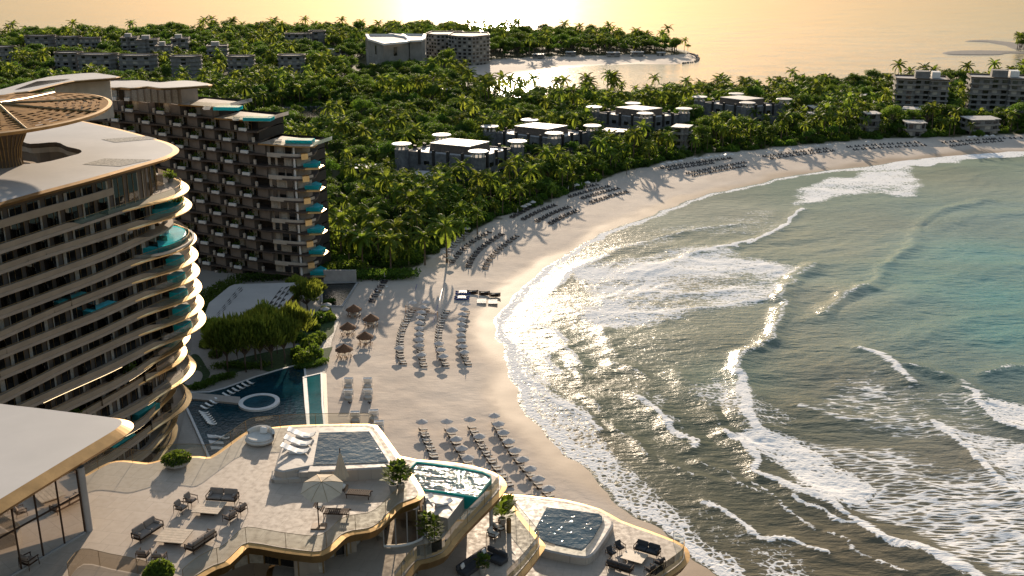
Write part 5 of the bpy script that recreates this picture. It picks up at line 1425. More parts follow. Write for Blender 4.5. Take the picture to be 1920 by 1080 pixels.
# ------------------------------------------------------------------ second tower: honeycomb of balconies
x0, y0 = P(578, 538, 0)
dl = Vector((-.934, .358)); nn_ = Vector((-.358, -.934))
def TU(u, n, z): return (x0+dl.x*u+nn_.x*n, y0+dl.y*u+nn_.y*n, z)
T2 = thing('honeycomb_hotel_tower', 'tall brown hotel tower with honeycomb balconies and turquoise pools at its right end', 'hotel tower', (x0, y0, 0), world=True)
pt = Parts(T2); FH = 3.42
az2 = math.atan2(dl.y, dl.x)
U0 = {13: 14.5, 14: 14.5, 15: 29}
for k in range(0, 16):
    h = k*FH; u0 = U0.get(k, 0); U1 = 90 if k > 9 else 84
    par = 6.0 if k % 2 else 0.0
    fr = []; u = u0
    while u <= U1:
        q = ((u-par) % 12)
        if u < 12 and k <= 12: n_ = 1.0 if k % 2 == 0 else .3
        else: n_ = .25+.95*max(0, math.sin(PI*max(0, min(1, (q-4.2)/6.4))))
        fr.append((u, n_)); u += 1.0
    if k <= 12: fr = smooth_line([(2.5, -14), (-1.2, -6), (-1.7, -3.6), (-1.1, -1.5), (.3, 0), (2.5, fr[3][1]-.1)], 3)+fr[4:]
    poly = [TU(a, b, 0)[:2] for a, b in fr]+[TU(U1, -18, 0)[:2], TU(u0+4, -18, 0)[:2]]
    mb = MB(); mb.prism(offset(poly, .25), h-.36, h+.18); mb.build('floor_slab', M['slabd'], T2)
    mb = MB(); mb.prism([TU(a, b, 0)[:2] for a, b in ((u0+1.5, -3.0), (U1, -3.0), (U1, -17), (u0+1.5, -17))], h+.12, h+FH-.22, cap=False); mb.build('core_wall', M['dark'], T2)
    # modules
    v = -12+par
    while v < U1:
        for (a, b_, kind) in ((0, 4.6, 'panel'), (5.6, 9.2, 'win'), (9.6, 10.2, 'fin')):
            ua, ub = v+a, v+b_
            lim = (12.0 if k <= 12 else u0+.5)
            if ua < lim or ub > U1: continue
            pos = TU((ua+ub)/2, 0, h)
            px_, py_ = proj(*pos)
            if px_ < 100: continue
            if kind == 'panel':
                mb = MB(); A = TU(ua, .15, 0); B = TU(ub, -.9, 0); C = TU(ub, -1.2, 0); D = TU(ua, -.15, 0)
                mb.prism([A[:2], B[:2], C[:2], D[:2]], h+.12, h+FH-.22); pt.add('wall_panel', mb, M['panel'], pos)
                mb = MB(); A = TU(ua, .15, 0); B = TU(ua, -3.0, 0); C = TU(ua+.25, -3.0, 0); D = TU(ua+.25, .1, 0)
                mb.prism([A[:2], B[:2], C[:2], D[:2]], h+.12, h+FH-.22); pt.add('side_wall', mb, M['panel'], pos)
            elif kind == 'win':
                mb = MB(); c = TU((ua+ub)/2, -1.9, h+FH/2); mb.box(c, (ub-ua, .15, FH-.35), az2, 0)
                c = TU(ua+.9+(.9 if k % 3 else 0), -1.78, h+FH/2); mb.box(c, (1.6+(k % 2)*.7, .08, FH-.5), az2, 1)
                for q in (0, .5, 1): c = TU(ua+(ub-ua)*q, -1.72, h+FH/2); mb.box(c, (.09, .1, FH-.35), az2, 2)
                pt.add('window', mb, [M['pane'], M['curtain'], M['golddull']], pos)
                mb = MB(); c = TU(ua+1.4, .95, h+.55); mb.cbox(c, (2.6, .7, .95), az2, b=.05); pt.add('planter_box', mb, M['white'], pos)
                mb = MB(); rr2 = random.Random(int(ua*3+k))
                for _ in range(34):
                    c_ = Vector(TU(ua+.3+rr2.random()*2.8, .3+rr2.uniform(-.9, .5), h+1.0+rr2.random()*1.2)); n_ = Vector((rr2.uniform(-1, 1), rr2.uniform(-1, 1), rr2.uniform(-.3, 1))).normalized(); a1 = n_.orthogonal().normalized()*.28; b1 = n_.cross(a1)*1.0
                    mb.poly((c_-a1, c_-b1, c_+a1, c_+b1))
                pt.add('foliage', mb, M['bush'], pos)
            else:
                mb = MB(); c = TU(ua+.3, .3, h+.9); mb.box(c, (.7, .6, 1.5), az2, 0); pt.add('balcony_pier', mb, M['stone'], pos)
        v += 12
    if k <= 12:
        # rounded seaward end
        mb = MB(); A = [TU(*q, 0) for q in smooth_line([(12, -.9), (6, -.9), (3.2, -1.2), (1.5, -2.2), (.8, -4), (1.4, -8), (4, -14)], 3)]
        mb.strip([(a, b, h+.12) for a, b, _ in A], [(a, b, h+FH-.22) for a, b, _ in A]); ew = mb.build('end_wall', M['stone'] if k % 2 else M['stone2'], T2)
        for q, (ua, w_) in enumerate(((10.2, 1.5), (7.4, 2.2), (4.6, 2.0), (2.6, 1.2))):
            mb = MB(); mb.box(TU(ua, -.83, h+1.75), (w_, .16, 2.9), az2, 0 if (q+k) % 3 != 1 else 1); mb.build('window', [M['pane'], M['curtain']], ew)
        for q in (-.55, -.2):
            pass
        mb = MB(); mb.tube([TU(2.2, -.2, h), TU(2.2, -.2, h+FH-.2)], .35, 8); mb.build('column', M['white'], T2)
        if k % 2 == 0 and k > 0:
            mb = MB(); sp_ = smooth_line([(10.8, 1.25), (6, 1.25), (2.5, .9), (.2, 0), (-1.3, -1.5), (-1.9, -3.6)], 3); A = [TU(*q, 0) for q in sp_]
            B = [(p[0]+.12*nn_.x, p[1]+.12*nn_.y, 0) for p in A]; 
            mb.strip([(a, b, h-.3) for a, b, _ in A], [(a, b, h+1.0) for a, b, _ in A]); C = [TU(a, b-.2, 0) for a, b in sp_]
            mb.strip([(a, b, h+1.0) for a, b, _ in A], [(a, b, h+1.0) for a, b, _ in C]); mb.strip([(a, b, h+1.0) for a, b, _ in C], [(a, b, h-.3) for a, b, _ in C]); mb.build('parapet', M['stone'], T2)
            mb = MB(); a, b = TU(-.9, .75, 0)[:2], TU(-2.2, -1.0, 0)[:2]; a2, b2 = TU(-.3, .3, 0)[:2], TU(-1.2, -1.6, 0)[:2]
            mb.strip([(*a, h+1.15), (*b, h+1.15)], [(*a, h-.6), (*b, h-.6)]); mb.strip([(*a2, h+1.35), (*b2, h+1.35)], [(*a, h+1.15), (*b, h+1.15)]); mb.strip([(*a, h-.6), (*b, h-.6)], [(*a2, h-.7), (*b2, h-.7)])
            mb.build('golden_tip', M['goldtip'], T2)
        elif k > 0:
            poly = [TU(1.5, .3, 0)[:2], TU(-4.6, -2.6, 0)[:2], TU(-4.0, -6.2, 0)[:2], TU(1, -9, 0)[:2]]
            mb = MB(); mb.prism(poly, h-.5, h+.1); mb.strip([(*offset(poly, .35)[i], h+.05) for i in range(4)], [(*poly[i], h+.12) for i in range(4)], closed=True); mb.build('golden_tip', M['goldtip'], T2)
            poly = [TU(-.2, -1.2, 0)[:2], TU(-4.1, -2.8, 0)[:2], TU(-3.5, -5.8, 0)[:2], TU(0, -8, 0)[:2]]
            mb = MB(); mb.prism(poly, h+.1, h+1.25); mb.build('plunge_pool', M['aqua'], T2)
            mb = MB(); mb.sheet(offset(poly, -.2) if area(poly) > 0 else offset(poly, -.2)[::-1], h+1.26); mb.build('pool_water', M['aquawater'], T2)
pt.flush()
# stepped top terraces with bright pools
for (px, py, h, wd, dp_, nm) in ((560,270,13*FH+.15,10,5,'a'), (482,228,15*FH+.1,10.5,5,'b'), (424,208,16*FH+.15,9.5,5,'c')):
    x, y = P(px, py, h); mb = MB(); mb.box((x, y+2.5, h+.5), (wd*.82, dp_*.8, .95), az2-PI+.28); pl_ = mb.build('terrace_pool', M['aqua'], T2)
    mb = MB(); mb.box((x, y+2.5, h+.99), (wd*.82-.3, dp_*.8-.3, .03), az2-PI+.28); mb.build('pool_water', M['aquawater'], pl_)
    for q in (-1, 1, 3):
        mb = MB(); c = (x-wd*.5-1.5-q*.2, y+2+q*1.1, h+.3); mb.box(c, (1.9, .6, .2), .2); mb.box((c[0]-.9, c[1]-.1, c[2]+.25), (.6, .6, .1), .2, ry=.6); mb.build('lounger', M['cushl'], T2)
    t_ = proj(x, y, h)
for (u, h, n_) in ((-.5, 13*FH, 1), (14.5, 15*FH, 1), (27.5, 16*FH, 1)):
    mb = MB(); poly = [TU(u-4, -.5, 0)[:2], TU(u+2, 1.2, 0)[:2], TU(u+14, 1.0, 0)[:2], TU(u+14, -12, 0)[:2], TU(u-1, -10, 0)[:2]]
    mb.prism(poly, h-.3, h+.14, mtop=1); mb.strip([(*offset(poly, .3)[i], h-.25) for i in range(5)], [(*offset(poly, .25)[i], h+.1) for i in range(5)], 2, closed=True); mb.build('terrace_slab', [M['stone2'], M['tile'], M['gold']], T2)
    G = [TU(u-3.8, -12, h+.14), TU(u-3.8, -.5, h+.14), TU(u+2, 1.0, h+.14), TU(u+10, .9, h+.14)]
    mb = MB(); mb.strip(G, [(a, b, c+1.1) for a, b, c in G]); mb.build('glass_railing', M['glass'], T2)
# penthouse and roofs
hp = 16*FH
A = [TU(41, .2, 0), TU(60, .4, 0), TU(70, -.6, 0), TU(78, .3, 0)]
mb = MB(); mb.strip([(a, b, hp) for a, b, _ in A], [(a, b, 61.3) for a, b, _ in A]); mb.strip([(A[0][0], A[0][1], hp), (*TU(41, -8, 0)[:2], hp)], [(A[0][0], A[0][1], 61.3), (*TU(41, -8, 0)[:2], 61.3)]); pw = mb.build('penthouse_wall', M['stone2'], T2)
for q in range(13):
    mb = MB(); u = 43+q*2.6; w_ = 1.8; pan = q % 3
    mb.box(TU(u, .45, hp+3.3), (w_, .12, 6.2), az2, 0 if pan == 2 and q > 5 else 1); mb.build('window', [M['pane'], M['curtain']], pw)
    if q > 6: mb = MB(); mb.box(TU(u, .65, hp+3.6), (2.7, .9, .3), az2); mb.build('mezzanine_slab', M['slabd'], T2)
    if q in (7, 9, 11): mb = MB(); mb.cbox(TU(u, 1.0, hp+4.2), (1.9, .6, 1.0), az2); mb.build('planter_box', M['white'], T2); mb = MB(); mb.cbox(TU(u, 1.0, hp+.6), (1.9, .6, 1.0), az2); mb.build('planter_box', M['white'], T2)
def roof_slab(pts, h, name, th=.7, par=T2, top='roof', sm=3):
    p = smooth_line(PL(pts, h), sm, True)
    if area(p) < 0: p = p[::-1]
    mb = MB(); i2 = offset(p, -.5); mb.sheet(i2, h); mb.strip([(x, y, h) for x, y in i2], [(x, y, h-.15) for x, y in p], 1, closed=True); mb.strip([(x, y, h-.15) for x, y in p], [(x, y, h-th) for x, y in offset(p, -.4)], 1, closed=True)
    mb.sheet(offset(p, -.4), h-th, 2)
    return mb.build(name, [M[top], M['gold'], M['brown']], par)
roof_slab([(205,164),(225,163.5),(243,165),(258,164),(275,162),(287,163.5),(300,165),(330,164),(375,161),(399,158.5),(375,153),(350,150.5),(325,151.5),(300,154),(280,152),(262,150),(235,151),(205,152)], 62, 'roof', sm=2)
r2 = roof_slab([(-160,230),(-80,188),(0,167),(40,156),(87,144),(130,139),(175,136),(200,139),(227,143.5),(200,147),(140,151.5),(100,160),(55,171),(0,180),(-80,230),(-160,270)], 67, 'roof', sm=2)
mb = MB()
for q in range(26):
    t = q/25; a = P(30+105*t, 171-20*t-4, 67.2); b_ = P(70+60*t, 152-5*t, 67.2)
    mb.poly([(a[0]-.25, a[1], 67.15), (a[0]+.25, a[1], 67.15), (b_[0]+.25, b_[1], 67.15), (b_[0]-.25, b_[1], 67.15)])
mb.build('roof_slats', M['dark'], r2)
p = PL([(102,163),(140,155),(206,148)], 71.5); 
mb = MB(); pts = [P(102,166,65.5), P(141,157,65.5), P(206,151,65.5), P(206,146,65.5)]
mb.strip([(x, y, 55) for x, y in pts], [(x, y, 66.3) for x, y in pts]); mb.build('roof_block', M['stone'], T2)
roof_slab([(-60,215),(0,190),(55,184),(110,186),(135,181),(160,172),(185,168),(206,164),(206,155),(140,165),(60,175),(-60,190)], 61.7, 'roof', sm=2)
# ------------------------------------------------------------------ hotel garden at beach level
G0 = 1.25
def gpl(pts, h=G0): return PL(pts, h)
def plate(name, pts, z, mat_, th=None, label=None, cat=None, kind=None, sm=0, closed=True):
    p = gpl(pts, z); p = smooth_line(p, sm, True) if sm else p
    mb = MB()
    if th: mb.prism(p, z-th, z)
    else: mb.sheet(p if area(p) > 0 else p[::-1], z)
    o = mb.build(name, mat_)
    return tag(o, label, cat, None, kind)
# paving and lawns
plate('path', [(300,560),(600,520),(672,510),(668,532),(640,590),(622,640),(612,690),(604,720),(603,900),(560,1000),(300,1000),(330,840),(345,780),(360,640)], 1.30, M['path'], kind='structure')
plate('lawn', [(598,655),(624,650),(612,678),(598,680)], 1.38, M['lawn'], kind='structure'); plate('lawn', [(560,600),(628,596),(626,622),(618,630),(600,646),(560,640)], 1.38, M['lawn'], kind='structure')
plate('lawn', [(556,650),(590,646),(594,684),(520,700),(480,690),(430,700),(425,680),(500,660)], 1.40, M['lawn'], kind='structure', sm=2)
plate('lawn', [(338,706),(356,668),(372,666),(388,690),(394,702),(378,722),(352,732),(332,726)], 1.36, M['lawn'], kind='structure', sm=3)
plate('path', [(342,712),(350,697),(372,695),(380,703),(374,716),(352,722)], 1.40, M['tile2'], kind='structure', sm=3)
def leafheap(mb, c, rx, ry, rz, n, seed, size=.3, m=0):
    r = random.Random(seed)
    for _ in range(n):
        a = r.uniform(0, 6.283); q = math.sqrt(r.random()); z = r.random()
        p = Vector((c[0]+rx*q*math.cos(a), c[1]+ry*q*math.sin(a), c[2]+rz*z*(1-q*q*.6))); n_ = Vector((r.uniform(-1, 1), r.uniform(-1, 1), r.uniform(-.1, 1))).normalized(); a1 = n_.orthogonal().normalized(); b1 = n_.cross(a1); t = r.uniform(0, 6.28)
        u = (a1*math.cos(t)+b1*math.sin(t)); v = n_.cross(u); s_ = size*r.uniform(.6, 1.3)
        mb.poly((p-u*s_, p-v*s_*.5, p+u*s_, p+v*s_*.5), m)
# white flowers in the round lawn
mb = MB(); leafheap(mb, P3(361, 684, 1.5), 3.4, 2.2, .25, 60, 3, .09); tag(mb.build('white_flowers', M['flower']), 'scattered white flowers in the dark lawn bed beside the banded tower', 'flowers', kind='stuff')
# lagoon pool
out_ = [(361,736),(392,735),(420,728),(450,717),(480,706),(520,694),(568.6,681),(571,707),(575,760),(577,806),(560,830),(470,850),(396,860),(372,808),(343.5,746),(361,745)]
lag = thing('lagoon_pool', 'dark blue wedge-shaped lagoon pool with round island and white in-water loungers', 'pool', P3(470, 760, G0), world=True)
w_ = gpl([(356,737),(392,736),(420,729),(450,718),(480,707),(520,695),(568.6,682),(571,707),(575,760),(577,806),(560,832),(470,852),(396,862),(372,808),(343.5,746)], 1.5)
mb = MB(); mb.sheet(w_ if area(w_) > 0 else w_[::-1], 1.5); mb.build('pool_water', M['pooldeep'], lag)
sh = gpl([(356,737),(420,729),(480,708),(482,716),(468,724),(430,742),(396,742),(392,770),(402,790),(420,808),(440,822),(400,846),(372,808),(343.5,746)], 1.52)
mb = MB(); mb.sheet(sh if area(sh) > 0 else sh[::-1], 1.52); mb.build('shallow_shelf', water_mat('shelf_water', (.012, .05, .065), .05, 1.1, .5), lag)
ed = offset(w_, .5); mb = MB(); mb.strip([(x, y, 1.62) for x, y in w_], [(x, y, 1.62) for x, y in ed], closed=True); mb.strip([(x, y, 1.62) for x, y in ed], [(x, y, 1.2) for x, y in ed], closed=True); mb.strip([(x, y, 1.62) for x, y in w_], [(x, y, 1.3) for x, y in w_], closed=True); mb.build('coping', M['white'], lag)
cwx, cwy = P(486, 754, 1.8); s_ = (cwy*cp+(H-1.8)*sp)/F; rr_ = 38*s_
mb = MB(); mb.lathe([(rr_*.78, 1.5), (rr_*.78, 2.0), (rr_, 2.0), (rr_, 1.4)], (cwx, cwy, 0), 40); mb.build('island_ring', M['white'], lag)
mb = MB(); mb.lathe([(rr_*.79, 1.86), (0, 1.86)], (cwx, cwy, 0), 40); mb.build('island_pool_water', water_mat('island_water', (.02, .075, .10), .05, 1.2, .4), lag)
mb = MB(); mb.prism(gpl([(345,739),(361,736),(450,744),(452,756),(345,746)], 1.95), 1.3, 1.95); mb.build('causeway', M['tile2'], lag)
# turquoise side pool
tq = thing('side_pool', 'narrow turquoise pool between the dark lagoon and the sand', 'pool', P3(588, 750, G0), world=True)
q = gpl([(571,708),(601,701),(603,760),(607,802),(580,806),(575,760)], 1.6)
mb = MB(); mb.sheet(q if area(q) > 0 else q[::-1], 1.6); mb.build('pool_water', M['poollight'], tq)
ed = offset(q, .45); mb = MB(); mb.strip([(x, y, 1.74) for x, y in q], [(x, y, 1.74) for x, y in ed], closed=True); mb.strip([(x, y, 1.74) for x, y in ed], [(x, y, 1.2) for x, y in ed], closed=True); mb.strip([(x, y, 1.74) for x, y in q], [(x, y, 1.4) for x, y in q], closed=True); mb.build('coping', M['white'], tq)
plate('deck', [(604,700),(612,700),(616,806),(610,808)], 1.45, M['woodl'], kind='structure')
# wavy in-water loungers
def wavy(w_=.75, L=2.2, amp=.16, th=.09, m=0):
    mb = MB(); n = 16; top = []; bot = []
    for i in range(n+1):
        u = i/n; z = .28+amp*math.sin(u*2*PI*.95+.6)+(.30*max(0, (.22-u)/.22)); x = (u-.5)*L
        top.append((x, z)); bot.append((x, z-th))
    for (y0, y1) in ((-w_/2, w_/2),):
        mb.strip([(x, y0, z) for x, z in top], [(x, y1, z) for x, z in top]); mb.strip([(x, y1, z) for x, z in bot], [(x, y0, z) for x, z in bot])
        mb.strip([(x, y0, z) for x, z in bot], [(x, y0, z) for x, z in top]); mb.strip([(x, y1, z) for x, z in top], [(x, y1, z) for x, z in bot])
    return mb
root = thing('wavy_lounger', 'lounger', 'lounger', (0, 0, -500)); wavy(.62, 2.1).build('shell', M['whiteg'], root, smooth=False)
mb = MB(); mb.box((.1, 0, .06), (1.1, .4, .22)); mb.build('base', M['white'], root)
WV = Proto(root)
for nm, pts, n, rz in (('row beside the hedge', [(425,742),(470,719)], 6, R(68)), ('middle row below the causeway', [(384,766),(410,751)], 4, R(70)), ('row of the shallow shelf', [(382,775),(398,796)], 7, R(8))):
    for i in range(n):
        t = i/(n-1); a = P(pts[0][0]+(pts[1][0]-pts[0][0])*t, pts[0][1]+(pts[1][1]-pts[0][1])*t, 1.55)
        WV.put((a[0], a[1], 1.55), rz if n == 7 else -rz*.25, f"white wavy lounger standing in the lagoon, {ordn(i)} in the {nm}", 'wavy loungers in the lagoon')
for i, (a, b) in enumerate(((412,820), (421,823))):
    WV.put((*P(a, b, 1.55), 1.55), R(20), f"white wavy lounger near the lagoon steps, {('left', 'right')[i]} one", 'wavy loungers near the steps')
mb = MB()
for i in range(3): mb.prism(gpl([(388+3*i,814+11*i),(418,818+10*i),(420,822+10*i),(390+3*i,820+11*i)], 1.6), 1.3, 1.6+.0)
tag(mb.build('pool_steps', M['white']), 'pale steps running down into the corner of the lagoon', 'steps')
# hedges and shrubs
def hedge(name, pts, h, label, n=1400, th=1.4, size=.28):
    ln = resample(smooth_line(PL(pts, G0), 5), .6); mb = MB(); r = random.Random(len(label))
    for i in range(n):
        p = ln[r.randrange(len(ln))]; c = Vector((p[0]+r.uniform(-th, th), p[1]+r.uniform(-th, th), G0+h*(r.random()**.6)))
        n_ = Vector((r.uniform(-1, 1), r.uniform(-1, 1), r.uniform(-.1, 1))).normalized(); u = n_.orthogonal().normalized(); v = n_.cross(u); s_ = size*r.uniform(.6, 1.3); t = r.uniform(0, 6.28); u, v = u*math.cos(t)+v*math.sin(t), v*math.cos(t)-u*math.sin(t)
        mb.poly((c-u*s_, c-v*s_*.5, c+u*s_, c+v*s_*.5))
    return tag(mb.build(name, M['bush']), label, 'hedge')
hedge('hedge', [(372,600),(384,568),(420,545),(440,536)], 2.2, 'dark planting between the banded tower and the low pavilion', 3000, 3.0, .4)
hedge('hedge', [(440,528),(500,524),(560,522),(590,524)], 2.0, 'dark planting at the foot of the honeycomb tower', 2600, 2.2, .4)
hedge('hedge', [(364,730),(390,724),(410,713),(440,708)], 1.3, 'low dark hedge between the path and the causeway end of the lagoon', 2600, 1.1)
hedge('hedge', [(560,692),(590,688),(612,678)], 1.2, 'low hedge between the lagoon tip and the lawn', 1500, 1.0)
hedge('hedge', [(405,690),(430,686),(470,690),(500,686)], 1.0, 'clipped hedge patches under the garden trees', 1400, 1.6)
hedge('hedge', [(455,838),(470,830),(486,824),(500,822)], 2.2, 'olive shrubs between the lagoon and the roof terrace glass', 1500, 1.8)
hedge('hedge', [(612,570),(628,566)], 1.2, 'small hedge beside the reflecting pond', 700, .8)
hedge('hedge', [(660,522),(700,520),(742,520),(770,518)], 2.0, 'dark undergrowth along the sand below the palms', 3600, 3.2, .45)
hedge('hedge', [(612,516),(640,508),(680,508)], 3.0, 'dark shrubs behind the pond wall', 1800, 3, .45)
root = thing('garden_shrub', 'shrub', 'shrub', (0, 0, -500)); mb = MB(); leafheap(mb, (0, 0, .1), 1.5, 1.5, 2.0, 420, 2, .3); mb.build('foliage', M['bush'], root); mb = MB(); mb.tube([(0, 0, -.1), (0, 0, 1)], .06, 5); mb.build('stem', M['bark'], root)
GS = Proto(root)
for i, (a, b, s_) in enumerate(((588,646,1.5), (600,636,1.2), (588,668,1.7), (570,682,1.8), (600,604,1.6), (618,600,1.3), (610,588,1.2), (404,668,1.2), (388,650,1.3), (578,655,1.6), (560,668,1.4), (612,590,1.0), (585,618,1.5), (562,640,1.4))):
    GS.put((*P(a, b, G0), G0-.05), i*1.3, f"bushy green garden shrub beside the low pavilion, {ordn(i)} of fourteen along the lawns", 'garden shrubs along the lawns', scale=s_)
# garden trees with upswept leaves
GT = []
for i in range(3):
    t, c = tree_parts(71+i, 8.8+i*.6, 4.0, 3000, 19, .72, 1.0, upright=True)
    root = thing('garden_tree', 'garden tree', 'tree', (0, 0, -500)); t.build('trunk', M['bark'], root); c.build('crown', M['feather'], root); GT.append(Proto(root))
gt = [(428,700,1.1), (462,698,1.05), (490,694,1.0), (510,690,1.0), (447,680,.95), (480,676,1.0), (534,682,1.0), (553,668,1.05), (408,672,.8), (520,664,.85), (576,590,1.0), (560,566,.8), (590,566,.75), (500,650,.9)]
for i, (a, b, s_) in enumerate(gt):
    GT[i % 3].put((*P(a, b, G0), G0-.05), i*1.7, f"feathery garden tree near the low pavilion, {ordn(sorted(g[0] for g in gt).index(a))} from the left of fourteen", 'garden trees before the low pavilion', scale=(s_*1.18, s_*1.18, s_*(1.38 if b > 630 else 1.0)))
# low pavilion with pierced white roof
ph = 8.5
LP = thing('low_pavilion', 'low garden pavilion with pale angular roof pierced by slotted bands', 'pavilion', P3(470, 620, G0), world=True)
rp = PL([(378,606),(384,590),(392,568),(430,537),(440,533),(560,529.5),(569,530),(540,564),(533,570),(530,606)], ph)
if area(rp) < 0: rp = rp[::-1]
mb = MB(); mb.sheet(rp, ph); mb.strip([(x, y, ph) for x, y in rp], [(x, y, ph-.7) for x, y in offset(rp, .1)], 1, closed=True); mb.sheet(offset(rp, .1), ph-.7, 2)
rf = mb.build('roof', [M['roof'], M['gold'], M['brown']], LP)
def slots(a0, a1, b0, b1, n):
    mb = MB()
    for i in range(n):
        t = (i+.5)/n; wob = math.sin(t*9)*.8
        l = (a0[0]+(a1[0]-a0[0])*t, a0[1]+(a1[1]-a0[1])*t); r_ = (b0[0]+(b1[0]-b0[0])*t, b0[1]+(b1[1]-b0[1])*t)
        for q in range(3):
            u0, u1 = .05+q*.33, .05+q*.33+.26*(.6+.4*math.sin(i*1.3+q*2))
            p, q_ = P(l[0]+(r_[0]-l[0])*u0, l[1]+(r_[1]-l[1])*u0+wob*.1, ph), P(l[0]+(r_[0]-l[0])*u1, l[1]+(r_[1]-l[1])*u1-1.2, ph)
            mb.poly([(p[0], p[1]-.5, ph+.02), (q_[0], q_[1]-.5, ph+.02), (q_[0], q_[1]+.5, ph+.02), (p[0], p[1]+.5, ph+.02)])
    mb.build('roof_slots', M['dark'], rf)
slots((395,602), (446,540), (404,602), (462,538), 26); slots((478,602), (526,540), (512,604), (552,536), 30)
mb = MB(); wl = offset(rp, -2.0); mb.prism(wl, G0-.1, ph-.7, cap=False); mb.build('wall', M['stone2'], LP)
for i in range(len(wl)):
    a, b_ = wl[i], wl[(i+1) % len(wl)]; L = math.dist(a, b_)
    for j in range(max(1, int(L/3.2))):
        t = (j+.5)/max(1, int(L/3.2)); x, y = lerp2(a, b_, t)
        for zz in (2.6, 5.8):
            mb = MB(); mb.box((x, y, zz), (2.2, .5, 2.3), math.atan2(b_[1]-a[1], b_[0]-a[0])); mb.build('window', M['pane'] if j % 3 else M['curtain'], LP)
# reflecting pond with its wall
pd = thing('reflecting_pond', 'dark reflecting pond below the balconied tower with pale wall behind', 'pond', P3(640, 550, G0), world=True)
q = PL([(604,533),(668,531),(640,574),(606,574)], 1.4)
mb = MB(); mb.sheet(q if area(q) > 0 else q[::-1], 1.4); mb.build('pond_water', M['pond'], pd)
ed = offset(q, .6); mb = MB(); mb.strip([(x, y, 1.6) for x, y in q], [(x, y, 1.6) for x, y in ed], closed=True); mb.strip([(x, y, 1.6) for x, y in ed], [(x, y, 1.1) for x, y in ed], closed=True); mb.build('coping', M['concrete'], pd)
a, b_ = P(606, 531, G0), P(668, 529, G0); mb = MB(); mb.box(((a[0]+b_[0])/2, (a[1]+b_[1])/2+1, 3.0), (math.dist(a, b_), .6, 4.2)); tag(mb.build('garden_wall', M['concrete']), 'pale concrete wall standing behind the reflecting pond', 'wall')
for i, (a, b) in enumerate(((614,584), (610,592))): UMB.put((*P(a, b, G0), G0), i, f"white parasol beside the pond among garden shrubs, {('upper', 'lower')[i]} one", 'parasols beside the pond')
# low round tables etc. on navy sunbed row
for i, (a, b) in enumerate(((694,548), (700,556), (712,540))):
    x, y, z = ground(a, b); t = thing('side_table', f"small pale beach table among the dark sunbeds, {ordn(i)} of three", 'side table', (x+2.2, y, z)); mb = MB(); mb.lathe([(0, .45), (.4, .45), (.4, .5), (0, .5)], seg=12); mb.build('table_top', M['white'], t); mb = MB(); mb.tube([(0, 0, 0), (0, 0, .45)], .05, 5); mb.build('leg', M['white'], t)
# ------------------------------------------------------------------ foreground building with its roof terraces
L1, L2, L3, L4 = 65.0, 61.2, 57.4, 53.6
FB_ = thing('terraced_hotel_building', 'hotel building in front with stepped stone roof terraces, bronze edges and small pools', 'hotel building', (-10, 60, 0), world=True)
def ccw(p): return p if area(p) > 0 else p[::-1]
def level(pts, h, nbody, sm=3, lipw=.45, body_in=-3.0, bottom=None, top='tile'):
    p = ccw(smooth_line(PL(pts, h), sm, True))
    mb = MB(); mb.sheet(p, h); sl = mb.build('terrace_floor', M[top], FB_)
    A = offset(p, 0); B = offset(p, lipw); C = offset(p, lipw-.35); D = offset(p, -2.2)
    mb = MB()
    mb.strip([(x, y, h-.02) for x, y in A], [(x, y, h-.10) for x, y in B], 0, closed=True)
    mb.strip([(x, y, h-.10) for x, y in B], [(x, y, h-.85) for x, y in C], 0, closed=True)
    mb.strip([(x, y, h-.85) for x, y in C], [(x, y, h-.95) for x, y in D], 1, closed=True)
    mb.build('bronze_edge', [M['gold'], M['golddull']], FB_)
    return p
t1 = [(-200,905),(60,905),(120,908),(162,893),(185,880),(207,869),(227,866),(250,868),(275,870.5),(297,866),(325,859),(370,858),(397,859),(430,837),(462,814),(480,806),(513,803),(545,800),(600,798),(687,797),(702,803),(715,820),(757,879),(768,895),(782,918),(784,925),(779,932),(763,938),(745,946),(726,963),(709,980),(690,990),(662,994),(640,1002),(620,1021),(607,1030),(587,1034),(523,1026),(466,1017),(445,1030),(422,1052),(400,1060),(370,1077),(340,1100),(290,1180),(-200,1300)]
P1 = level(t1, L1, 0, sm=2)
t2 = [(700,860),(779,864),(857,871),(905,882),(930,893),(940,906),(938,916),(920,937),(865,992),(843,1019),(829,1036),(801,1047),(782,1051),(768,1066),(745,1100),(690,1180),(500,1200),(560,950)]
P2 = level(t2, L2, 0, sm=2)
t3 = [(900,925),(941,934),(975,975),(1003,1010),(1011,1019),(1010,1028),(985,1060),(955,1095),(900,1160),(780,1180),(700,1100),(860,960)]
P3_ = level(t3, L3, 0, sm=2)
t4 = [(930,935),(965,930),(1010,934),(1060,940),(1120,956),(1160,978),(1215,998),(1262,1016),(1280,1028),(1284,1042),(1276,1056),(1240,1082),(1190,1120),(1100,1190),(900,1200),(930,1000)]
P4 = level(t4, L4, 0, sm=2)
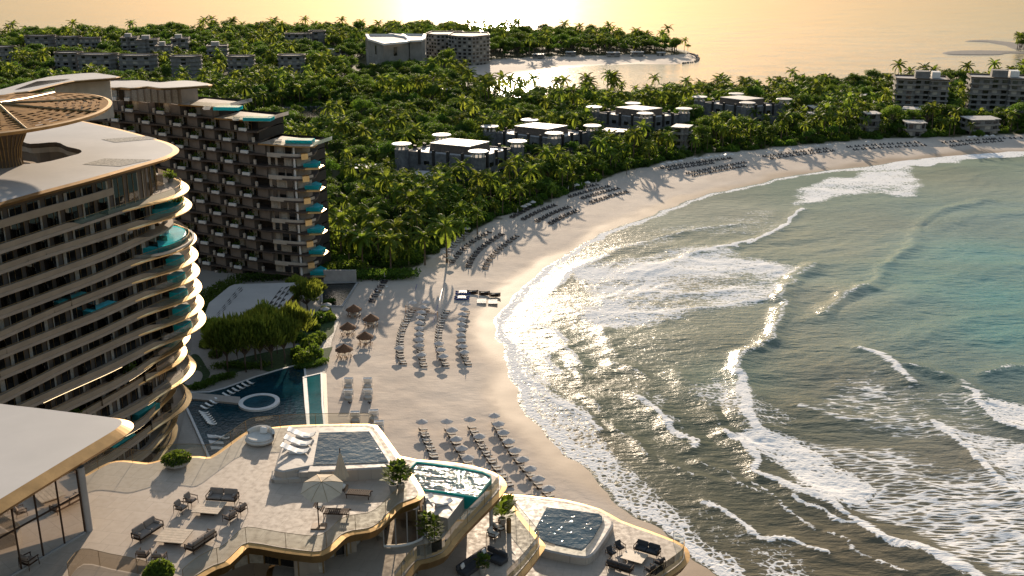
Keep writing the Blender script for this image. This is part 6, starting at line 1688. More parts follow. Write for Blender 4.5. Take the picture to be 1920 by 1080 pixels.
# rooms below each level: walls with tall windows
pt = Parts(FB_)
def rooms(p, z0, z1, inset=-3.2, wv=.0):
    w_ = offset(p, inset)
    mb = MB(); mb.prism(w_, z0, z1-.9, cap=False); mb.build('wall', M['stone2'], FB_)
    rr = random.Random(int(z0)); 
    tot = resample(w_+[w_[0]], 1.25); i = 0
    while i < len(tot)-2:
        a, b_ = tot[i], tot[i+1]; c = ((a[0]+b_[0])/2, (a[1]+b_[1])/2); px_, py_ = proj(c[0], c[1], z0+1.5); i += 1
        if not (-40 < px_ < 1350 and 850 < py_ < 1250): continue
        rz = math.atan2(b_[1]-a[1], b_[0]-a[0]); nx, ny = math.sin(rz), -math.cos(rz)
        if nx*c[0]+ny*c[1] > 5 and nx < .3: continue
        mb = MB(); mb.box((c[0]+nx*.04, c[1]+ny*.04, (z0+z1)/2-.4), (1.16, .1, z1-z0-1.0), rz, 0 if rr.random() < .55 else 1)
        for q in (-.58, .58): mb.box((c[0]+nx*.1+math.cos(rz)*q, c[1]+ny*.1+math.sin(rz)*q, (z0+z1)/2-.4), (.07, .1, z1-z0-.95), rz, 2)
        pt.add('window', mb, [M['pane'], M['curtain'], M['golddull']], (c[0], c[1], z0))
rooms(P1, L2, L1); rooms(P2, L3, L2); rooms(P3_, L4, L3)
for z1, p in ((L4, P4),):
    mb = MB(); mb.prism(offset(p, -4), 0, z1-.9, cap=False); mb.build('wall', M['stone2'], FB_)
for z1, p in ((L2, P1), (L3, P2)):
    mb = MB(); mb.prism(offset(p, -5), 0, z1-.5, cap=False); mb.build('core_wall', M['stone2'], FB_)
# the lower floors far below the terraces (seen past the first roof)
for z in (50, 46, 42, 38):
    q = offset(P1, -1.5); mb = MB(); mb.prism(q, z-.5, z, cap=True); mb.build('floor_slab', M['band'], FB_)
pt.flush()
# glass balustrades
def glass_run(pts, h, label, hh=1.15, posts=True, smn=3, tint='glass', inset=-.15, step=3.0):
    ln = smooth_line(PL(pts, h), smn)
    o = MB(); A = ln
    t = thing('glass_balustrade', label, 'balustrade', (ln[0][0], ln[0][1], h), world=True)
    o.strip([(x, y, h+.02) for x, y in A], [(x, y, h+hh) for x, y in A]); o.build('glass_panel', M[tint], t)
    mb = MB(); mb.tube([(x, y, h+hh+.02) for x, y in A], .022, 4, cap=False); mb.build('rail', M['golddull'], t)
    if posts:
        for x, y in resample(A, step): mb = MB(); mb.tube([(x, y, h), (x, y, h+hh)], .018, 4); mb.build('joint', M['golddull'], t)
    return t
glass_run([(120,907),(162,892),(185,879),(207,868),(227,865),(250,867),(275,869.5),(297,865),(325,858),(370,857),(397,858),(430,836),(462,813)], L1, 'curved glass balustrade along the back edge of the upper terrace')
glass_run([(462,813),(480,806),(513,803),(545,800.5),(600,799),(687,798),(702,804)], L1, 'glass balustrade behind the raised terrace pool')
glass_run([(345,1097),(370,1076),(400,1059),(422,1051),(445,1029),(466,1016),(523,1025),(587,1033),(607,1029),(620,1020),(640,1001),(662,993),(690,989),(709,979),(726,962),(745,944),(763,930)], L1, 'wavy glass balustrade along the front edge of the upper terrace')
glass_run([(935,915),(918,937),(865,992),(843,1019),(829,1035),(801,1046),(782,1050),(765,1066),(740,1100)], L2, 'glass balustrade along the front of the second terrace')
glass_run([(941,935),(975,975),(1003,1010),(1009,1020),(1008,1028),(983,1060),(950,1095)], L3, 'glass balustrade round the pointed third terrace')
glass_run([(1262,1017),(1279,1029),(1282,1042),(1274,1056),(1238,1082),(1200,1110)], L4, 'glass balustrade at the rounded corner of the lowest terrace')
glass_run([(130,1085),(157,1057.5),(210,1067),(265,1078),(300,1090)], L1, 'smoked glass wind screen at the bottom of the upper terrace', tint='glassdim')
# raised pool deck on the upper terrace
def raised(pts, z0, z1, name, mat_, parent, sm=3, chamfer=.15):
    p = ccw(smooth_line(PL(pts, z1), sm, True)) if sm else ccw(PL(pts, z1))
    mb = MB(); i2 = offset(p, -chamfer); mb.sheet(i2, z1); mb.strip([(x, y, z1-.08) for x, y in p], [(x, y, z1) for x, y in i2], closed=True); mb.strip([(x, y, z0) for x, y in p], [(x, y, z1-.08) for x, y in p], closed=True)
    return mb.build(name, mat_, parent), p
t = thing('terrace_pool', 'raised rectangular pool with pale stone deck and steps on the upper terrace', 'pool', P3(640, 850, L1), world=True)
raised([(509,886),(509,894),(514,898),(560,896),(640,892),(730,886),(742,880),(733,868),(600,860),(520,876)], L1, L1+.35, 'lower_deck', M['tile2'], t, 2)
raised([(514,880),(516,872),(534,812),(541,805),(552,802),(600,799.5),(684,799),(697,804),(705,814),(735,862),(738,870),(732,876),(587,884),(586,873),(530,884)], L1, L1+.95, 'deck', M['tile2'], t, 0)
wt = ccw(PL([(598,811),(692,808.5),(729,866),(587,871.5)], L1+1.0)); mb = MB(); mb.sheet(wt, L1+1.0); mb.build('pool_water', M['pool'], t)
a, b_ = P(587, 871.5, L1+1.0), P(729, 866, L1+1.0)
mb = MB(); mb.quad((a[0], a[1]-.06, L1+.36), (b_[0], b_[1]-.06, L1+.36), (b_[0], b_[1]-.03, L1+1.0), (a[0], a[1]-.03, L1+1.0)); mb.build('spill_wall', M['mosaic'], t)
for i in range(4):
    mb = MB(); x, y = P(533+i*7.5, 888-i*1.5, L1+.35+.15*(i+1)); mb.box((x+.9+i*.15, y+.4, L1+.36+.075*(i+1)), (2.4-.5*i, .9-.0*i, .15*(i+1))); mb.build('step', M['tile2'], t)
mb = MB(); x, y = P(568, 878, L1+.5); mb.box((x, y-.32, L1+.62), (2.6, .08, .5)); mb.build('step_side', M['cushd'], t)
for i, (a, b) in enumerate(((566,818), (560,833), (554,848))):
    WV.put((*P(a, b, L1+.97), L1+.97), R(-5), f"large white wavy lounger on the raised deck, {('farthest from', 'middle one facing', 'nearest')[i]} the steps", 'wavy loungers on the raised deck', scale=(1.05, 1.15, 1.0))
# round daybed
t = thing('round_daybed', 'round cream wicker daybed with curved back at the terrace corner', 'daybed', P3(487, 829, L1), R(-20), world=False)
mb = MB(); mb.lathe([(0, .02), (.8, .02), (1.0, .12), (1.08, .3), (1.0, .42), (0, .44)], seg=28, sx=1.15); mb.build('base', M['cushl'], t)
mb = MB(); mb.lathe([(0, .60), (.85, .58), (.98, .50), (.95, .40)], seg=28, sx=1.15); mb.build('cushion', M['cushl'], t)
mb = MB(); n = 18; A = []; B = []; C = []; D = []
for i in range(n+1):
    a = R(20)+R(150)*i/n; hgt = .42+.25*math.sin(PI*i/n)
    for Lr, r_, z in ((A, 1.05, .3), (B, 1.15, hgt+.35), (C, .98, hgt+.33), (D, .9, .4)): Lr.append((r_*1.15*math.cos(a), r_*math.sin(a), z))
mb.strip(B, A); mb.strip(C, B); mb.strip(D, C); mb.build('backrest', M['cushl'], t)
mb = MB(); mb.cbox((.1, .55, .85), (.62, .25, .55), .1, b=.1, rx=-.3); mb.build('pillow', M['white'], t)
# seating groups
def sofa(L=2.3, cm=M['cush']):
    t = thing('sofa', 'sofa', 'sofa', (0, 0, -500))
    mb = MB(); mb.box((0, 0, .28), (L, .85, .06)); mb.box((0, .40, .62), (L, .05, .08), rx=-.2)
    for s in (-1, 1): mb.box((s*(L/2-.03), 0, .60), (.06, .80, .05)); mb.box((s*(L/2-.03), -.36, .44), (.06, .05, .34)); mb.box((s*(L/2-.03), .38, .46), (.06, .06, .40))
    mb.build('frame', M['woodd'], t)
    for sx in (-1, 1):
        for sy in (-.36, .38): mb = MB(); mb.tube([(sx*(L/2-.06), sy*1.05, 0), (sx*(L/2-.1), sy, .28)], [.022, .032], 5); mb.build('leg', M['woodd'], t)
    for s in (-1, 1):
        mb = MB(); mb.cbox((s*L*.235, -.03, .40), (L*.46, .74, .18), b=.06); mb.build('seat_cushion', cm, t)
        mb = MB(); mb.cbox((s*L*.235, .33, .68), (L*.455, .20, .46), b=.07, rx=-.22); mb.build('back_cushion', cm, t)
        mb = MB(); mb.cbox((s*(L/2-.24), 0, .58), (.20, .52, .20), b=.08); mb.build('arm_pillow', cm, t)
    return Proto(t)
def chair(cm=M['cush']):
    t = thing('armchair', 'armchair', 'armchair', (0, 0, -500))
    mb = MB(); mb.box((0, 0, .30), (.70, .66, .05)); mb.box((0, .33, .72), (.66, .04, .06), rx=-.2); mb.box((0, .33, .55), (.66, .04, .05), rx=-.2)
    for s in (-1, 1): mb.box((s*.36, -.02, .60), (.07, .74, .04))
    mb.build('frame', M['woodd'], t)
    for sx in (-1, 1):
        for sy in (-.34, .34): mb = MB(); mb.tube([(sx*.37, sy*1.12, 0), (sx*.36, sy, .60)], [.02, .028], 5); mb.build('leg', M['woodd'], t)
    mb = MB(); mb.cbox((0, -.04, .39), (.62, .60, .15), b=.05); mb.build('seat_cushion', cm, t)
    mb = MB(); mb.cbox((0, .27, .64), (.60, .16, .44), b=.06, rx=-.22); mb.build('back_cushion', cm, t)
    return Proto(t)
def ltable():
    t = thing('low_table', 'table', 'table', (0, 0, -500))
    for k in range(6): mb = MB(); mb.box((0, -.625+k*.25, .34), (1.75, .235, .05)); mb.build('board', M['woodl'], t)
    mb = MB(); mb.box((0, 0, .16), (.9, .8, .30)); mb.build('base', M['woodd'], t)
    return Proto(t)
SO, AC, LT = sofa(), chair(), ltable()
def putf(pr, px, py, h, rz, lab, grp, sc_=1.0): return pr.put((*P(px, py, h), h+.004), R(rz), lab, grp, scale=sc_)
g1, g2, g3 = 'lounge group near the terrace centre', 'lounge group near the glass pavilion', 'lounge group on the lowest terrace'
putf(LT, 393, 960, L1, -8, 'pale slatted low table facing the two-seat sofa, farther lounge group', g1, 1.15)
putf(SO, 418, 940, L1, -8, 'taupe outdoor sofa facing the viewer behind a low table', g1, 1.0)
putf(AC, 358, 945, L1, 68, 'taupe armchair on the left of the farther table, rear one', g1); putf(AC, 340, 959, L1, 68, 'taupe armchair on the left of the farther table, front one', g1)
putf(AC, 451, 962, L1, -118, 'taupe armchair on the right of the farther table, rear one', g1); putf(AC, 432, 977, L1, -122, 'taupe armchair on the right of the farther table, front one', g1)
putf(LT, 327, 1014, L1, -8, 'pale slatted low table between two facing sofas', g2, 1.2)
putf(SO, 278, 1003, L1, 64, 'taupe sofa on the left of the nearer table', g2); putf(SO, 377, 1023, L1, -118, 'taupe sofa on the right of the nearer table beside the glass edge', g2)
putf(AC, 270, 1048, L1, 172, 'taupe armchair seen from behind, left of two above the green shrub', g2); putf(AC, 300, 1054, L1, 172, 'taupe armchair seen from behind, right of two above the green shrub', g2)
# the same pieces in darker cloth on the lowest terrace
SO2, AC2 = sofa(2.3, M['cushd']), chair(M['cushd'])
t = thing('low_table', 'plain pale square low table on the lowest terrace', 'table', P3(1189, 1050, L4), R(-28))
mb = MB(); mb.cbox((0, 0, .36), (2.0, 1.6, .06), b=.02); mb.build('table_top', M['woodl'], t); mb = MB(); mb.box((0, 0, .17), (.9, .7, .33)); mb.build('base', M['woodd'], t)
putf(SO2, 1213, 1037, L4, -30, 'charcoal sofa behind the plain square table on the lowest terrace', g3); putf(SO2, 1162, 1068, L4, 150, 'charcoal sofa seen from behind on the lowest terrace', g3)
putf(AC2, 1162, 1032, L4, 35, 'charcoal armchair left of the plain table, farther one', g3); putf(AC2, 1146, 1042, L4, 40, 'charcoal armchair left of the plain table, nearer one', g3)
putf(AC2, 1236, 1060, L4, -135, 'charcoal armchair right of the plain table beside the glass', g3); putf(AC2, 1219, 1074, L4, -140, 'charcoal armchair right of the plain table, nearest the viewer', g3)
# slatted chaises
t = thing('slatted_chaise', 'chaise', 'chaise', (0, 0, -500))
mb = MB()
for k in range(12): mb.box((-.35+k*.13, 0, .36), (.10, .68, .04))
mb.box((.4, -.33, .32), (1.7, .05, .07)); mb.box((.4, .33, .32), (1.7, .05, .07)); mb.build('seat_slats', M['woodd'], t)
mb = MB()
for k in range(6): mb.box((-.50-k*.105, 0, .44+k*.075), (.10, .68, .03), ry=R(36))
mb.build('back_slats', M['woodd'], t)
for sx in (-.4, 1.1):
    for sy in (-.3, .3): mb = MB(); mb.tube([(sx, sy, 0), (sx, sy, .33)], .03, 5); mb.build('leg', M['woodd'], t)
mb = MB(); mb.cbox((-.72, 0, .72), (.34, .5, .16), b=.05); mb.build('pillow', M['cushl'], t)
CH = Proto(t)
putf(CH, 663, 931, L1, -8, 'dark slatted chaise beside the folded parasol', 'slatted chaises on the upper terrace', 1.12); putf(CH, 621, 967, L1, -4, 'dark slatted chaise under the open cream parasol', 'slatted chaises on the upper terrace', 1.12)
# open and folded cream parasols
t = thing('cream_parasol', 'large open cream parasol on a side pole tilted towards the viewer', 'parasol', P3(598, 988, L1), 0)
mb = MB(); mb.cbox((0, 0, .05), (1.05, .8, .09), b=.02); mb.build('base_plate', M['wood'], t)
mb = MB(); mb.tube([(0, 0, .08), (0, 0, 2.75)], .045, 8); mb.tube([(0, 0, 2.7), (.12, .35, 2.95), (.22, .8, 2.9)], .035, 6); mb.build('pole', M['woodd'], t)
hub = Vector((.25, .75, 2.95)); tl = Matrix.Rotation(R(14), 3, 'X'); ring = []; n8 = 8
mb = MB(); ap = hub+tl @ Vector((0, 0, .28))
ring = [hub+tl @ Vector((1.55*math.cos(a), 1.55*math.sin(a), -.32)) for a in [PI/8+k*PI/4 for k in range(8)]]
mid = [hub+tl @ Vector((.8*math.cos(a), .8*math.sin(a), .04)) for a in [PI/8+k*PI/4 for k in range(8)]]
for k in range(8):
    j = (k+1) % 8; mb.poly((ap, mid[k], mid[j])); mb.quad(mid[k], ring[k], ring[j], mid[j])
cn = mb.build('canopy', M['canvas'], t)
mb = MB()
for k in range(8): mb.tube([ap, mid[k]+Vector((0, 0, .015)), ring[k]], .015, 3)
mb.build('rib', M['golddull'], cn)
t = thing('folded_parasol', 'folded ochre cream parasol standing before the raised pool', 'parasol', P3(641, 915, L1), 0)
mb = MB(); mb.cbox((0, 0, .05), (.9, .8, .09), b=.02); mb.build('base_plate', M['wood'], t)
mb = MB(); mb.tube([(0, 0, .08), (0, 0, 3.35)], .04, 8); mb.build('pole', M['woodd'], t)
mb = MB()
n0 = len(mb.v); mb.lathe([(.62, .95), (.60, 1.05), (.34, 1.9), (.12, 2.8), (.03, 3.0)], seg=16)
for i, (x, y, z) in enumerate(mb.v): q = .72 if i % 2 else 1.0; mb.v[i] = (x*q, y*q, z)
mb.build('canopy', M['canvas'], t)
# planters
def big_plant(name, label, px, py, h, pots, leafsz, n, spread, hgt, blade=False, mat_='bush', seed=1, rel=0):
    x, y = P(px, py, h); t = thing(name, label, 'planter', (x, y, h)); r = random.Random(seed)
    for (dx, dy, rad, hh) in pots:
        mb = MB(); mb.lathe([(0, 0), (rad*.75, 0), (rad, hh*.5), (rad*.95, hh), (rad*.82, hh), (rad*.82, hh-.08), (0, hh-.08)], (dx, dy, 0), 18); mb.build('pot', M['pot'], t)
        mb = MB()
        for k in range(n):
            a = r.uniform(0, 6.28)
            if blade:
                zz = hh+r.random()**.8*hgt; q = spread*(.25+.5*math.sin(PI*min(1, (zz-hh)/hgt*.9+.1)))*math.sqrt(r.random()); dd = Vector((math.cos(a)*.8, math.sin(a)*.8, r.uniform(.1, 1.0))).normalized()
                c = Vector((dx+q*math.cos(a), dy+q*math.sin(a), zz)); s_ = leafsz*r.uniform(.7, 1.3); w_ = dd.cross(Vector((0, 0, 1))).normalized()*s_*.28
                mb.poly((c, c+dd*s_*.5+w_, c+dd*s_, c+dd*s_*.5-w_))
            else:
                q = spread*math.sqrt(r.random()); zz = hh+hgt*r.random()*(1-(q/spread)**2*.7); c = Vector((dx+q*math.cos(a), dy+q*math.sin(a), zz)); n_ = Vector((r.uniform(-1, 1), r.uniform(-1, 1), r.uniform(-.1, 1))).normalized(); u = n_.orthogonal().normalized(); v = n_.cross(u); s_ = leafsz*r.uniform(.6, 1.3)
                mb.poly((c-u*s_, c-v*s_*.55, c+u*s_, c+v*s_*.55))
        mb.build('foliage', M[mat_], t)
        if blade: mb = MB(); mb.tube([(dx, dy, hh-.1), (dx+.05, dy, hh+hgt*.8)], .035, 5); mb.build('stem', M['bark'], t)
    return t
big_plant('low_planter', 'low round concrete planter with bright shrub by the back balustrade', 332, 873, L1, [(0, 0, .98, .5)], .13, 900, 1.15, .75, seed=2)
big_plant('tall_planter', 'planter with tall banana-leaf plant at the pool end of the upper terrace', 743, 921, L1, [(-.2, -.1, .32, .65), (.35, .15, .3, .6)], .55, 130, .75, 1.5, True, seed=3)
big_plant('tall_planter', 'leafy planter on the second terrace, left brighter one of a pair', 800, 1022, L2, [(0, 0, .3, .65)], .40, 190, .75, 1.9, True, seed=4)
big_plant('tall_planter', 'leafy planter on the second terrace, right darker one of a pair', 815, 1027, L2, [(0, 0, .32, .6)], .36, 210, .8, 1.9, True, 'leaf', seed=5)
big_plant('shrub_planter', 'bright green shrub in a pot at the bottom edge of the terrace', 300, 1092, L1, [(0, 0, .5, .5)], .16, 1500, .95, 1.15, seed=6)
big_plant('palm_planter', 'dark potted palm on the third terrace beside the sofa', 941, 985, L3, [(0, 0, .35, .7)], .9, 70, .9, 1.6, True, 'leaf', seed=7)
big_plant('tall_planter', 'small leafy pot under the second terrace edge', 905, 1075, L3, [(0, 0, .3, .5)], .4, 120, .6, 1.0, True, 'leaf', seed=8)
# second terrace: infinity pool and its platform
t = thing('infinity_pool', 'turquoise edged infinity pool sparkling on the second terrace', 'pool', P3(840, 900, L2), world=True)
z = L2+1.15
wp = ccw(smooth_line(PL([(763,884),(781,866),(851,875),(905,885),(921,893),(922,899),(896,934),(829,923),(770,917)], z), 1, True)); mb = MB(); mb.sheet(offset(wp, -.12), z-.02); mb.build('pool_water', water_mat('sparkling_pool_water', (.02, .065, .075), .06, 1.0, .6), t)
mb = MB(); mb.strip([(x, y, L2) for x, y in wp], [(x, y, z+.06) for x, y in wp], closed=True); mb.strip([(x, y, z+.06) for x, y in wp], [(x, y, z+.06) for x, y in offset(wp, -.12)], closed=True); mb.strip([(x, y, z+.06) for x, y in offset(wp, -.12)], [(x, y, z-.3) for x, y in offset(wp, -.12)], closed=True); mb.build('acrylic_wall', M['aquaglass'], t)
pf = PL([(766,917),(783,918),(870,933),(840,972),(764,953),(740,950)], L2+1.1)
mb = MB(); pf = ccw(pf); mb.prism(pf, L2, L2+1.1, bot=False); mb.build('stone_platform', M['tile2'], t)
for i, (a, b) in enumerate(((790,937), (826,946))): WV.put((*P(a, b, L2+1.12), L2+1.12), R(24), f"white sculpted lounger on the stone platform beside the infinity pool, {('left', 'right')[i]} one", 'loungers beside the infinity pool', scale=(.9, .9, .9))
# curved glazed bay under the upper terrace
mb = MB(); c = P(722, 1000, L2); A = [(c[0]+2.6*math.cos(a)+.6, c[1]+2.0*math.sin(a)) for a in [R(-100)+R(140)*k/14 for k in range(15)]]
t = thing('glazed_bay', 'curved glazed bay with white frame under the upper terrace', 'bay window', (c[0], c[1], L2), world=True)
mb.strip([(x, y, L2+.2) for x, y in A], [(x, y, L1-.95) for x, y in A]); mb.build('glass', M['glassdim'], t)
mb = MB(); mb.tube([(x, y, L2+.12) for x, y in A], .12, 5); mb.build('sill', M['white'], t)
for k in range(0, 15, 2): mb = MB(); mb.tube([(A[k][0], A[k][1], L2), (A[k][0], A[k][1], L1-.95)], .05, 5); mb.build('mullion', M['concrete'], t)
# third terrace: sofas, chairs
t = thing('corner_sofa', 'charcoal corner sofa with white cushions under the second terrace', 'sofa', P3(893, 1062, L3), R(52))
mb = MB(); mb.cbox((0, 0, .2), (3.6, 1.0, .36), b=.06); mb.cbox((1.6, -.9, .2), (1.0, 1.4, .36), b=.06); mb.build('seat', M['cushd'], t)
mb = MB(); mb.cbox((0, .5, .5), (3.6, .25, .5), b=.06); mb.cbox((2.05, -.5, .5), (.25, 2.0, .5), b=.06); mb.build('backrest', M['cushd'], t)
for s in (-1.3, 1.3): mb = MB(); mb.cbox((s, .3, .6), (.45, .16, .4), .2, b=.06, rx=-.3); mb.build('pillow', M['white'], t)
AC3 = chair(M['cushl'])
putf(AC3, 925, 1010, L3, 60, 'cream armchair on the third terrace beside the potted palm, front one', 'cream armchairs on the third terrace', 1.15); putf(AC3, 934, 998, L3, 120, 'cream armchair on the third terrace beside the potted palm, rear one', 'cream armchairs on the third terrace', 1.15)
t = thing('bronze_lantern', 'tall cylindrical bronze lantern on the third terrace', 'lantern', P3(954, 998, L3)); mb = MB(); mb.lathe([(0, 0), (.2, 0), (.2, 1.25), (.16, 1.3), (0, 1.3)], seg=14); mb.build('shell', M['golddull'], t); mb = MB(); mb.lathe([(.21, 1.1), (.21, 1.18)], seg=14); mb.build('band', M['gold'], t)
t = thing('terrace_column', 'slender pale column under the second terrace corner', 'column', P3(921, 1000, L3)); mb = MB(); mb.lathe([(.16, 0), (.16, L2-L3-.95)], seg=12); mb.build('shaft', M['concrete'], t); mb = MB(); mb.lathe([(.22, 0), (.22, .1), (.16, .12)], seg=12); mb.build('foot', M['golddull'], t)
t = thing('terrace_column', 'slender pale column under the pointed third terrace', 'column', P3(980, 1085, L4)); mb = MB(); mb.lathe([(.14, 0), (.14, L3-L4-.95)], seg=12); mb.build('shaft', M['concrete'], t); mb = MB(); mb.lathe([(.2, 0), (.2, .1), (.14, .12)], seg=12); mb.build('foot', M['golddull'], t)
# lowest terrace pool
t = thing('terrace_pool', 'raised rounded pool with pale stone surround on the lowest terrace', 'pool', P3(1060, 990, L4), world=True)
o_, pp_ = raised([(962,938),(968,932),(1000,934),(1060,943),(1095,950),(1143,972),(1150,980),(1147,990),(1122,1028),(1108,1042),(1095,1045),(1060,1040),(1010,1028),(995,1015),(975,975)], L4, L4+.75, 'surround', M['tile2'], t, 2, .2)
z = L4+.80
wp = ccw(smooth_line(PL([(1025,951),(1060,955),(1122,963),(1129,968),(1130,976),(1112,1008),(1098,1024),(1090,1030),(1040,1020),(1006,1008),(999,1000)], z), 1, True))
mb = MB(); mb.sheet(wp, z); mb.build('pool_water', M['pool'], t)
ln = smooth_line(PL([(1131,972),(1131,978),(1113,1012),(1099,1031),(1092,1035),(1040,1025),(1006,1013)], z), 2)
mb = MB(); mb.strip([(x, y, z-.05) for x, y in ln], [(x, y, z+.22) for x, y in ln]); mb.build('glass_rim', M['glass'], t)
q = PL([(1017,1016),(1050,1023),(1092,1034),(1092,1036),(1050,1027),(1014,1018)], z)
# ------------------------------------------------------------------ glass pavilion at the left with its wide roof
RP = 71.0
PV = thing('glass_pavilion', 'glass-walled pavilion with broad pale flat roof and bronze edge, lower left', 'pavilion', P3(60, 960, L1), world=True)
rp = ccw(smooth_line(PL([(-400,700),(-120,740),(0,757),(60,764),(120,771.5),(180,779),(212,783.5),(226,787),(229,793),(222,800.5),(205,812),(120,863),(0,936),(-120,1010),(-500,1240),(-900,1100)], RP), 3, True))
mb = MB(); mb.sheet(rp, RP); rfo = mb.build('roof', M['roof'], PV)
bnd = [max(0, 1-abs(0)) for _ in rp]
mb = MB(); w_ = [.30+.75*sstep(np.array(-(y)), -140, -66).item() for x, y in rp]
B = offset(rp, .75); C = offset(rp, .35); D = offset(rp, -1.6)
mb.strip([(x, y, RP) for x, y in rp], [(x, y, RP-.42) for x, y in B], 0, closed=True); mb.strip([(x, y, RP-.42) for x, y in B], [(x, y, RP-.85) for x, y in C], 0, closed=True); mb.strip([(x, y, RP-.85) for x, y in C], [(x, y, RP-1.0) for x, y in D], 1, closed=True); mb.sheet(D, RP-1.0, 1)
mb.build('bronze_edge', [M['gold'], M['brown']], rfo)
cxy = P(166, 994, L1); mb = MB(); mb.lathe([(.30, 0), (.30, RP-L1-1.0)], (cxy[0], cxy[1], L1), 20); mb.build('column', M['concrete'], PV)
g0 = P(160, 1000, L1); g1_ = P(80, 1047, L1); g2_ = P(-60, 1130, L1)
d = Vector((g2_[0]-g0[0], g2_[1]-g0[1])); Ld = d.length; d.normalize()
mb = MB(); mb.quad((*g0, L1), (*g2_, L1), (*g2_, RP-1), (*g0, RP-1)); mb.build('glass_wall', M['glassdim'], PV)
k = 0; s_ = 0.0
while s_ < Ld:
    x, y = g0[0]+d.x*s_, g0[1]+d.y*s_; mb = MB(); mb.box((x, y, (L1+RP-1)/2), (.07, .12, RP-L1-1.05), math.atan2(d.y, d.x)); mb.build('mullion', M['woodd'], PV); s_ += 1.75
for zz in (L1+.08, L1+3.1): mb = MB(); mb.box(((g0[0]+g2_[0])/2, (g0[1]+g2_[1])/2, zz), (Ld, .13, .08 if zz > L1+1 else .16), math.atan2(d.y, d.x)); mb.build('transom', M['woodd'] if zz > L1+1 else M['concrete'], PV)
bk = P(158, 896, L1); bk2 = P(20, 905, L1)
mb = MB(); mb.quad((*bk2, L1), (*bk, L1), (*bk, L1+4.4), (*bk2, L1+4.4)); mb.build('rear_glass', M['glass'], PV)
mb = MB(); mb.box((bk2[0]-8, bk2[1]+2, L1+2.6), (14, .4, 5.2), .05); mb.build('wall', M['stone2'], PV)
for i, (a, b, s_, lab) in enumerate(((112,968,1.0,'dark potted shrub inside the pavilion, left of two behind the glass'), (140,975,.9,'dark potted shrub inside the pavilion, right one nearest the column'))):
    big_plant('indoor_planter', lab, a, b, L1, [(0, 0, .34, .8)], .2, 420, .62, 1.1, mat_='leaf', seed=20+i)
t = thing('round_table', 'round dark table inside the glass pavilion', 'table', P3(38, 1045, L1)); mb = MB(); mb.lathe([(0, .70), (.75, .70), (.78, .74), (.75, .78), (0, .78)], seg=24); mb.build('table_top', M['cushd'], t); mb = MB(); mb.lathe([(.3, 0), (.08, .1), (.08, .7)], seg=12); mb.build('leg', M['woodd'], t)
AC4 = chair(M['cush'])
putf(AC4, 55, 1062, L1, 160, 'brown chair at the round table inside the glass pavilion, right one', 'chairs inside the pavilion', 1.2); putf(AC4, 22, 1068, L1, 200, 'brown chair at the round table inside the glass pavilion, left one', 'chairs inside the pavilion', 1.2)
t = thing('wing_chair', 'high-backed green-brown wing chair inside the pavilion', 'armchair', P3(95, 1005, L1), R(30)); mb = MB(); mb.lathe([(.1, .1), (.6, .35), (.7, .5), (.55, .5), (0, .45)], seg=20); mb.build('seat', M['cushd'], t)
mb = MB(); A = [(.68*math.cos(a), .68*math.sin(a), .35) for a in [R(10)+R(160)*k/12 for k in range(13)]]; B = [(.66*math.cos(a), .66*math.sin(a)+.12, .35+1.15*math.sin(R(10)+R(160)*k/12)**.6) for k, a in enumerate([R(10)+R(160)*k/12 for k in range(13)])]; mb.strip(A, B); mb.build('backrest', M['cush'], t)
t = thing('low_bench', 'pale low bench inside the pavilion', 'bench', P3(62, 985, L1), R(5)); mb = MB(); mb.cbox((0, 0, .3), (2.2, .8, .3), b=.08); mb.build('seat', M['cushl'], t); mb = MB(); mb.box((0, 0, .08), (1.9, .6, .16)); mb.build('base', M['woodd'], t)
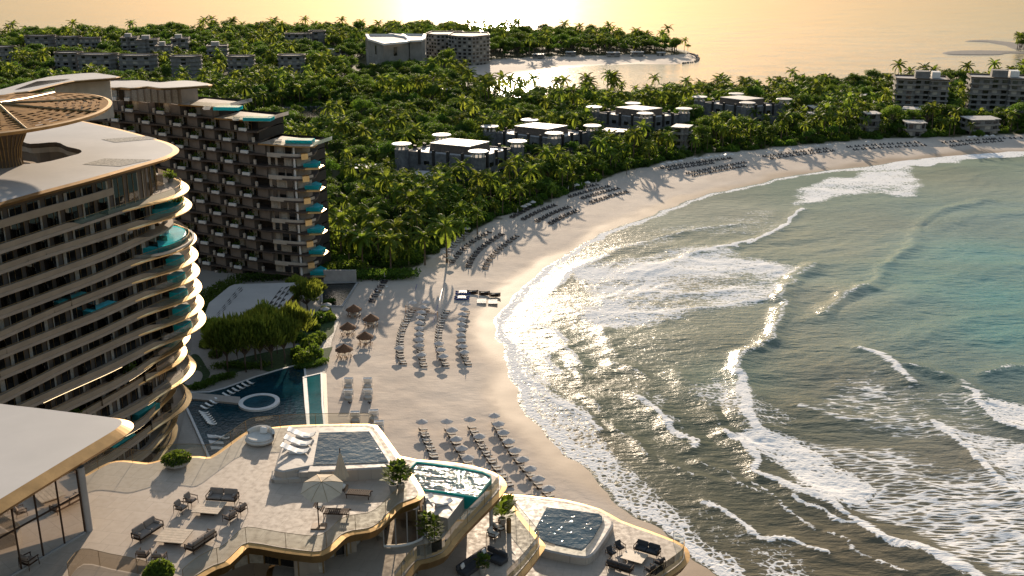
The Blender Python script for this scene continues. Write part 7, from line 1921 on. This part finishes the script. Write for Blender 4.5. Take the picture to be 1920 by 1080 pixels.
# ------------------------------------------------------------------ camera and light
cam = bpy.data.cameras.new('camera'); cam.sensor_width = 36; cam.lens = 36*F/1920; cam.clip_end = 200000; cam.clip_start = .5
co = bpy.data.objects.new('camera', cam); COL.objects.link(co); co.location = (0, 0, H); co.rotation_euler = (PI/2-PITCH, 0, 0); sc.camera = co
w = bpy.data.worlds.new('World'); sc.world = w; w.use_nodes = True; nt = w.node_tree; nt.nodes.clear()
wo = N(nt, 'ShaderNodeOutputWorld'); bg = N(nt, 'ShaderNodeBackground'); bg.inputs[1].default_value = .10
sky = N(nt, 'ShaderNodeTexSky'); sky.sky_type = 'NISHITA'; sky.sun_disc = False; sky.sun_elevation = R(SUN_EL); sky.sun_rotation = R(SUN_AZ)
sky.dust_density = 0.5; sky.air_density = 1.0; sky.ozone_density = 1.0; sky.altitude = 0
tc = N(nt, 'ShaderNodeTexCoord'); sx = N(nt, 'ShaderNodeSeparateXYZ'); nt.links.new(tc.outputs['Generated'], sx.inputs[0])
el = N(nt, 'ShaderNodeMapRange', interpolation_type='SMOOTHSTEP'); el.inputs[1].default_value = .02; el.inputs[2].default_value = .42; nt.links.new(sx.outputs[2], el.inputs[0])
tintc = mix(nt, el.outputs[0], (.60, .42, .27), (1.78, 1.57, 1.37))
warm = mix(nt, 1.0, sky.outputs[0], tintc, 'MULTIPLY')
nt.links.new(warm, bg.inputs[0]); nt.links.new(bg.outputs[0], wo.inputs[0])
sl = bpy.data.lights.new('sun', 'SUN'); sl.energy = 5.0; sl.angle = R(.6); sl.color = (1.0, .82, .62)
so = bpy.data.objects.new('sun', sl); COL.objects.link(so)
so.rotation_euler = (-(PI/2-R(SUN_EL)), 0, -R(SUN_AZ)); so.location = (0, 300, 200)
sc.view_settings.view_transform = 'Standard'; sc.view_settings.look = 'None'; sc.view_settings.gamma = 1
sc.view_settings.exposure = 0.52
sc.cycles.max_bounces = 7; sc.cycles.diffuse_bounces = 3; sc.cycles.glossy_bounces = 3; sc.cycles.transparent_max_bounces = 12; sc.cycles.transmission_bounces = 4
sc.cycles.caustics_reflective = False; sc.cycles.caustics_refractive = False
sc.cycles.sample_clamp_indirect = 6; sc.cycles.use_denoising = True
